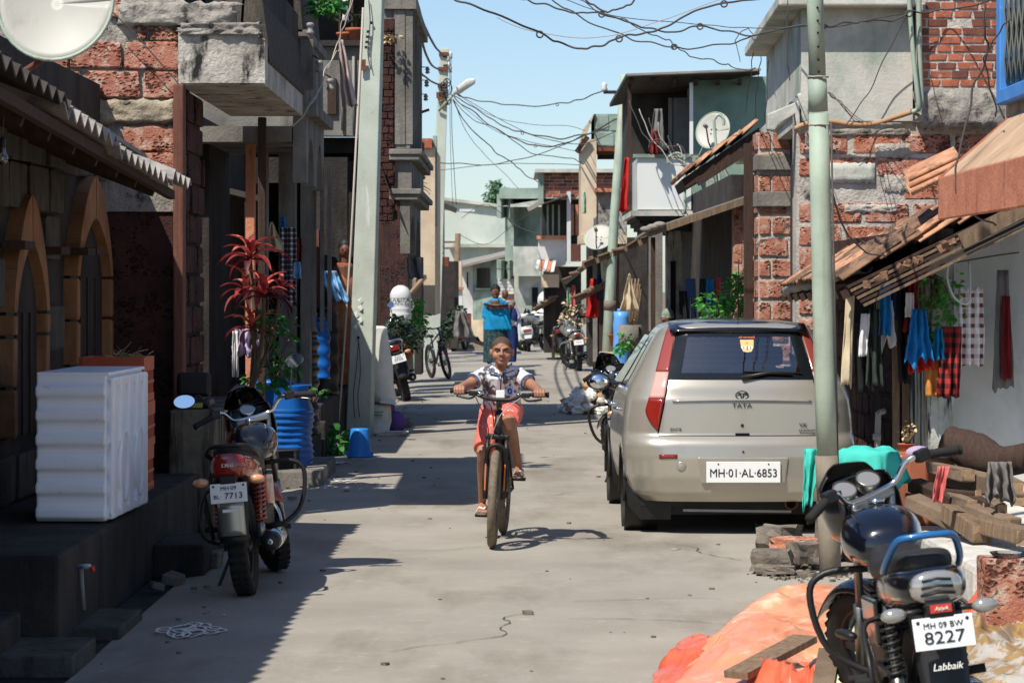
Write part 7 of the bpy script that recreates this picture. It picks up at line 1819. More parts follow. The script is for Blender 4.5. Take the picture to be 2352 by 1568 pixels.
for i in range(5):
 mb = MB(); x, y = 815 + rnd(-8, 12), 690 + i * 14 + rnd(-4, 4); mb.poly([P(x, y, Yp - 0.142), P(x + rnd(6, 16), y - rnd(4, 10), Yp - 0.142), P(x + rnd(4, 14), y + rnd(2, 9), Yp - 0.142)]); mb.build('whitewash_patch', 'white_ink', t)
mb = MB(); mb.tube(smoothpath([P(847, 0, Yp - 0.12), P(850, 50, Yp - 0.14), P(845, 120, Yp - 0.14), P(852, 160, Yp - 0.14)], 5), 0.007, 5); mb.build('service_wire', 'cable', t)
for i in range(4):
 mb = MB(); pbox(mb, 842 + i * -1.5, 70 + i * 12, 848 - i * 1.5, 76 + i * 12, Yp - 0.15, 0.02); mb.build('bracket_tooth', 'dark_metal', t)
mb = MB(); mb.tube([P(834, 18, 31.9), P(806, 560, 31.6), P(783, 900, 31.3), P(777, 975, 31.2)], 0.014, 6); t = one(mb, 'guy_wire', 'cable_pale', 'taut pale stay wire running down left of the concrete pole', 'wire')
mb = MB(); mb.tube([P(777, 925, 31.25), P(773, 960, 31.2), P(777, 985, 31.2), P(781, 960, 31.2), P(777, 925, 31.25)], 0.008, 6); mb.build('turnbuckle', 'dark_metal', t, loc=None, world=False) if False else None
Yp = 64.0
b0, b1 = P(990, 824, Yp), P(1021, 112, Yp)
b0.z = -0.05
t = concrete_pole('second concrete pole with insulators and street lamp over the far lane', b0, b1, 0.185, 0.13, 0.10, 0.09, 'pole_green', R(6))
for i, (x, y) in enumerate(((1018, 124), (1016, 158), (1015, 196), (1012, 216))):
 mb = MB(); pbox(mb, x - 10, y - 4, x + 12, y + 4, Yp - 0.16, 0.34); mb.build('clamp', 'rust', t)
for x, y in ((1032, 126), (1028, 150), (1031, 158), (1027, 131)):
 mb = MB(); mb.lathe([(0.02, -0.1), (0.05, -0.08), (0.03, -0.03), (0.05, 0.0), (0.03, 0.05), (0.02, 0.08)], 10, P(x + 3, y, Yp - 0.1)); mb.build('insulator', 'pvc_white', t)
 mb = MB(); mb.bar(P(1018, y, Yp - 0.1), P(x + 3, y, Yp - 0.1), 0.03, 0.03); mb.build('insulator_arm', 'dark_metal', t)
mb = MB(); mb.bar(P(1003, 222, Yp - 0.2), P(1030, 238, Yp - 0.2), 0.06, 0.06); mb.build('cross_arm', 'rust', t)
for k in range(7):
 mb = MB(); c = P(1022 + rnd(-8, 10), 190 + k * 7, Yp - 0.2); rr = rnd(0.06, 0.13); mb.tube([c + V((rr * math.cos(R(24 * i)), rnd(-0.02, 0.02), rr * 1.2 * math.sin(R(24 * i)))) for i in range(15)], 0.014, 5, closed=True); mb.build('wire_coil', 'cable', t)
mb = MB(); mb.tube([P(1008, 255, Yp - 0.15), P(1024, 236, Yp - 0.3), P(1046, 214, Yp - 0.6)], 0.03, 8); mb.build('lamp_arm', 'pole_steel', t)
a, b = P(1046, 214, Yp - 0.6), P(1086, 184, Yp - 0.8)
mb = MB(); mb.rings([superring(a.lerp(b, f), w_, hh, 12, 3) for f, w_, hh in ((0, 0.05, 0.03), (0.12, 0.10, 0.06), (0.85, 0.12, 0.07), (1.0, 0.06, 0.04))]); lh = mb.build('lamp_head', 'pvc_white', t)
# thin tubular poles
def steel_pole(lab, pts, rs, mat='pole_steel'):
 t = thing('street_pole', lab, 'pole', pts[0])
 mb = MB(); mb.tube(pts, rs, 16); mb.build('shaft', mat, t)
 return t
Yp = 16.7
q = [P(1908, 1322, Yp), P(1899, 1045, Yp), P(1888, 640, Yp), P(1880, 260, Yp), P(1872, 0, Yp), P(1850, -700, Yp)]
q[0].z = -0.05
t = steel_pole('pale green stepped steel pole standing in front of the car on the right', [q[0], q[0].lerp(q[1], 0.62)], [0.068, 0.068], 'pole_band')
mb = MB(); mb.tube([P(1904, 1150, Yp), P(1899, 1045, Yp)], 0.0735, 18); mb.build('collar', 'pole_band', t)
mb = MB(); mb.tube([P(1902, 1062, Yp), P(1894, 860, Yp), P(1884, 430, Yp), P(1880, 262, Yp)], [0.0665, 0.0665, 0.064, 0.062], 18); mb.build('lower_tube', 'pole_steel', t)
mb = MB(); mb.tube([P(1880, 256, Yp), P(1877, 180, Yp)], 0.0585, 18); mb.build('joint_sleeve', 'pole_steel', t)
mb = MB(); mb.tube([P(1878, 186, Yp), P(1872, 0, Yp), P(1850, -700, Yp)], [0.052, 0.052, 0.045], 18); mb.build('upper_tube', 'pole_steel', t)
mb = MB(); mb.tube([P(1909, 280, Yp - 0.03), P(1926, 1140, Yp - 0.03)], 0.007, 5); mb.build('cable_run', 'cable', t)
for y in (18, 48, 76, 108, 138, 166):
 mb = MB(); mb.lathe([(0.007, 0), (0.007, -0.01)], 8, P(1877 + y * 0.02, y, Yp - 0.053), 'Y'); mb.build('bolt_hole', 'cloth_black', t)
for y in (178, 288):
 mb = MB(); c = P(1878 if y < 200 else 1882, y, Yp); mb.tube([c + V((0.066 * math.cos(R(30 * i)), 0.066 * math.sin(R(30 * i)), 0.003 * (i % 2))) for i in range(12)], 0.005, 5, closed=True); mb.build('wire_tie', 'cable_pale', t)
Yp = 50.0
q = [P(1392, 884, Yp), P(1400, 705, Yp), P(1412, 485, Yp), P(1434, 172, Yp)]
q[0].z = -0.05
t = steel_pole('slim pale green tubular pole in front of the white balcony', q, [0.105, 0.10, 0.085, 0.07])
mb = MB(); mb.tube([P(1400, 712, Yp), P(1401, 690, Yp)], 0.112, 14); mb.build('joint_sleeve', 'pole_band', t)
mb = MB(); mb.bar(P(1386, 212, Yp), P(1446, 212, Yp), 0.06, 0.06); mb.build('cross_arm', 'dark_metal', t)
for x in (1388, 1450):
 mb = MB(); mb.lathe([(0.03, -0.02), (0.07, 0.02), (0.04, 0.06), (0.06, 0.10), (0.02, 0.15)], 10, P(x, 208, Yp)); mb.build('insulator', 'pvc_white', t)
Yp = 72.0
q = [P(1277, 813, Yp), P(1284, 620, Yp), P(1296, 436, Yp)]; q[0].z = -0.05
t = steel_pole('furthest slim pole with small loudspeaker on the right of the lane', q, [0.085, 0.08, 0.07])
mb = MB(); mb.lathe([(0.03, 0.2), (0.06, 0.1), (0.16, -0.02), (0.17, -0.03)], 12, P(1286, 470, Yp - 0.2), 'Y'); mb.build('loudspeaker', 'pvc_grey', t)
mb = MB(); mb.bar(P(1290, 468, Yp), P(1284, 470, Yp - 0.1), 0.04, 0.04); mb.build('bracket', 'dark_metal', t)
mb = MB(); mb.tube([P(1040, 820, 78), P(1045, 720, 78), P(1052, 536, 78)], [0.11, 0.1, 0.08], 8); t = one(mb, 'utility_pole', 'wood_old', 'weathered wooden pole with cross pieces in front of the pale green house', 'pole')
for y in (556, 570):
 mb = MB(); mb.bar(P(1020, y, 78) - t.location, P(1056, y, 78) - t.location, 0.06, 0.06); mb.build('cross_arm', 'wood_old', t, world=False)
mb = MB(); pbox(mb, 1055, 480, 1090, 486, 90, 0.2); one(mb, 'tube_light', 'pvc_white', 'white tube lamp on a bracket against the pale green house', 'lamp')
# rusty iron rack with insulators fixed to the corniced house
t = thing('insulator_rack', 'rusty iron bracket frame with insulators high on the left', 'bracket', P(960, 260, 37))
for a, b in (((945, 175), (968, 176)), ((945, 231), (965, 232)), ((966, 158), (961, 257)), ((945, 266), (986, 252))):
 mb = MB(); mb.bar(P(*a, 37), P(*b, 37), 0.035, 0.035); mb.build('bar', 'rust', t)
for x, y in ((982, 160), (980, 190), (978, 222)):
 mb = MB(); mb.lathe([(0.012, -0.06), (0.035, -0.045), (0.02, -0.02), (0.035, 0.0), (0.02, 0.025), (0.012, 0.04)], 10, P(x, y, 37)); mb.build('insulator', 'pvc_grey', t)
 mb = MB(); mb.bar(P(965, y - 6, 37), P(x, y - 5, 37), 0.012, 0.012); mb.build('pin', 'dark_metal', t)
# insulator jars on the balcony house
for i, (x, y) in enumerate(((373, 195), (436, 455), (512, 580))):
 c = P((640 + x * 0.3634) * 0.9188, y * 0.3634 * 0.9188, 24.0)
 t = thing('shackle_insulator', ['glassy insulator on the bracket at the top of the grey balcony', 'glassy insulator hanging halfway along the grey balcony', 'glassy insulator nearest the pinkish towel'][i], 'insulator', c)
 mb = MB(); mb.lathe([(0.02, -0.06), (0.035, -0.05), (0.035, -0.03), (0.024, -0.02), (0.024, 0.01), (0.035, 0.02), (0.035, 0.04), (0.02, 0.05)], 12, c); mb.build('body', 'pvc_grey', t)
 mb = MB(); mb.bar(c + V((-0.06, 0.06, 0.1)), c + V((0, 0, 0.06)), 0.012, 0.012); mb.build('hook', 'dark_metal', t)
# ------------------------------------------------------------ overhead cables
def cable(lab, pts, r=0.012, mat='cable', wig=0.03, seed=0, clips=(), n=9):
 path = smoothpath([P(*p) for p in pts], n)
 k = len(path)
 L_ = sum((path[i + 1] - path[i]).length for i in range(k - 1)) / k
 path = [p + V((0, 0, wig * noise.noise(V((i * 0.2 + seed, seed * 3.1, 0))))) + V((wig * 0.6 * noise.noise(V((i * 0.2, seed, 7))), 0, 0)) for i, p in enumerate(path)]
 mb = MB(); mb.tube(path, r * 0.72, 6)
 o = one(mb, 'overhead_cable', mat, lab, 'cable', 'overhead cables')
 for c in clips:
  p = P(*c) - o.location
  cb = MB(); cb.tube([p + V((0.03 * math.cos(R(40 * i)), 0, 0.03 * math.sin(R(40 * i)) - 0.01)) for i in range(9)], 0.008, 5, closed=True); cb.build('cable_clip', 'cable', o, world=False)
 return o
# from zoom of the sky: pixel pairs on the full photograph
cable('thick sagging cable curving lowest across the top of the sky', [(1038, -5, 24), (1110, 22, 24), (1240, 77, 24.5), (1290, 100, 25), (1330, 113, 25), (1370, 107, 25), (1422, 87, 25), (1480, 78, 25), (1530, 62, 25), (1590, 28, 25), (1662, 8, 25), (1720, 0, 25), (1800, -12, 24.5)], 0.013, seed=1, clips=((1240, 77, 24.5), (1422, 87, 25), (1663, 7, 25)))
cable('cable dipping in a shallow bow at the top centre of the sky', [(1180, -6, 27), (1210, 0, 27), (1260, 15, 27), (1320, 30, 27), (1382, 31, 27), (1440, 52, 27), (1500, 68, 27), (1560, 72, 27), (1608, 59, 27), (1660, 70, 27), (1728, 81, 26), (1764, 73, 25), (1850, 62, 18), (1885, 60, 16.9)], 0.012, seed=2, clips=((1382, 31, 27), (1608, 59, 27), (1883, 60, 16.9)))
cable('cable crossing diagonally down to the right towards the dark roof', [(1265, -5, 30), (1300, 20, 30), (1350, 50, 30), (1420, 78, 30), (1480, 97, 30), (1550, 108, 30), (1610, 111, 30), (1680, 98, 29), (1725, 86, 27)], 0.011, seed=3, clips=((1548, 106, 30),))
cable('short cable loop at the very top centre', [(1338, -6, 25), (1360, 12, 25), (1385, 25, 25), (1410, 25, 25), (1440, 14, 25), (1465, -4, 25)], 0.012, seed=4)
cable('wavy cable from the sky centre down to the dark sheet roof', [(1325, -6, 33), (1370, 25, 33), (1430, 48, 33), (1490, 72, 33), (1535, 92, 33), (1552, 108, 33), (1580, 128, 33), (1620, 133, 33), (1660, 148, 33), (1700, 162, 33), (1735, 160, 31)], 0.01, seed=5, wig=0.05, clips=((1550, 106, 33),))
cable('thin pale wire spanning the whole top of the sky', [(1140, 40, 28), (1200, 66, 28), (1290, 84, 28), (1360, 87, 28), (1430, 76, 28), (1520, 48, 28), (1600, 18, 28), (1660, -2, 28)], 0.006, 'cable_pale', seed=6, wig=0.01)
cable('thin straight wire above the dark sheet roof', [(1300, 0, 28), (1400, 34, 28), (1500, 47, 28), (1620, 58, 28), (1690, 64, 27), (1770, 65, 25), (1880, 58, 17), (1930, 60, 20), (2090, 28, 24.6)], 0.006, seed=7, wig=0.01)
cable('thick cable crossing the plastered upper wall behind the steel pole', [(1890, 62, 17.2), (1965, 52, 22), (2000, 47, 24), (2050, 46, 24.5), (2090, 30, 24.6), (2130, 28, 24.7), (2200, 18, 24.6), (2290, -2, 23)], 0.011, seed=8, clips=((2088, 29, 24.6),))
for i, (pts, r) in enumerate((([(955, -5, 40), (975, 60, 44), (1000, 108, 54), (1018, 128, 63.8)], 0.03), ([(985 - 35, 20, 40), (968, 90, 42), (990, 148, 54), (1016, 163, 63.8)], 0.03), ([(940, 70, 40), (958, 150, 42), (980, 180, 54), (1012, 197, 63.8)], 0.03))):
 cable(['uppermost thick cable from the corniced house to the second pole', 'middle thick cable from the corniced house to the second pole', 'lowest thick cable from the corniced house to the second pole'][i], pts, r, seed=10 + i, wig=0.02)
far = [([(1048, 216, 63), (1100, 232, 63), (1180, 242, 62), (1280, 240, 60), (1330, 228, 55), (1388, 208, 50)], 0.018, 'single cable swinging level from the lamp to the slim pole cross-arm'),
  ([(1044, 222, 63), (1090, 248, 62), (1150, 286, 60), (1200, 305, 58), (1280, 317, 56), (1340, 310, 54), (1420, 274, 50)], 0.02, 'cable drooping from the lamp to the mossy parapet'),
  ([(1044, 224, 63), (1100, 268, 62), (1160, 308, 60), (1230, 334, 58), (1290, 330, 56), (1340, 312, 54)], 0.02, 'second cable drooping close under the first to the cream house'),
  ([(1040, 226, 63), (1085, 276, 62), (1150, 300, 60), (1220, 352, 60), (1300, 362, 58), (1335, 372, 55)], 0.014, 'thin lower cable running to the window of the cream house'),
  ([(1040, 228, 63), (1075, 290, 62), (1110, 320, 62), (1140, 352, 64), (1175, 370, 66), (1200, 395, 68), (1240, 420, 66)], 0.018, 'wavy cable falling from the second pole to the brick topped house'),
  ([(960, 372, 55), (1040, 378, 60), (1140, 376, 60), (1240, 356, 57), (1330, 318, 54), (1400, 290, 50)], 0.014, 'long cable rising gently across the sky to the slim pole'),
  ([(1000, 392, 60), (1090, 382, 60), (1180, 375, 60), (1330, 378, 56)], 0.01, 'faint level wire under the long rising cable'),
  ([(1050, 215, 63), (1120, 262, 60), (1210, 285, 58), (1300, 290, 56), (1345, 300, 54)], 0.008, 'faint wire to the slanted wing of the cream house'),
  ([(1036, 130, 63.5), (1038, 300, 65), (1048, 470, 69)], 0.012, 'wire dropping from the second pole to the dark shed'),
  ([(1033, 130, 63.5), (1034, 300, 65), (1040, 478, 69)], 0.009, 'thinner wire dropping beside it to the dark shed')]
far += [([(1044, 226, 63), (1120, 290, 61), (1200, 322, 59), (1290, 340, 57), (1338, 352, 55)], 0.009, 'fine wire sagging between the two drooping cables'), ([(1042, 230, 63), (1070, 300, 64), (1108, 350, 66), (1160, 400, 72), (1190, 432, 78)], 0.009, 'fine wire falling steeply to the concrete house parapet'),
  ([(1050, 214, 63), (1140, 270, 61), (1230, 312, 58), (1330, 330, 54), (1420, 300, 50)], 0.011, 'slack wire crossing to the top of the slim pole'), ([(1060, 500, 72), (1120, 470, 76), (1190, 520, 78), (1250, 540, 70)], 0.012, 'low wire strung before the pale green house'), ([(1055, 540, 75), (1120, 560, 76), (1200, 500, 74), (1290, 460, 71)], 0.011, 'low wire rising to the loudspeaker pole')]
for i, (pts, r, lab) in enumerate(far): cable(lab, pts, r, seed=20 + i, wig=0.06 if r > 0.012 else 0.02, clips=[pts[len(pts) // 2]] if i < 3 else ())
cable('pair of white twisted cables hanging in front of the grey balcony', [(812, -4, 24), (790, 60, 24), (772, 110, 24), (750, 160, 23.6), (728, 215, 23.4), (700, 262, 23.2), (672, 290, 23)], 0.008, 'cable_pale', 0.04, 40)
cable('thinner white cable beside the twisted pair on the left', [(806, -4, 24), (784, 70, 24), (778, 112, 24), (762, 140, 23.8), (740, 190, 23.5), (705, 255, 23.2)], 0.006, 'cable_pale', 0.04, 41)
cable('black wire slanting across the laterite blocks at upper left', [(248, 16, 20.1), (330, 100, 20.1), (416, 200, 20.15)], 0.006, seed=42, wig=0.01)
cable('loop of black cable hanging over the salmon sunshade', [(2258, -4, 15.6), (2262, 60, 15.6), (2268, 120, 15.7), (2240, 200, 15.8), (2215, 300, 15.8), (2195, 400, 15.8), (2205, 460, 15.8), (2235, 496, 15.9), (2290, 520, 16.2)], 0.009, seed=43)
cable('second black cable hanging beside the blue window', [(2320, 40, 15.4), (2285, 90, 15.5), (2262, 140, 15.6), (2275, 200, 15.7), (2288, 270, 16.0)], 0.007, seed=44)
cable('black cable trailing from the steel pole to the tile roof', [(1895, 300, 16.9), (1905, 400, 17.5), (1922, 480, 18), (1950, 540, 18.3), (1990, 575, 18.5), (2035, 592, 18.6)], 0.008, seed=45)
cable('black wire slanting across the plastered upper wall', [(2085, 30, 24.7), (2040, 120, 24.8), (1990, 220, 24.85), (1940, 290, 24.8)], 0.008, seed=46)
for i in range(3):
 cable(['brownish wire fanning from the pole joint to the pipe, upper', 'brownish wire fanning from the pole joint to the pipe, middle', 'brownish wire fanning from the pole joint to the pipe, lower'][i], [(1902, 212, 17), (1930 + i * 6, 240 + i * 3, 20), (1968 + i * 8, 278, 24.5), (2030 + i * 20, 290 - i * 4, 24.7)], 0.005, 'cable_pale' if i else 'cable', 0.02, 50 + i)
for i in range(5):
 cable(['loose wire dangling from the concrete eave, furthest left', 'second loose wire dangling from the concrete eave', 'third loose wire dangling from the concrete eave', 'fourth loose wire looping below the concrete eave', 'loose wire hanging straight before the plastered upper wall'][i], [(1730 + i * 18, 120 + i * 8, 26), (1722 + i * 20, 180, 27), (1712 + i * 22, 260 + 12 * i, 29)] if i < 3 else ([(1700, 140, 30), (1690, 90, 30), (1716, 66, 29), (1732, 82, 28)] if i == 3 else [(1810, -4, 24.7), (1808, 80, 24.7), (1812, 190, 24.7)]), 0.007, 'cable', 0.04, 60 + i)
for i in range(7):
 a = (1560 + i * 24, 200 + i * 18)
 cable('tangled wire on the green house from the %s' % ['sheet roof corner to the white balcony', 'sheet roof to the balcony rail', 'roof rafter to the dish', 'dish to the awning edge', 'awning edge to the green wall', 'green wall to the tiled canopy', 'green wall foot to the pipe'][i],
   [(1446 + i * 22, 230 + i * 20, 43.4), (1480 + i * 20, 310 + i * 14, 43.3), (1520 + i * 22, 330 + (i * 37) % 60, 43.2), (1600 + i * 14, 400 + (i * 23) % 50, 43.1)], 0.012, ('cable', 'cable_pale')[i % 2], 0.12, 70 + i)
# ------------------------------------------------------------ satellite dishes
def dish(lab, c, r, nrm, mat='dish', pole=None, back=False):
 c, nrm = V(c), V(nrm).normalized()
 t = thing('satellite_dish', lab, 'satellite dish', c, (0, 0, 0), 'satellite dishes')
 rm = nrm.to_track_quat('Z', 'Y').to_matrix()
 mb = MB(); mb.M = Matrix.Translation(c) @ rm.to_4x4()
 mb.grid(lambda u, v: V((r * v * math.cos(2 * math.pi * u), r * 1.06 * v * math.sin(2 * math.pi * u), 0.16 * r * v * v)), 40, 8); mb.build('reflector', mat, t, solid=0.008)
 mb = MB(); mb.M = Matrix.Translation(c) @ rm.to_4x4(); mb.tube([V((r * math.cos(R(9 * i)), r * 1.06 * math.sin(R(9 * i)), 0.16 * r)) for i in range(40)], 0.02 * r + 0.004, 6, closed=True); mb.build('rim', 'pole_steel', t)
 if pole: mb = MB(); mb.tube([c - nrm * 0.03] + [V(p) for p in pole], 0.02, 8); mb.build('mast', 'wood_red' if r > 0.31 else 'pole_steel', t)
 if 'corner' in lab: return t
 mb = MB(); mb.M = Matrix.Translation(c) @ rm.to_4x4(); mb.tube([V((0, -r, 0.1 * r)), V((0, -r * 0.8, r * 0.5)), V((0, -r * 0.15, r * 1.0))], 0.012, 6); ar = mb.build('feed_arm', 'dark_metal', t)
 mb = MB(); mb.M = Matrix.Translation(c) @ rm.to_4x4(); mb.lathe([(0.02, 0), (0.035, 0.02), (0.03, 0.10), (0.018, 0.12)], 10, (0, -r * 0.12, r * 0.92)); mb.build('receiver', 'pvc_grey', ar)
 for x, y in ((-0.15, 0.1), (0.15, 0.1), (-0.15, -0.15), (0.15, -0.15)):
  mb = MB(); mb.M = Matrix.Translation(c) @ rm.to_4x4(); mb.ball((x * r, y * r, 0.012), 0.012 * (1 if r < 0.5 else 1.4), 8, 6); mb.build('bolt', 'dark_metal', t)
 return t
dish('large weathered satellite dish in the top left corner', P(132, 10, 15.6), 0.335, (-0.05, -0.93, 0.22), pole=[P(95, 140, 15.8), P(10, 192, 15.9), P(-60, 260, 16)])
dish('white satellite dish on the green house wall', P(1640, 302, 42.3), 0.285, (-0.45, -0.8, 0.3), pole=[P(1640, 330, 42.6), P(1650, 420, 43)])
dish('grey satellite dish lying behind the slim pole below the cream house', P(1376, 548, 51), 0.28, (-0.2, -0.75, 0.6), pole=[P(1380, 575, 51.2), P(1384, 640, 51.4)])
mb = MB(); c = P(1258, 690, 68); mb.lathe([(0.26, 0.0), (0.2, 0.06), (0.1, 0.09), (0.01, 0.1)], 20, c, 'Y'); one(mb, 'basin', 'pvc_white', 'white basin hung up beside the furthest slim pole', 'basin')
# crook-topped vent pipes
for i, (x, y0, y1, Yq) in enumerate(((1573, 352, 492, 43.6), (1658, 264, 464, 41.8))):
 t = thing('vent_pipe', ['crook-topped green pipe in front of the white balcony', 'crook-topped green pipe beside the satellite dish'][i], 'pipe', P(x, y1, Yq))
 w_ = 38 if i == 0 else 20
 mb = MB(); mb.tube(smoothpath([P(x, y1, Yq), P(x - (0 if i == 0 else 17), y0 + 30, Yq), P(x - (3 if i == 0 else 15), y0 + 8, Yq), P(x - w_ * 0.5 + (0 if i == 0 else 4), y0, Yq), P(x - w_ + (0 if i == 0 else 24), y0 + 10, Yq), P(x - w_ + (0 if i == 0 else 24), y0 + 24, Yq)], 6), 0.022, 8); mb.build('tube', 'pole_steel', t)
 mb = MB(); mb.tube([P(x, y1 - 100, Yq), P(x, y1 - 94, Yq)], 0.03, 8); mb.build('coupling', 'pole_band', t)
# ------------------------------------------------------------ cloths and laundry
def hang(lab, mat, x0, y0, x1, y1, Yc, folds=3, amp=0.03, pinch=0.0, flare=0.0, shift=0.0, seed=0, hem=0.06, cat='cloth', name='hanging_cloth', grp='laundry', legs=0, nu=22, nv=14):
 a, b, s = P(x0, y0, Yc), P(x1, y1, Yc), F / Yc
 W, Hh = b.x - a.x, a.z - b.z
 mb = MB()
 def strip(u0, u1, v0):
  def f(u, v):
   uu = u0 + (u1 - u0) * u
   vv = v0 + (1 - v0) * v
   k = (1 - pinch) + (pinch + flare) * vv
   x = (a.x + b.x) / 2 + (uu - 0.5) * W * k + shift * vv
   ph = uu * folds * 2 * math.pi + seed
   x += W * (0.10 * noise.noise(V((vv * 3.5, seed * 1.7, uu * 1.5))) * vv + 0.03 * noise.noise(V((vv * 9, seed, uu * 4))))
   dz = hem * Hh * noise.noise(V((uu * 4, seed, 2))) * vv
   return V((x, Yc + amp * math.sin(ph) * (0.35 + 0.65 * vv) + 0.9 * amp * noise.noise(V((uu * 5, vv * 3, seed))), a.z - Hh * vv + dz))
  mb.grid(f, max(4, int(nu * (u1 - u0))), nv)
 if legs:
  strip(0, 1, 0) if False else None
  strip(0.0, 0.5 - legs, 0.0); strip(0.5 + legs, 1.0, 0.0)
  def top(u, v):
   return V(((a.x + b.x) / 2 + (u - 0.5) * W * (1 - pinch), Yc - 0.012, a.z - Hh * 0.35 * v))
  mb.grid(top, 8, 5)
  mb2 = mb
 else: strip(0, 1, 0)
 return one(mb, name, mat, lab, cat, grp, solid=0.005)
# right verandah line
Yl = 18.98
hang('grey and white sleeve hanging first on the verandah line', 'cloth_cream', 1942, 664, 1966, 884, Yl - 0.05, 1, 0.03, 0.2, 0.0, -0.03, 1)
hang('long black trousers on the verandah line beside the car', 'cloth_black', 1958, 655, 2008, 905, Yl, 2, 0.03, 0.2, 0.1, 0.03, 2, legs=0.03, cat='trousers')
hang('white sock-like cloth among the black trousers', 'cloth_white', 1978, 720, 1998, 818, Yl - 0.06, 1, 0.02, 0.0, 0.0, -0.02, 3)
hang('dark green-grey shorts hanging low on the line', 'cloth_green_dark', 1990, 710, 2026, 886, Yl - 0.03, 2, 0.03, 0.3, 0.1, 0.0, 4)
hang('blue and white shirt hanging under the tiled eave', 'cloth_blue', 2018, 646, 2046, 770, Yl - 0.02, 2, 0.03, 0.1, 0.0, 0.0, 5, cat='shirt')
hang('white tail of a shirt hanging below the blue one', 'cloth_white', 2006, 690, 2058, 796, Yl + 0.03, 3, 0.03, 0.3, 0.0, 0.0, 6, hem=0.3)
hang('royal blue strip of cloth behind the white shirt', 'cloth_navy', 2044, 650, 2060, 735, Yl + 0.04, 1, 0.02, 0, 0, 0, 7)
hang('black garment hanging in the middle of the verandah line', 'cloth_black', 2058, 628, 2086, 880, Yl + 0.05, 2, 0.03, 0.1, 0.0, 0.02, 8)
hang('maroon shirt hanging near the trailing plant', 'cloth_maroon', 2086, 620, 2114, 760, Yl + 0.02, 2, 0.03, 0.3, 0.1, -0.03, 9)
hang('small white cloth between black and maroon garments', 'cloth_white', 2078, 672, 2100, 728, Yl - 0.04, 2, 0.02, 0.2, 0, 0, 10)
hang('light blue blouse hanging below the trailing plant', 'cloth_blue', 2080, 710, 2140, 835, Yl - 0.08, 3, 0.04, 0.5, 0.1, 0.0, 11, hem=0.35)
hang('bright red cloth under the light blue blouse', 'cloth_red', 2076, 770, 2130, 852, Yl - 0.03, 3, 0.04, 0.3, 0.2, 0.05, 12, hem=0.4)
hang('teal cloth strip beside the red check shirt', 'cloth_teal_blue', 2142, 755, 2172, 828, Yl - 0.05, 2, 0.03, 0.4, 0, 0, 13)
hang('orange and brown striped cloth hanging lowest', 'cloth_orange', 2126, 820, 2168, 910, Yl, 2, 0.03, 0.0, 0.0, 0, 14)
hang('black and red checked shirt hanging lowest on the line', 'check_red', 2160, 750, 2212, 912, Yl - 0.04, 3, 0.03, 0.1, 0.0, -0.02, 15, cat='shirt')
hang('maroon and white checked fringed cloth on the line', 'check_white', 2200, 660, 2260, 840, Yl + 0.04, 3, 0.03, 0.1, 0.0, 0.0, 16)
hang('long grey trousers dangling before the white wall', 'cloth_grey', 2282, 620, 2324, 892, Yl + 0.22, 1, 0.02, 0.4, 0.2, 0.0, 17, cat='trousers')
hang('narrow maroon cloth hanging inside the white verandah', 'cloth_maroon', 2300, 680, 2322, 870, Yl + 0.2, 1, 0.02, 0.2, 0.1, 0.0, 18)
mb = MB(); mb.tube(smoothpath([P(1930, 655, Yl), P(2030, 640, Yl), P(2130, 615, Yl), P(2270, 590, Yl), P(2340, 580, Yl + 0.3)], 5), 0.006, 5); one(mb, 'clothes_line', 'cable', 'sagging clothes line under the tiled eave', 'clothes line')
t = thing('hose_loop', 'pale loop of hose hanging under the tile roof', 'hose', P(2215, 650, Yl - 0.1))
mb = MB(); mb.tube(smoothpath([P(2178, 608, Yl - 0.1), P(2176, 640, Yl - 0.1), P(2190, 680, Yl - 0.1), P(2216, 698, Yl - 0.1), P(2228, 680, Yl - 0.1), P(2226, 600, Yl - 0.05)], 6), 0.009, 6); mb.build('loop', 'pvc_white', t)
# middle right
hang('crimson and blue garments bundled beyond the slim pole', 'cloth_red', 1352, 640, 1382, 730, 54, 2, 0.05, 0.3, 0.1, -0.05, 20)
hang('blue wrap hanging over the crimson garment', 'cloth_navy', 1370, 630, 1382, 690, 53.9, 1, 0.04, 0.2, 0, 0.0, 21)
hang('pale printed shirt hanging beside the crimson garment', 'cloth_lightblue', 1380, 662, 1398, 728, 53.8, 2, 0.04, 0.3, 0, 0, 22, cat='shirt')
hang('cream cloth tied up in a triangle by the slim pole', 'cloth_cream', 1424, 628, 1466, 714, 46, 2, 0.05, 0.95, 0.05, 0, 23)
hang('tall red cloth draped down the side of the white balcony', 'cloth_red', 1430, 362, 1450, 486, 43.9, 1, 0.05, 0.5, 0.1, -0.06, 24)
hang('grey garment hanging in the dark balcony', 'cloth_grey', 1494, 250, 1530, 346, 43.8, 2, 0.05, 0.5, 0.1, -0.02, 25)
hang('maroon and blue garment hanging behind the grey one', 'cloth_maroon', 1494, 300, 1512, 355, 43.7, 2, 0.05, 0.3, 0.1, 0, 26)
hang('denim trousers hanging in the dark shopfront', 'cloth_denim', 1572, 640, 1600, 760, 36.8, 2, 0.04, 0.2, 0.1, 0.0, 27, cat='trousers', legs=0.04)
hang('blue cloth hanging under the sheet awning', 'cloth_blue', 1622, 640, 1640, 705, 36.9, 2, 0.03, 0.1, 0, 0, 28)
hang('green cloth hanging under the sheet awning', 'cloth_green_dark', 1606, 640, 1622, 750, 37, 2, 0.03, 0.1, 0, 0, 29)
hang('pink cloth hanging under the sheet awning', 'cloth_pink', 1640, 636, 1656, 690, 37, 2, 0.03, 0.1, 0, 0, 30)
hang('lilac cloth hanging lowest under the sheet awning', 'cloth_lilac', 1610, 700, 1632, 766, 36.7, 2, 0.03, 0.2, 0, 0, 31)
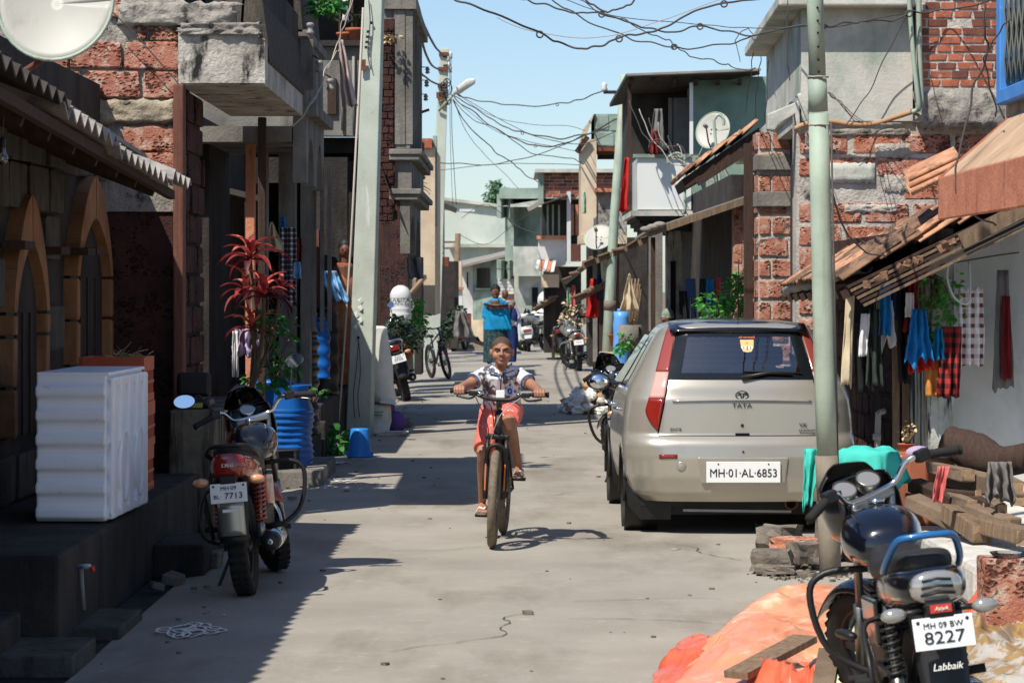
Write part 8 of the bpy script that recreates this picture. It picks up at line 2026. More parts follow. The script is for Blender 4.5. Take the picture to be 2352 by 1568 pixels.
hang('black and red bag-like cloth at the white door edge', 'cloth_black', 1556, 668, 1582, 740, 36.5, 1, 0.05, 0.3, -0.1, 0.02, 32)
hang('grey hank of cloth beside the timber post', 'cloth_cream', 1694, 680, 1728, 744, 33.5, 3, 0.04, 0.5, 0.1, -0.05, 33)
hang('pale green towel hanging from the cream house', 'cloth_lime', 1338, 440, 1347, 490, 54.7, 1, 0.04, 0.3, 0, 0, 34)
hang('white and green towel above the far shopfront', 'cloth_lime', 1302, 660, 1310, 700, 58, 1, 0.04, 0.1, 0, 0, 35)
hang('white sheet hanging at the furthest slim pole', 'cloth_white', 1266, 660, 1280, 718, 67, 1, 0.05, 0.1, 0, 0, 36)
hang('red striped towel above the far shopfront', 'cloth_pink', 1312, 655, 1322, 705, 58, 1, 0.04, 0.2, 0, 0, 37)
# left
hang('tan cloth pinned in a peak behind the red plant', 'cloth_cream', 598, 510, 650, 578, 25.4, 2, 0.05, 0.9, 0.1, 0, 40)
hang('checked shirt hanging beside the tan cloth', 'check_blue', 642, 522, 682, 700, 25.6, 2, 0.04, 0.1, 0.0, 0, 41, cat='shirt')
hang('dark red cloth behind the checked shirt', 'cloth_maroon', 672, 545, 694, 610, 25.9, 2, 0.04, 0.1, 0, 0, 42)
hang('pale blue cloth at the edge of the checked shirt', 'cloth_lightblue', 674, 602, 692, 640, 25.5, 1, 0.03, 0.1, 0, 0, 43)
hang('bright blue rag hanging from the line at left', 'cloth_blue', 644, 498, 656, 524, 25.6, 1, 0.02, 0.1, 0, 0, 44)
hang('pinkish frayed towel hanging from the grey balcony', 'cloth_pinkish', 764, 92, 802, 244, 25.2, 2, 0.05, 0.75, 0.0, 0.08, 45, hem=0.1)
hang('white rag at the top of the grey balcony', 'cloth_white', 786, 0, 800, 48, 25.8, 1, 0.03, 0.2, 0, 0, 46)
hang('grey fringed cloth thrown over the stand-in black drum in the veranda', 'cloth_lightblue', 730, 622, 782, 690, 30.6, 3, 0.06, 0.4, 0.0, 0.1, 47, hem=0.4)
hang('grey patterned bundle of cloth below the red plant', 'cloth_lilac', 534, 756, 598, 820, 23.4, 4, 0.08, 0.2, 0.1, 0, 48, hem=0.4)
hang('white and green strip of cloth hanging by the timber post', 'cloth_white', 534, 760, 548, 866, 23.3, 1, 0.04, 0.1, 0, 0, 49)
hang('purple corner of cloth below the patterned bundle', 'cloth_purple', 576, 800, 602, 842, 23.5, 2, 0.05, 0.2, 0, 0, 50)
hang('grey torn plastic hanging under the corniced house', 'cloth_grey', 925, 560, 958, 640, 40, 2, 0.06, 0.3, 0.1, 0.1, 51)
hang('grey sheet draped over a parked machine past the bicycle', 'cloth_grey', 1036, 714, 1078, 775, 66, 2, 0.12, 0.5, 0.2, 0.1, 52)
# ------------------------------------------------------------ plants
def leafcloud(mb, c, rad, n, size, seed, droop=0.3, wd=0.35):
 rs = random.Random(seed)
 for i in range(n):
  d = V((rs.gauss(0, 1), rs.gauss(0, 1), rs.gauss(0, 1)))
  d.normalize()
  rr = rs.random() ** 0.4
  p = V(c) + V((d.x * rad[0], d.y * rad[1], d.z * rad[2])) * rr
  ax = V((d.x + rs.uniform(-0.7, 0.7), d.y + rs.uniform(-0.7, 0.7) - 0.2, d.z * 0.5 + rs.uniform(-0.3, 0.8) - droop)).normalized()
  sd = ax.cross(V((rs.uniform(-1, 1), rs.uniform(-1, 1), 1))).normalized()
  up = sd.cross(ax)
  s = size * rs.uniform(0.6, 1.3)
  w_ = s * wd
  m1, m2 = p + ax * s * 0.35 + up * s * 0.06, p + ax * s * 0.7
  mb.add([p, m1 + sd * w_, m1 - up * s * 0.05, m1 - sd * w_, m2 + sd * w_ * 0.75 - V((0, 0, s * 0.05)), m2 - V((0, 0, s * 0.1)), m2 - sd * w_ * 0.75 - V((0, 0, s * 0.05)), p + ax * s - V((0, 0, s * 0.22))],
    [[0, 1, 2], [0, 2, 3], [1, 4, 5, 2], [3, 2, 5, 6], [4, 7, 5], [6, 5, 7]], True)
def plant(lab, base, clouds, mat, name='shrub', cat='plant', stems=5, size=0.06, n=200, pot=None, seed=1, grp=None):
 base = V(base)
 t = thing(name, lab, cat, base, (0, 0, 0), grp)
 mb = MB()
 for k, (c, rad) in enumerate(clouds): leafcloud(mb, c, rad, n, size, seed * 13 + k)
 mb.build('foliage', mat, t, kind='stuff')
 mb = MB()
 rs = random.Random(seed)
 for k in range(stems):
  c, rad = clouds[k % len(clouds)]
  e = V(c) + V((rs.uniform(-1, 1) * rad[0], rs.uniform(-1, 1) * rad[1], rs.uniform(0, 1) * rad[2])) * 0.8
  mb.tube(smoothpath([base, base.lerp(e, 0.5) + V((rs.uniform(-0.05, 0.05), rs.uniform(-0.05, 0.05), 0.03)), e], 4), [0.010] * 5 + [0.005] * 4, 5)
 mb.build('stems', 'stem', t, kind='stuff')
 if pot:
  r, hgt, pm = pot
  mb = MB(); mb.lathe([(r * 0.7, 0), (r * 0.75, 0.01), (r, hgt * 0.9), (r * 1.06, hgt * 0.92), (r * 1.06, hgt), (r * 0.9, hgt), (r * 0.85, hgt * 0.9)], 18, base - V((0, 0, hgt))); mb.build('pot', pm, t)
 return t
# red dracaena: every large leaf is a piece
def dleaf(mat):
 k = 'dleaf_' + mat
 if k in _shared: return _shared[k]
 mb = MB()
 def f(u, v):
  w_ = 0.10 * math.sin(math.pi * min(1, 0.12 + 0.88 * v)) ** 0.8 * (1 if v < 0.98 else 0.05)
  return V(((u - 0.5) * 2 * w_, v * 1.0 - 0.10 * v * v, 0.55 * v - 0.75 * v ** 2.2 + 0.05 * abs(2 * u - 1)))
 mb.grid(f, 2, 8)
 me = mb.mesh(k); me.materials.append(M[mat]); _shared[k] = me
 return me
def dracaena(lab, base, heads, mats=('leaf_red', 'leaf_red_pale', 'leaf_maroon'), grp=None):
 t = thing('dracaena_plant', lab, 'plant', base, (0, 0, 0), grp)
 rs = random.Random(len(lab))
 for c, ln, n in heads:
  c = V(c)
  mb = MB(); mb.tube(smoothpath([V(base), V(base).lerp(c, 0.5) + V((0.04, 0, 0)), c], 5), 0.018, 6); mb.build('cane', 'stem', t)
  for i in range(n):
   az, el = i * 2.4 + rs.uniform(-0.3, 0.3), R(75 - 95 * (i / n)) + rs.uniform(-0.2, 0.2)
   mt = mats[1] if el > R(35) and rs.random() < 0.5 else (mats[2] if el < R(5) and rs.random() < 0.8 else mats[0])
   rm = (Euler((0, 0, az)).to_matrix() @ Euler((el - 0.3, 0, 0)).to_matrix())
   s = ln * rs.uniform(0.75, 1.15)
   piece('leaf', dleaf(mt), t, c + V((0, 0, -0.1 * ln * i / n)), (s, s, s), rm)
 return t
dracaena('tall red-leaved dracaena beside the timber post on the left', P(575, 900, 23.2), [(P(574, 590, 23.2), 0.34, 20), (P(606, 676, 23.0), 0.32, 22), (P(566, 670, 23.4), 0.30, 18), (P(578, 752, 23.1), 0.27, 16), (P(646, 664, 23.2), 0.22, 12)])
dracaena('dark red potted dracaena on the far left balcony', P(954, 478, 49), [(P(954, 436, 49), 0.34, 22)], ('leaf_maroon', 'leaf_maroon', 'leaf_maroon'))
mb = MB(); mb.lathe([(0.09, 0), (0.13, 0.22), (0.14, 0.24), (0.11, 0.24)], 14, P(946, 500, 49)); one(mb, 'flower_pot', 'blue_light', 'pale blue flower pot on the far left balcony shelf', 'flower pot')
plant('green shrub growing between the red dracaena and the black tank', P(630, 900, 23.6), [(P(640, 760, 23.6), (0.18, 0.18, 0.13)), (P(610, 735, 23.7), (0.12, 0.12, 0.08)), (P(650, 840, 23.5), (0.16, 0.15, 0.10)), (P(600, 880, 23.4), (0.2, 0.15, 0.08))], 'leaf_green', size=0.075, n=70, seed=2)
plant('leafy green sprig beside the blue ribbed drum', P(716, 925, 24.9), [(P(735, 900, 24.9), (0.10, 0.1, 0.05))], 'leaf_green', size=0.07, n=16, stems=3, seed=3)
plant('low green weeds at the foot of the concrete pole', P(760, 1042, 28.6), [(P(748, 1022, 28.6), (0.2, 0.15, 0.1)), (P(785, 1002, 28.9), (0.14, 0.12, 0.08))], 'leaf_green', size=0.10, n=60, seed=4)
plant('bright green bush lit by the sun beyond the car roof', P(1668, 780, 33.2), [(P(1640, 700, 33.2), (0.24, 0.2, 0.12)), (P(1690, 680, 33.3), (0.22, 0.2, 0.2)), (P(1700, 650, 33.4), (0.14, 0.15, 0.1)), (P(1660, 735, 33.1), (0.26, 0.2, 0.12))], 'leaf_bright', size=0.085, n=110, seed=5)
plant('small green creeper in the concrete ring planter', P(1436, 800, 46.4), [(P(1436, 785, 46.3), (0.12, 0.1, 0.16)), (P(1425, 805, 46.3), (0.1, 0.1, 0.08))], 'leaf_bright', size=0.08, n=60, seed=6)
plant('money plant trailing in a basket under the tiled eave', P(2150, 640, 19.1), [(P(2140, 670, 19.05), (0.10, 0.08, 0.12)), (P(2180, 660, 19.05), (0.12, 0.08, 0.12)), (P(2142, 730, 19.0), (0.05, 0.05, 0.16)), (P(2195, 720, 19.05), (0.08, 0.06, 0.12)), (P(2130, 790, 19.0), (0.03, 0.03, 0.10))], 'leaf_bright', size=0.05, n=56, seed=7)
plant('dry seedling twigs in a pot by the chipped pillar', P(2082, 1018, 18.6), [(P(2084, 990, 18.6), (0.06, 0.05, 0.07))], 'straw', size=0.03, n=26, seed=8, pot=(0.06, 0.08, 'clay'))
plant('dark bushy pot plants behind the black motorcycle', P(930, 790, 43.5), [(P(912, 750, 43.5), (0.22, 0.2, 0.16)), (P(948, 765, 43.8), (0.24, 0.2, 0.16)), (P(930, 790, 43.3), (0.25, 0.2, 0.12))], 'leaf_dark', size=0.09, n=150, seed=9, pot=(0.16, 0.25, 'clay'))
plant('sunlit climber on the wall beyond the white labelled tank', P(958, 780, 47), [(P(954, 702, 47), (0.14, 0.15, 0.14)), (P(962, 735, 47), (0.16, 0.15, 0.16))], 'leaf_bright', size=0.09, n=110, seed=10)
plant('grey-green shrubs beyond the second concrete pole', P(1030, 800, 69), [(P(1034, 745, 69), (0.36, 0.3, 0.22)), (P(1050, 722, 70), (0.2, 0.2, 0.22)), (P(1014, 760, 68), (0.3, 0.3, 0.2))], 'leaf_dark', size=0.13, n=170, seed=11)
plant('grey-leaved plants in front of the far shop on the right', P(1312, 760, 60), [(P(1308, 700, 60), (0.12, 0.15, 0.25)), (P(1326, 712, 60), (0.14, 0.15, 0.2)), (P(1300, 735, 60), (0.16, 0.15, 0.15)), (P(1334, 735, 60), (0.14, 0.15, 0.14))], 'cloth_cream', size=0.09, n=70, seed=12)
plant('creeper dangling over the top of the grey balcony', P(736, 8, 24.6), [(P(744, 18, 24.4), (0.16, 0.1, 0.07)), (P(766, 8, 24.6), (0.10, 0.1, 0.05))], 'leaf_green', size=0.07, n=90, seed=13)
plant('dry thicket of twigs on the balcony near the concrete pole', P(910, 100, 33.2), [(P(900, 88, 33.2), (0.12, 0.1, 0.05))], 'straw', size=0.06, n=30, seed=14)
plant('tiny green weed by the pile of stones', G(1745, 1222), [(G(1745, 1222) + V((0, 0, 0.03)), (0.03, 0.03, 0.02))], 'leaf_green', size=0.04, n=12, stems=2, seed=15)
plant('tuft of grass at the foot of the furthest slim pole', G(1288, 815), [(G(1288, 815) + V((0, 0, 0.08)), (0.14, 0.1, 0.07))], 'leaf_green', size=0.12, n=40, stems=2, seed=16)
plant('bright green cloth-like heap of leaves beside the white scooter', G(1196, 802), [(G(1196, 802) + V((0, 0, 0.3)), (0.13, 0.1, 0.28))], 'leaf_bright', size=0.1, n=90, stems=2, seed=17)
plant('stack of tall dry reeds leaning in the concrete ring', P(1452, 745, 46.6), [(P(1452, 735, 46.6), (0.02, 0.02, 0.03))], 'straw', size=0.05, n=8, stems=3, seed=18)
# far tree above the roofs
c = P(1140, 445, 135)
t = thing('eucalyptus_tree', 'tall pale tree showing above the far roofs', 'tree', (c.x, 135, 0))
mb = MB(); mb.tube(smoothpath([V((c.x, 135, 0)), V((c.x + 0.3, 135, 3.5)), P(1142, 470, 135), P(1140, 430, 135)], 6), [0.28 - 0.012 * i for i in range(19)], 8); mb.build('trunk', 'stem', t)
mb = MB()
for k, (x, y, r) in enumerate(((1136, 432, 0.42), (1150, 438, 0.4), (1128, 452, 0.4), (1144, 456, 0.45), (1158, 450, 0.35), (1130, 470, 0.4), (1150, 474, 0.42), (1162, 466, 0.3), (1138, 422, 0.25))):
 leafcloud(mb, P(x, y, 135), (r, r, r * 0.75), 130, 0.2, 90 + k, 0.6, 0.22)
mb.build('crown', 'leaf_tree', t, kind='stuff')
for k in range(5):
 mb = MB(); mb.tube([P(1141, 470 - k * 5, 135), P(1128 + k * 8, 450 - (k % 2) * 14, 135)], [0.07, 0.03], 5); mb.build('limb', 'stem', t)
# ------------------------------------------------------------ tanks, drums, buckets
def ribbed(lab, c, r, hgt, mat, nr=10, name='water_drum', dent=0.0, sq=2.0, lidmat=None, top=0.22, amp=0.015, ribs0=0.02):
 t = thing(name, lab, 'drum', c)
 mb = MB()
 rs = []
 n = 40
 steps = nr * 6
 for i in range(steps + 1):
  f = i / steps
  z = hgt * f
  if f < 1 - top: k = amp * (0.5 + 0.5 * math.cos(f / (1 - top) * nr * 2 * math.pi))
  else: k = -0.01 * math.sin((f - 1 + top) / top * math.pi)
  ring = []
  for j in range(n):
   a = 2 * math.pi * j / n
   cx_, cy_ = math.cos(a), math.sin(a)
   rr = r + k
   d = dent * noise.noise(V((cx_ * 2, cy_ * 2, f * 4)))
   ring.append(V(c) + V(((rr + d) * sgn(cx_) * abs(cx_) ** (2 / sq), (rr + d) * sgn(cy_) * abs(cy_) ** (2 / sq), z)))
  rs.append(ring)
 mb.rings(rs); mb.build('shell', mat, t)
 mb = MB(); mb.lathe([(r * 0.55, 0), (r * 0.55, 0.03), (r * 0.5, 0.045), (r * 0.1, 0.05)], 24, V(c) + V((0, 0, hgt))); mb.build('lid', lidmat or mat, t)
 return t
mb = MB(); mb.box(P(520, 0, 25).x, P(738, 0, 24.2).x, 24.2, 26.2, -0.05, 0.14); one(mb, 'drum_stand', 'grey_wall', 'concrete slab on which the blue ribbed drum stands', 'slab', bev=0.02)
ribbed('blue ribbed plastic drum behind the red motorcycle', (P(622, 0, 24.9).x, 25.05, 0.14), 0.36, 0.74, 'blue_plastic', 9, dent=0.02, sq=3.2, top=0.3)
ribbed('large black ribbed water tank behind the blue drum', (P(664, 0, 27.3).x, 27.3, 0.3), 0.285, 1.22, 'tank_black', 8, 'water_tank', top=0.15, amp=0.03)
t = ribbed('narrow blue barrel edge beside the black tank', (P(736, 0, 28.3).x, 28.4, 0.82), 0.085, 0.60, 'blue_plastic', 4, 'water_barrel', top=0.05)
ribbed('dark drum standing in for a scooter under a grey cloth in the veranda', (P(742, 0, 30.9).x, 30.95, 0.55), 0.17, 0.95, 'tank_black', 3, 'water_drum')  # drum added in place of the cloth-covered scooter
t = ribbed('light blue barrel with lid beside the slim pole', (P(1428, 0, 47).x, 47.2, 0.0), 0.135, 1.36, 'blue_light', 2, 'water_barrel', top=0.1)
mb = MB(); mb.lathe([(0.2, 0), (0.2, 0.42), (0.17, 0.42), (0.17, 0.35)], 24, P(1447, 802, 46.5)); one(mb, 'ring_planter', 'grey_wall', 'grey concrete ring used as a planter by the light blue barrel', 'planter')
for k in range(9):
 mb = MB(); a = P(1444 + k * 2, 760, 46.6); mb.tube([a, P(1452 + k * 2.5, 640 + (k % 3) * 12, 46.8)], 0.016, 5); one(mb, 'bamboo_pole', 'wood_old', 'bamboo pole leaning in the concrete ring, %s of the bunch' % ('leftmost', 'second from left', 'third from left', 'fourth from left', 'middle one', 'fourth from right', 'third from right', 'second from right', 'rightmost')[k], 'pole', 'bamboo poles')
t = thing('upturned_bucket', 'bright blue bucket standing upside down before the concrete pole', 'bucket', G(826, 1049))
c = G(826, 1049)
mb = MB(); mb.lathe([(0.125, 0.0), (0.128, 0.012), (0.122, 0.03), (0.095, 0.285), (0.088, 0.30), (0.02, 0.302)], 28, c); mb.build('shell', 'blue_bucket', t)
mb = MB(); mb.tube([c + V((0.128 * math.cos(R(12 * i)), 0.128 * math.sin(R(12 * i)), 0.012)) for i in range(30)], 0.008, 6, closed=True); mb.build('rim', 'blue_bucket', t)
for s in (-1, 1):
 mb = MB(); mb.cbox(c + V((s * 0.13, 0, 0.035)), 0.03, 0.03, 0.04); mb.build('handle_lug', 'blue_bucket', t)
t = thing('labelled_tank', 'white ribbed water tank lettered SARITA on the left', 'tank', P(918, 740, 45))
mb = MB()
rs = []
for i in range(21):
 f = i / 20; z = P(0, 742, 45).z + (P(0, 655, 45).z - P(0, 742, 45).z) * f
 k = 0.178 if f < 0.7 else 0.178 * math.sqrt(max(0.02, 1 - ((f - 0.7) / 0.31) ** 2))
 if f < 0.65 and i % 3 == 0: k -= 0.012
 rs.append([V((P(919, 0, 45).x + k * sgn(math.cos(a)) * abs(math.cos(a)) ** 0.8, 45.2 + k * sgn(math.sin(a)) * abs(math.sin(a)) ** 0.8, z)) for a in [2 * math.pi * j / 28 for j in range(28)]])
mb.rings(rs); mb.build('shell', 'pvc_white', t)
text(t, 'SARITA', 'ink', P(918, 690, 45.0) + V((0, 0.005, 0)), 0.075, FACE_CAM, world=True, bold=0.05)
mb = MB(); mb.box(P(919, 0, 45).x - 0.2, P(919, 0, 45).x + 0.2, 45.0, 45.4, 0.3, P(0, 744, 45).z); mb.build('stand', 'dark_wall', t)
# sacks by the pole
def sack(lab, pts, rad, mat, name='sack', flat=0.75):
 t = thing(name, lab, 'sack', pts[0])
 path = smoothpath(pts, 5)
 k = len(path)
 mb = MB()
 rs = []
 for i, p in enumerate(path):
  f = i / (k - 1)
  r = rad * (0.82 + 0.18 * math.sin(math.pi * f)) * (1 if 0.04 < f < 0.94 else 0.75)
  rs.append([p + V((r * math.cos(a) * (1 + 0.10 * noise.noise(V((math.cos(a) * 2, math.sin(a) * 2, f * 6)))), r * flat * math.sin(a) * (1 + 0.10 * noise.noise(V((math.cos(a) * 3, math.sin(a) * 2, f * 7)))), 0)) for a in [2 * math.pi * j / 24 for j in range(24)]])
 mb.rings(rs); mb.build('bag', mat, t, sub=1)
 return t
t = sack('printed white sack standing at the foot of the concrete pole', [G(867, 998), P(868, 960, 32.9), P(872, 928, 32.95)], 0.165, 'sack_print')
text(t, 'RICE', 'red_ink', P(868, 972, 32.9) + V((0, -0.135, 0)), 0.035, FACE_CAM, world=True) if False else None
mb = MB(); c = P(868, 972, 32.9); mb.tube([c + V((0.10 * math.cos(R(15 * i)), -0.128 + 0.03 * math.cos(R(15 * i)) ** 2, 0.03 * math.sin(R(15 * i)))) for i in range(24)], 0.006, 5, closed=True); mb.build('printed_oval', 'red_ink', t)
for k, (y, w_) in enumerate(((945, 14), (952, 12), (984, 12), (990, 10))):
 mb = MB(); c = P(868, y, 32.9); mb.box(c.x - w_ / 190, c.x + w_ / 190, c.y - 0.132, c.y - 0.122, c.z - 0.006, c.z + 0.008); mb.build('printed_line', 'green_ink' if k < 2 else 'gold_ink', t)
t = sack('tall plump white sack leaning against the concrete pole', [P(884, 925, 33.0), P(874, 880, 33.0), P(866, 820, 33.0), P(860, 765, 33.0), P(862, 748, 33.0)], 0.175, 'sack')
mb = MB(); mb.hexa([P(872, 925, 32.8), P(912, 930, 32.8), P(905, 920, 33.0), P(880, 915, 33.0), P(874, 920, 32.8), P(908, 926, 32.8), P(905, 914, 33.0), P(880, 910, 33.0)]); mb.build('corner', 'sack', t)
mb = MB(); q = G(905, 995); mb.ball(q + V((0.02, 0.1, 0.13)), (0.12, 0.1, 0.14), 16, 10); mb.ball(q + V((-0.06, 0.12, 0.3)), (0.07, 0.07, 0.1), 12, 8); one(mb, 'cloth_bundle', 'cloth_purple', 'purple cloth bundle on the ground behind the white sacks', 'bundle')
mb = MB()
for k in range(6): mb.cbox(G(892, 1001) + V((0.02 * k, 0.01 * k, 0.008 + 0.009 * k)), 0.28, 0.2, 0.007, (0, 0, rnd(-0.3, 0.3)))
one(mb, 'newspaper_pile', 'papers', 'small pile of old papers on the ground beside the sacks', 'papers')
mb = MB(); mb.box(P(885, 0, 34.5).x, P(945, 0, 34.5).x, 34.3, 34.9, 0, 0.1); one(mb, 'kerb_block', 'grey_wall', 'pale kerb block beneath the black motorcycle', 'block', bev=0.02)
# ------------------------------------------------------------ rubbish heap
mb = MB()
rs = random.Random(3)
c0 = G(1358, 948)
for i in range(130):
 a, rr = rs.uniform(0, 6.28), rs.random() ** 0.6
 x, y = c0.x + 0.42 * rr * math.cos(a), c0.y + 0.6 * rr * math.sin(a)
 z = 0.46 * (1 - rr) + 0.04
 s = rs.uniform(0.04, 0.11)
 mb.m = rs.choice([0, 0, 1, 1, 2, 3])
 sd = rs.uniform(0, 50)
 vs, fs = [], []
 for p in range(7):
  for q in range(10):
   ph, t_ = math.pi * p / 6, 2 * math.pi * q / 10
   k = s * (1 + 0.55 * noise.noise(V((math.sin(ph) * math.cos(t_) * 2.5 + sd, math.sin(ph) * math.sin(t_) * 2.5, math.cos(ph) * 2.5))))
   vs.append(V((x + k * math.sin(ph) * math.cos(t_), y + k * math.sin(ph) * math.sin(t_), z + 0.75 * k * math.cos(ph))))
 for p in range(6):
  for q in range(10): fs.append([p * 10 + q, (p + 1) * 10 + q, (p + 1) * 10 + (q + 1) % 10, p * 10 + (q + 1) % 10])
 mb.add(vs, fs)
o = mb.build('rubbish_heap', ['plate_white', 'sack', 'cardboard', 'papers'], kind='stuff', loc=c0)
tag(o, 'heap of crumpled white plastic and paper by the car', 'rubbish')
# ------------------------------------------------------------ right foreground: stones, timber, tarpaulins
def stone(lab, x0, y0, x1, y1, Yc, mat='rubble', d=0.18, seed=0, name='broken_block', grp='broken blocks by the pole'):
 a, b = P(x0, y1, Yc), P(x1, y0, Yc)
 mb = MB()
 rs = random.Random(seed)
 bm = bmesh.new(); bmesh.ops.create_cube(bm, size=1.0); bmesh.ops.subdivide_edges(bm, edges=bm.edges[:], cuts=2, use_grid_fill=True)
 for v in bm.verts: v.co += V((rs.uniform(-1, 1), rs.uniform(-1, 1), rs.uniform(-1, 1))) * 0.07
 mb.M = Matrix.Translation(((a.x + b.x) / 2, Yc + d / 2, (a.z + b.z) / 2)) @ Euler((0, 0, rs.uniform(-0.4, 0.4))).to_matrix().to_4x4() @ Matrix.Diagonal((b.x - a.x, d, b.z - a.z, 1))
 mb.add([v.co.copy() for v in bm.verts], [[v.index for v in f.verts] for f in bm.faces]); bm.free()
 return one(mb, name, mat, lab, 'stone', grp)
stone('long broken block leaning highest in the pile by the steel pole', 1756, 1212, 1838, 1262, 17.5, seed=1, d=0.3)
stone('brown split block in the middle of the pile by the pole', 1775, 1238, 1880, 1268, 17.2, 'laterite_pale', seed=2)
stone('grey block at the left front of the pile by the pole', 1731, 1266, 1820, 1312, 16.75, seed=3)
stone('rough dark block against the pole foot', 1820, 1248, 1888, 1294, 16.95, 'rubble', seed=4)
stone('small triangular stone at the front of the pile', 1784, 1300, 1826, 1318, 16.6, seed=5, d=0.08)
stone('flat stone chip under the front block', 1738, 1302, 1790, 1318, 16.65, seed=6, d=0.1)
mb = MB(); mb.hexa([P(1868, 1290, 17.3), P(1884, 1290, 17.3), P(1884, 1290, 17.4), P(1868, 1290, 17.4), P(1876, 1135, 17.3), P(1886, 1135, 17.3), P(1886, 1135, 17.4), P(1876, 1135, 17.4)]); one(mb, 'stone_post', 'grey_wall', 'pale stone post standing just behind the steel pole', 'post')
# sawn timber stack: x0,y0,x1,y1 of visible end, depth, length away
beams = [('long grey beam lowest in the timber stack', (2092, 1150), (2228, 1212), 16.9, 0.11, 0.10), ('square-ended beam at the front of the timber stack', (2180, 1178), (2248, 1222), 16.6, 0.13, 0.11), ('weathered beam second from the bottom', (2100, 1112), (2190, 1150), 17.3, 0.11, 0.09),
   ('short beam end above the long grey beam', (2178, 1138), (2236, 1160), 17.0, 0.09, 0.08), ('thick pale beam in the middle of the stack', (2186, 1090), (2290, 1116), 17.2, 0.13, 0.12), ('dark beam under the thick pale one', (2182, 1118), (2270, 1140), 17.3, 0.10, 0.09), ('rough log lying at the right of the stack', (2230, 1176), (2320, 1206), 16.5, 0.12, 0.11),
   ('flat plank lying lowest at the far right', (2255, 1206), (2345, 1232), 16.2, 0.14, 0.10), ('beam end sticking out at the right, upper', (2300, 1104), (2335, 1122), 16.9, 0.09, 0.08), ('beam end sticking out at the right, lower', (2300, 1128), (2340, 1146), 16.9, 0.09, 0.08), ('leaning beam at the back of the stack', (2120, 1082), (2200, 1112), 17.8, 0.10, 0.09), ('thin batten across the stack', (2140, 1126), (2250, 1132), 17.1, 0.05, 0.04)]
beams += [('split log lying crosswise on top of the stack', (2140, 1072), (2218, 1090), 17.3, 0.09, 0.08), ('thin dark plank near the bottom left of the stack', (2096, 1138), (2170, 1176), 17.2, 0.09, 0.04), ('short square block wedged in the middle', (2236, 1148), (2276, 1172), 16.8, 0.1, 0.09), ('narrow batten end beside the grey cloth', (2262, 1150), (2300, 1168), 16.7, 0.06, 0.06)]
for i, (lab, a, b, Yc, w_, hh) in enumerate(beams):
 p, q = P(*a, Yc + 0.45), P(*b, Yc)
 q = p.lerp(q, rnd(0.9, 1.12)); w_ *= rnd(0.85, 1.1)
 t = thing('sawn_timber', lab, 'timber', (p + q) / 2, (0, 0, 0), 'sawn timber stack')
 mb = MB(); mb.bar(p, q, w_, hh);
 for k, v in enumerate(mb.v): mb.v[k] = tuple(V(v) + V((rnd(-1, 1), rnd(-1, 1), rnd(-1, 1))) * 0.014)
 mb.build('beam', ('wood_log', 'wood_old', 'wood_dark')[(i * 7) % 3 if i % 4 else 0], t, bev=0.01)
 d = (q - p).normalized()
 mb = MB(); mb.bar(q - d * 0.004, q + d * 0.004, w_ * 0.93, hh * 0.93); mb.build('cut_end', 'wood_end', t)
mb = MB(); mb.tube(smoothpath([P(2170, 1010, 17.9), P(2230, 1035, 17.8), P(2290, 1060, 17.6), P(2360, 1050, 17.4)], 5), [0.10, 0.11, 0.11, 0.12, 0.13, 0.13, 0.14, 0.14, 0.13, 0.12, 0.11, 0.10, 0.1, 0.1, 0.1, 0.1], 10); one(mb, 'tree_log', 'wood_dark', 'dark curved log lying on top of the timber', 'log')
hang('grey ragged cloth hung over the right of the timber stack', 'cloth_grey', 2262, 1060, 2330, 1150, 16.6, 3, 0.05, 0.2, 0.0, 0, 60, hem=0.35, grp='rags on the timber')
hang('pink strip of cloth hanging on the timber beams', 'cloth_pink', 2152, 1070, 2184, 1152, 16.7, 1, 0.03, 0.1, -0.3, -0.05, 61, grp='rags on the timber')
t = thing('steel_plates', 'stack of round trays with dried leaves beside the pillar', 'trays', P(2090, 1060, 18.3))
for k in range(4):
 mb = MB(); mb.lathe([(0.13, 0), (0.14, 0.008), (0.13, 0.012), (0.02, 0.006)], 24, P(2082, 1066 - k * 6, 18.3)); mb.build('tray', 'papers' if k % 2 else 'wood_end', t)
mb = MB(); c = P(2120, 1062, 18.0); mb.box(c.x - 0.12, c.x + 0.2, 17.9, 18.6, 0.2, c.z + 0.04); one(mb, 'stone_ledge', 'clay', 'small clay ledge carrying trays beside the chipped pillar', 'ledge', bev=0.02)
mb = MB(); mb.ball(P(2110, 1040, 18.2), (0.09, 0.08, 0.05), 12, 8); one(mb, 'cloth_bundle', 'cloth_lilac', 'crumpled lilac rag lying by the trays', 'rag')
c = P(2306, 1352, 13.6)
mb = MB(); mb.box(P(2262, 0, 13.6).x, P(2262, 0, 13.6).x + 0.34, 13.6, 13.85, -0.03, P(0, 1284, 13.6).z);
for k, v in enumerate(mb.v): mb.v[k] = tuple(V(v) + V((rnd(-1, 1), rnd(-1, 1), rnd(-1, 1))) * 0.008)
lb = one(mb, 'laterite_brick', 'laterite', 'single red laterite brick at the right edge carrying a glass bowl', 'brick', bev=0.012)
mb = MB(); mb.lathe([(0.04, 0), (0.085, 0.012), (0.10, 0.03), (0.095, 0.03), (0.08, 0.016), (0.03, 0.006)], 24, P(2318, 1281, 13.7)); one(mb, 'glass_bowl', 'bulb_glass', 'shallow glass bowl resting on the laterite brick', 'bowl')
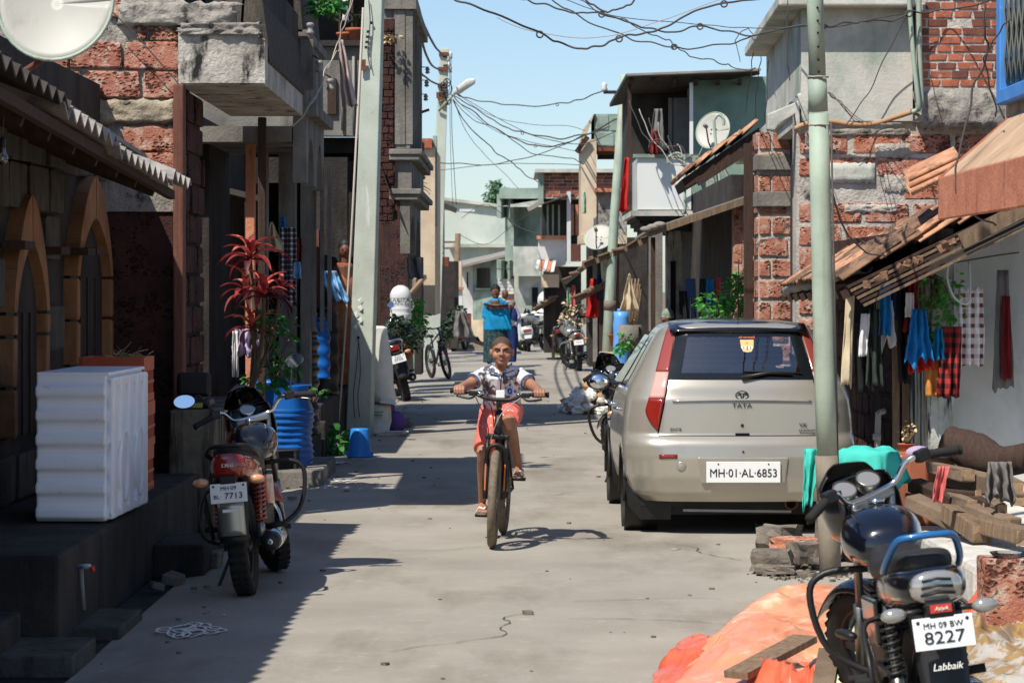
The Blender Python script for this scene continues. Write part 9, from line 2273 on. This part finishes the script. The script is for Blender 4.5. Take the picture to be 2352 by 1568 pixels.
# turquoise cloth over an added black drum, stand-in for a parked scooter
Yc = 17.5
dc = P(1998, 0, Yc)
t = ribbed('added black drum standing in for a scooter under the turquoise cloth', (dc.x, Yc + 0.12, 0.0), 0.165, 0.66, 'tank_black', 4, 'water_drum')
mb = MB()
def tq(u, v):
 a = 2 * math.pi * u
 k = noise.noise(V((math.cos(a) * 2.2, math.sin(a) * 2.2, 4)))
 if v < 0.35:
  r = 0.175 * v / 0.35; z = 0.735 + 0.03 * noise.noise(V((v * 5 * math.cos(a), v * 5 * math.sin(a), 2))) - 0.12 * v * v
 else:
  f = (v - 0.35) / 0.65; r = 0.18 + 0.05 * f + (0.03 * math.sin(a * 7 + 2 * k) + 0.015 * math.sin(a * 17)) * f; z = 0.71 - (0.20 + 0.26 * max(0, -math.cos(a)) + 0.16 * k) * f
 return V((dc.x + r * math.cos(a) * 1.12, Yc + 0.12 + r * math.sin(a), z))
mb.grid(tq, 60, 14); o = one(mb, 'draped_cloth', 'cloth_turquoise', 'turquoise embroidered cloth draped over the stand-in drum behind the pole', 'cloth', solid=0.005)
hang('corner of turquoise cloth hanging left of the steel pole', 'cloth_turquoise', 1852, 1030, 1892, 1160, 17.35, 2, 0.04, -0.2, -0.5, -0.05, 63, hem=0.25, grp='turquoise cloth')
# crumpled tarpaulins on the ground
def tarp(lab, outline, mat, hgt, seed, n=60, fold=0.05, name='tarpaulin'):
 # outline: ground pixels; surface bulges to hgt and crumples
 pts = [G(*p) for p in outline]
 c = sum(pts, V()) / len(pts)
 ring = smoothpath(pts, 14, True)
 m = len(ring)
 mb = MB()
 nv = 26
 fk = 0.8 if fold < 0.05 else 1.4
 def f(u, v):
  i = int(round(u * m)) % m
  e = ring[i]
  q = c.lerp(e, v)
  r = noise.noise(V((q.x * 2.2, q.y * 1.6, seed)))
  r2 = abs(noise.noise(V((q.x * 5 + q.y * 3 + seed, q.y * 1.6 - q.x * 1.2, seed * 2))))
  r3 = abs(noise.noise(V((q.x * 11 - q.y * 5 + seed, q.y * 3 + q.x * 4, seed * 3))))
  env = (1 - v ** 3.0)
  jag = 0.06 * noise.noise(V((u * 30, seed, 0))) * v ** 4
  return V((q.x + jag, q.y + jag, 0.012 + env * (hgt * (0.75 + 0.5 * r) + fold * (fk * 0.75 * (1 - abs(math.sin(3.2 * (q.x * 0.9 + q.y * 0.3) + 3 * r + seed))) ** 1.6 + fk * 0.5 * (1 - abs(math.sin(7 * (q.y * 0.35 - q.x * 0.8) + 4 * r + seed))) ** 1.6 - 0.7 * r2 - 0.55 * fk * r3)) + 0.02 * r2 * v))
 mb.grid(f, m, nv + 40, True)
 return one(mb, name, mat, lab, 'tarpaulin', 'crumpled tarpaulins', solid=0.004)
tarp('big pale orange tarpaulin heaped on the road behind the foreground motorcycle', [(1545, 1560), (1600, 1500), (1700, 1420), (1790, 1368), (1880, 1352), (1960, 1360), (2040, 1400), (2060, 1480), (1960, 1560), (1860, 1640), (1700, 1660), (1560, 1640)], 'tarp_orange', 0.17, 3.0, fold=0.045)
tarp('deep orange crumpled sheet at the left corner of the tarpaulin', [(1505, 1590), (1530, 1520), (1590, 1470), (1650, 1480), (1660, 1530), (1600, 1600)], 'tarp_deep', 0.08, 5.0, fold=0.05)
tarp('crumpled deep orange plastic in front of the pale tarpaulin', [(1660, 1620), (1740, 1550), (1860, 1540), (1920, 1580), (1900, 1680), (1760, 1720)], 'tarp_deep', 0.12, 7.0, fold=0.09)
tarp('pale lime plastic sheet under the foreground motorcycle', [(1870, 1480), (1900, 1400), (1990, 1390), (2060, 1440), (2040, 1560), (1960, 1640), (1880, 1600)], 'tarp_lime', 0.20, 9.0, fold=0.07)
tarp('ochre foil sheet right of the foreground motorcycle', [(2190, 1500), (2260, 1400), (2380, 1390), (2480, 1440), (2460, 1600), (2300, 1620)], 'tarp_ochre', 0.12, 11.0, fold=0.10)
tarp('bright orange sheet by the laterite brick', [(2215, 1420), (2250, 1365), (2330, 1350), (2420, 1380), (2400, 1440), (2290, 1450)], 'tarp_deep', 0.12, 13.0, fold=0.06)
tarp('lime plastic corner at the bottom edge below the tarpaulin', [(1560, 1640), (1620, 1590), (1700, 1590), (1760, 1650), (1700, 1720), (1580, 1720)], 'tarp_lime', 0.08, 15.0, fold=0.04)
mb = MB(); mb.bar(G(1690, 1550, 0.13), G(1850, 1465, 0.23), 0.12, 0.03); one(mb, 'wood_plank', 'wood_old', 'grey plank lying on the orange tarpaulin', 'plank')
mb = MB(); mb.bar(G(1880, 1640, 0.1), G(1905, 1500, 0.22), 0.09, 0.05); one(mb, 'wood_plank', 'wood_log', 'upright brown board end beside the foreground motorcycle wheel', 'plank')
# far clutter by the lane
for i, (x, y, s, mt, lab) in enumerate(((1080, 792, 0.6, 'earth', 'mound of brown earth beyond the standing bicycle'), (1250, 752, 0.45, 'sack', 'white and brown sack bundle on the green motorcycle'), (1046, 776, 0.3, 'cardboard', 'brown sack lying by the red scooter'))):
 p = G(x, y + (50 if i == 1 else 8)); mb = MB()
 zc = 0 if i != 1 else 1.0
 mb.grid(lambda u, v: V((p.x + s * v * math.cos(2 * math.pi * u), p.y + s * v * math.sin(2 * math.pi * u), zc - 0.02 + 0.55 * s * (1 - v * v) * (1 + 0.5 * noise.noise(V((u * 6, v * 4, i)))))), 24, 8); one(mb, ('earth_mound', 'sack_bundle', 'sack_bundle')[i], mt, lab, ('mound', 'bundle', 'sack')[i])
mb = MB(); mb.ball(G(1264, 806) + V((0, -0.3, 0.55)), 0.14, 16, 12); one(mb, 'plastic_pot', 'cloth_turquoise', 'turquoise water pot hanging on the green motorcycle', 'pot')
mb = MB(); p = G(1262, 802); mb.tube([p + V((0.25, 0, 0.0)), p + V((0.28, 0, 0.9))], [0.16, 0.1], 12); one(mb, 'covered_bundle', 'cloth_navy', 'blue wrapped bundle behind the furthest slim pole', 'bundle')
mb = MB(); mb.lathe([(0.08, 0), (0.12, 0.2), (0.14, 0.22), (0.10, 0.22)], 14, P(1404, 795, 50)); one(mb, 'flower_pot', 'clay', 'dark clay pot beside the slim pole steps', 'flower pot')
mb = MB(); pbox(mb, 1380, 810, 1425, 842, 49.2, 1.0); one(mb, 'door_step', 'tan_slab', 'tan stone door step behind the slim pole', 'step', bev=0.02)
mb = MB(); pbox(mb, 1060, 720, 1082, 770, 80, 0.5); one(mb, 'fuel_shed', 'rust', 'small rusty lean-to stall beside the far grey house', 'stall')
# standing bicycle on the left
bicycle('dark blue bicycle standing on the left beside the pot plants', (P(992, 0, 53).x, 53.0, 0), R(197), 'blue_black', 'red_ink', False, lean=0.10, steer=-0.5, crank=R(20))
# hanging light bulb at the left edge
t = thing('light_bulb', 'unlit glass bulb hanging under the corrugated eave', 'bulb', P(6, 375, 13.8))
mb = MB(); c = P(6, 360, 13.8); mb.lathe([(0.008, 0.055), (0.014, 0.045), (0.016, 0.025), (0.028, 0.0), (0.03, -0.015), (0.022, -0.035), (0.004, -0.042)], 16, c); mb.build('glass', 'bulb_glass', t)
mb = MB(); mb.lathe([(0.015, 0.05), (0.017, 0.06), (0.017, 0.09), (0.006, 0.1)], 12, c); mb.build('holder', 'black_plastic', t)
mb = MB(); mb.tube([c + V((0, 0, 0.1)), c + V((0, 0.05, 0.3))], 0.003, 5); mb.build('flex', 'cable', t)
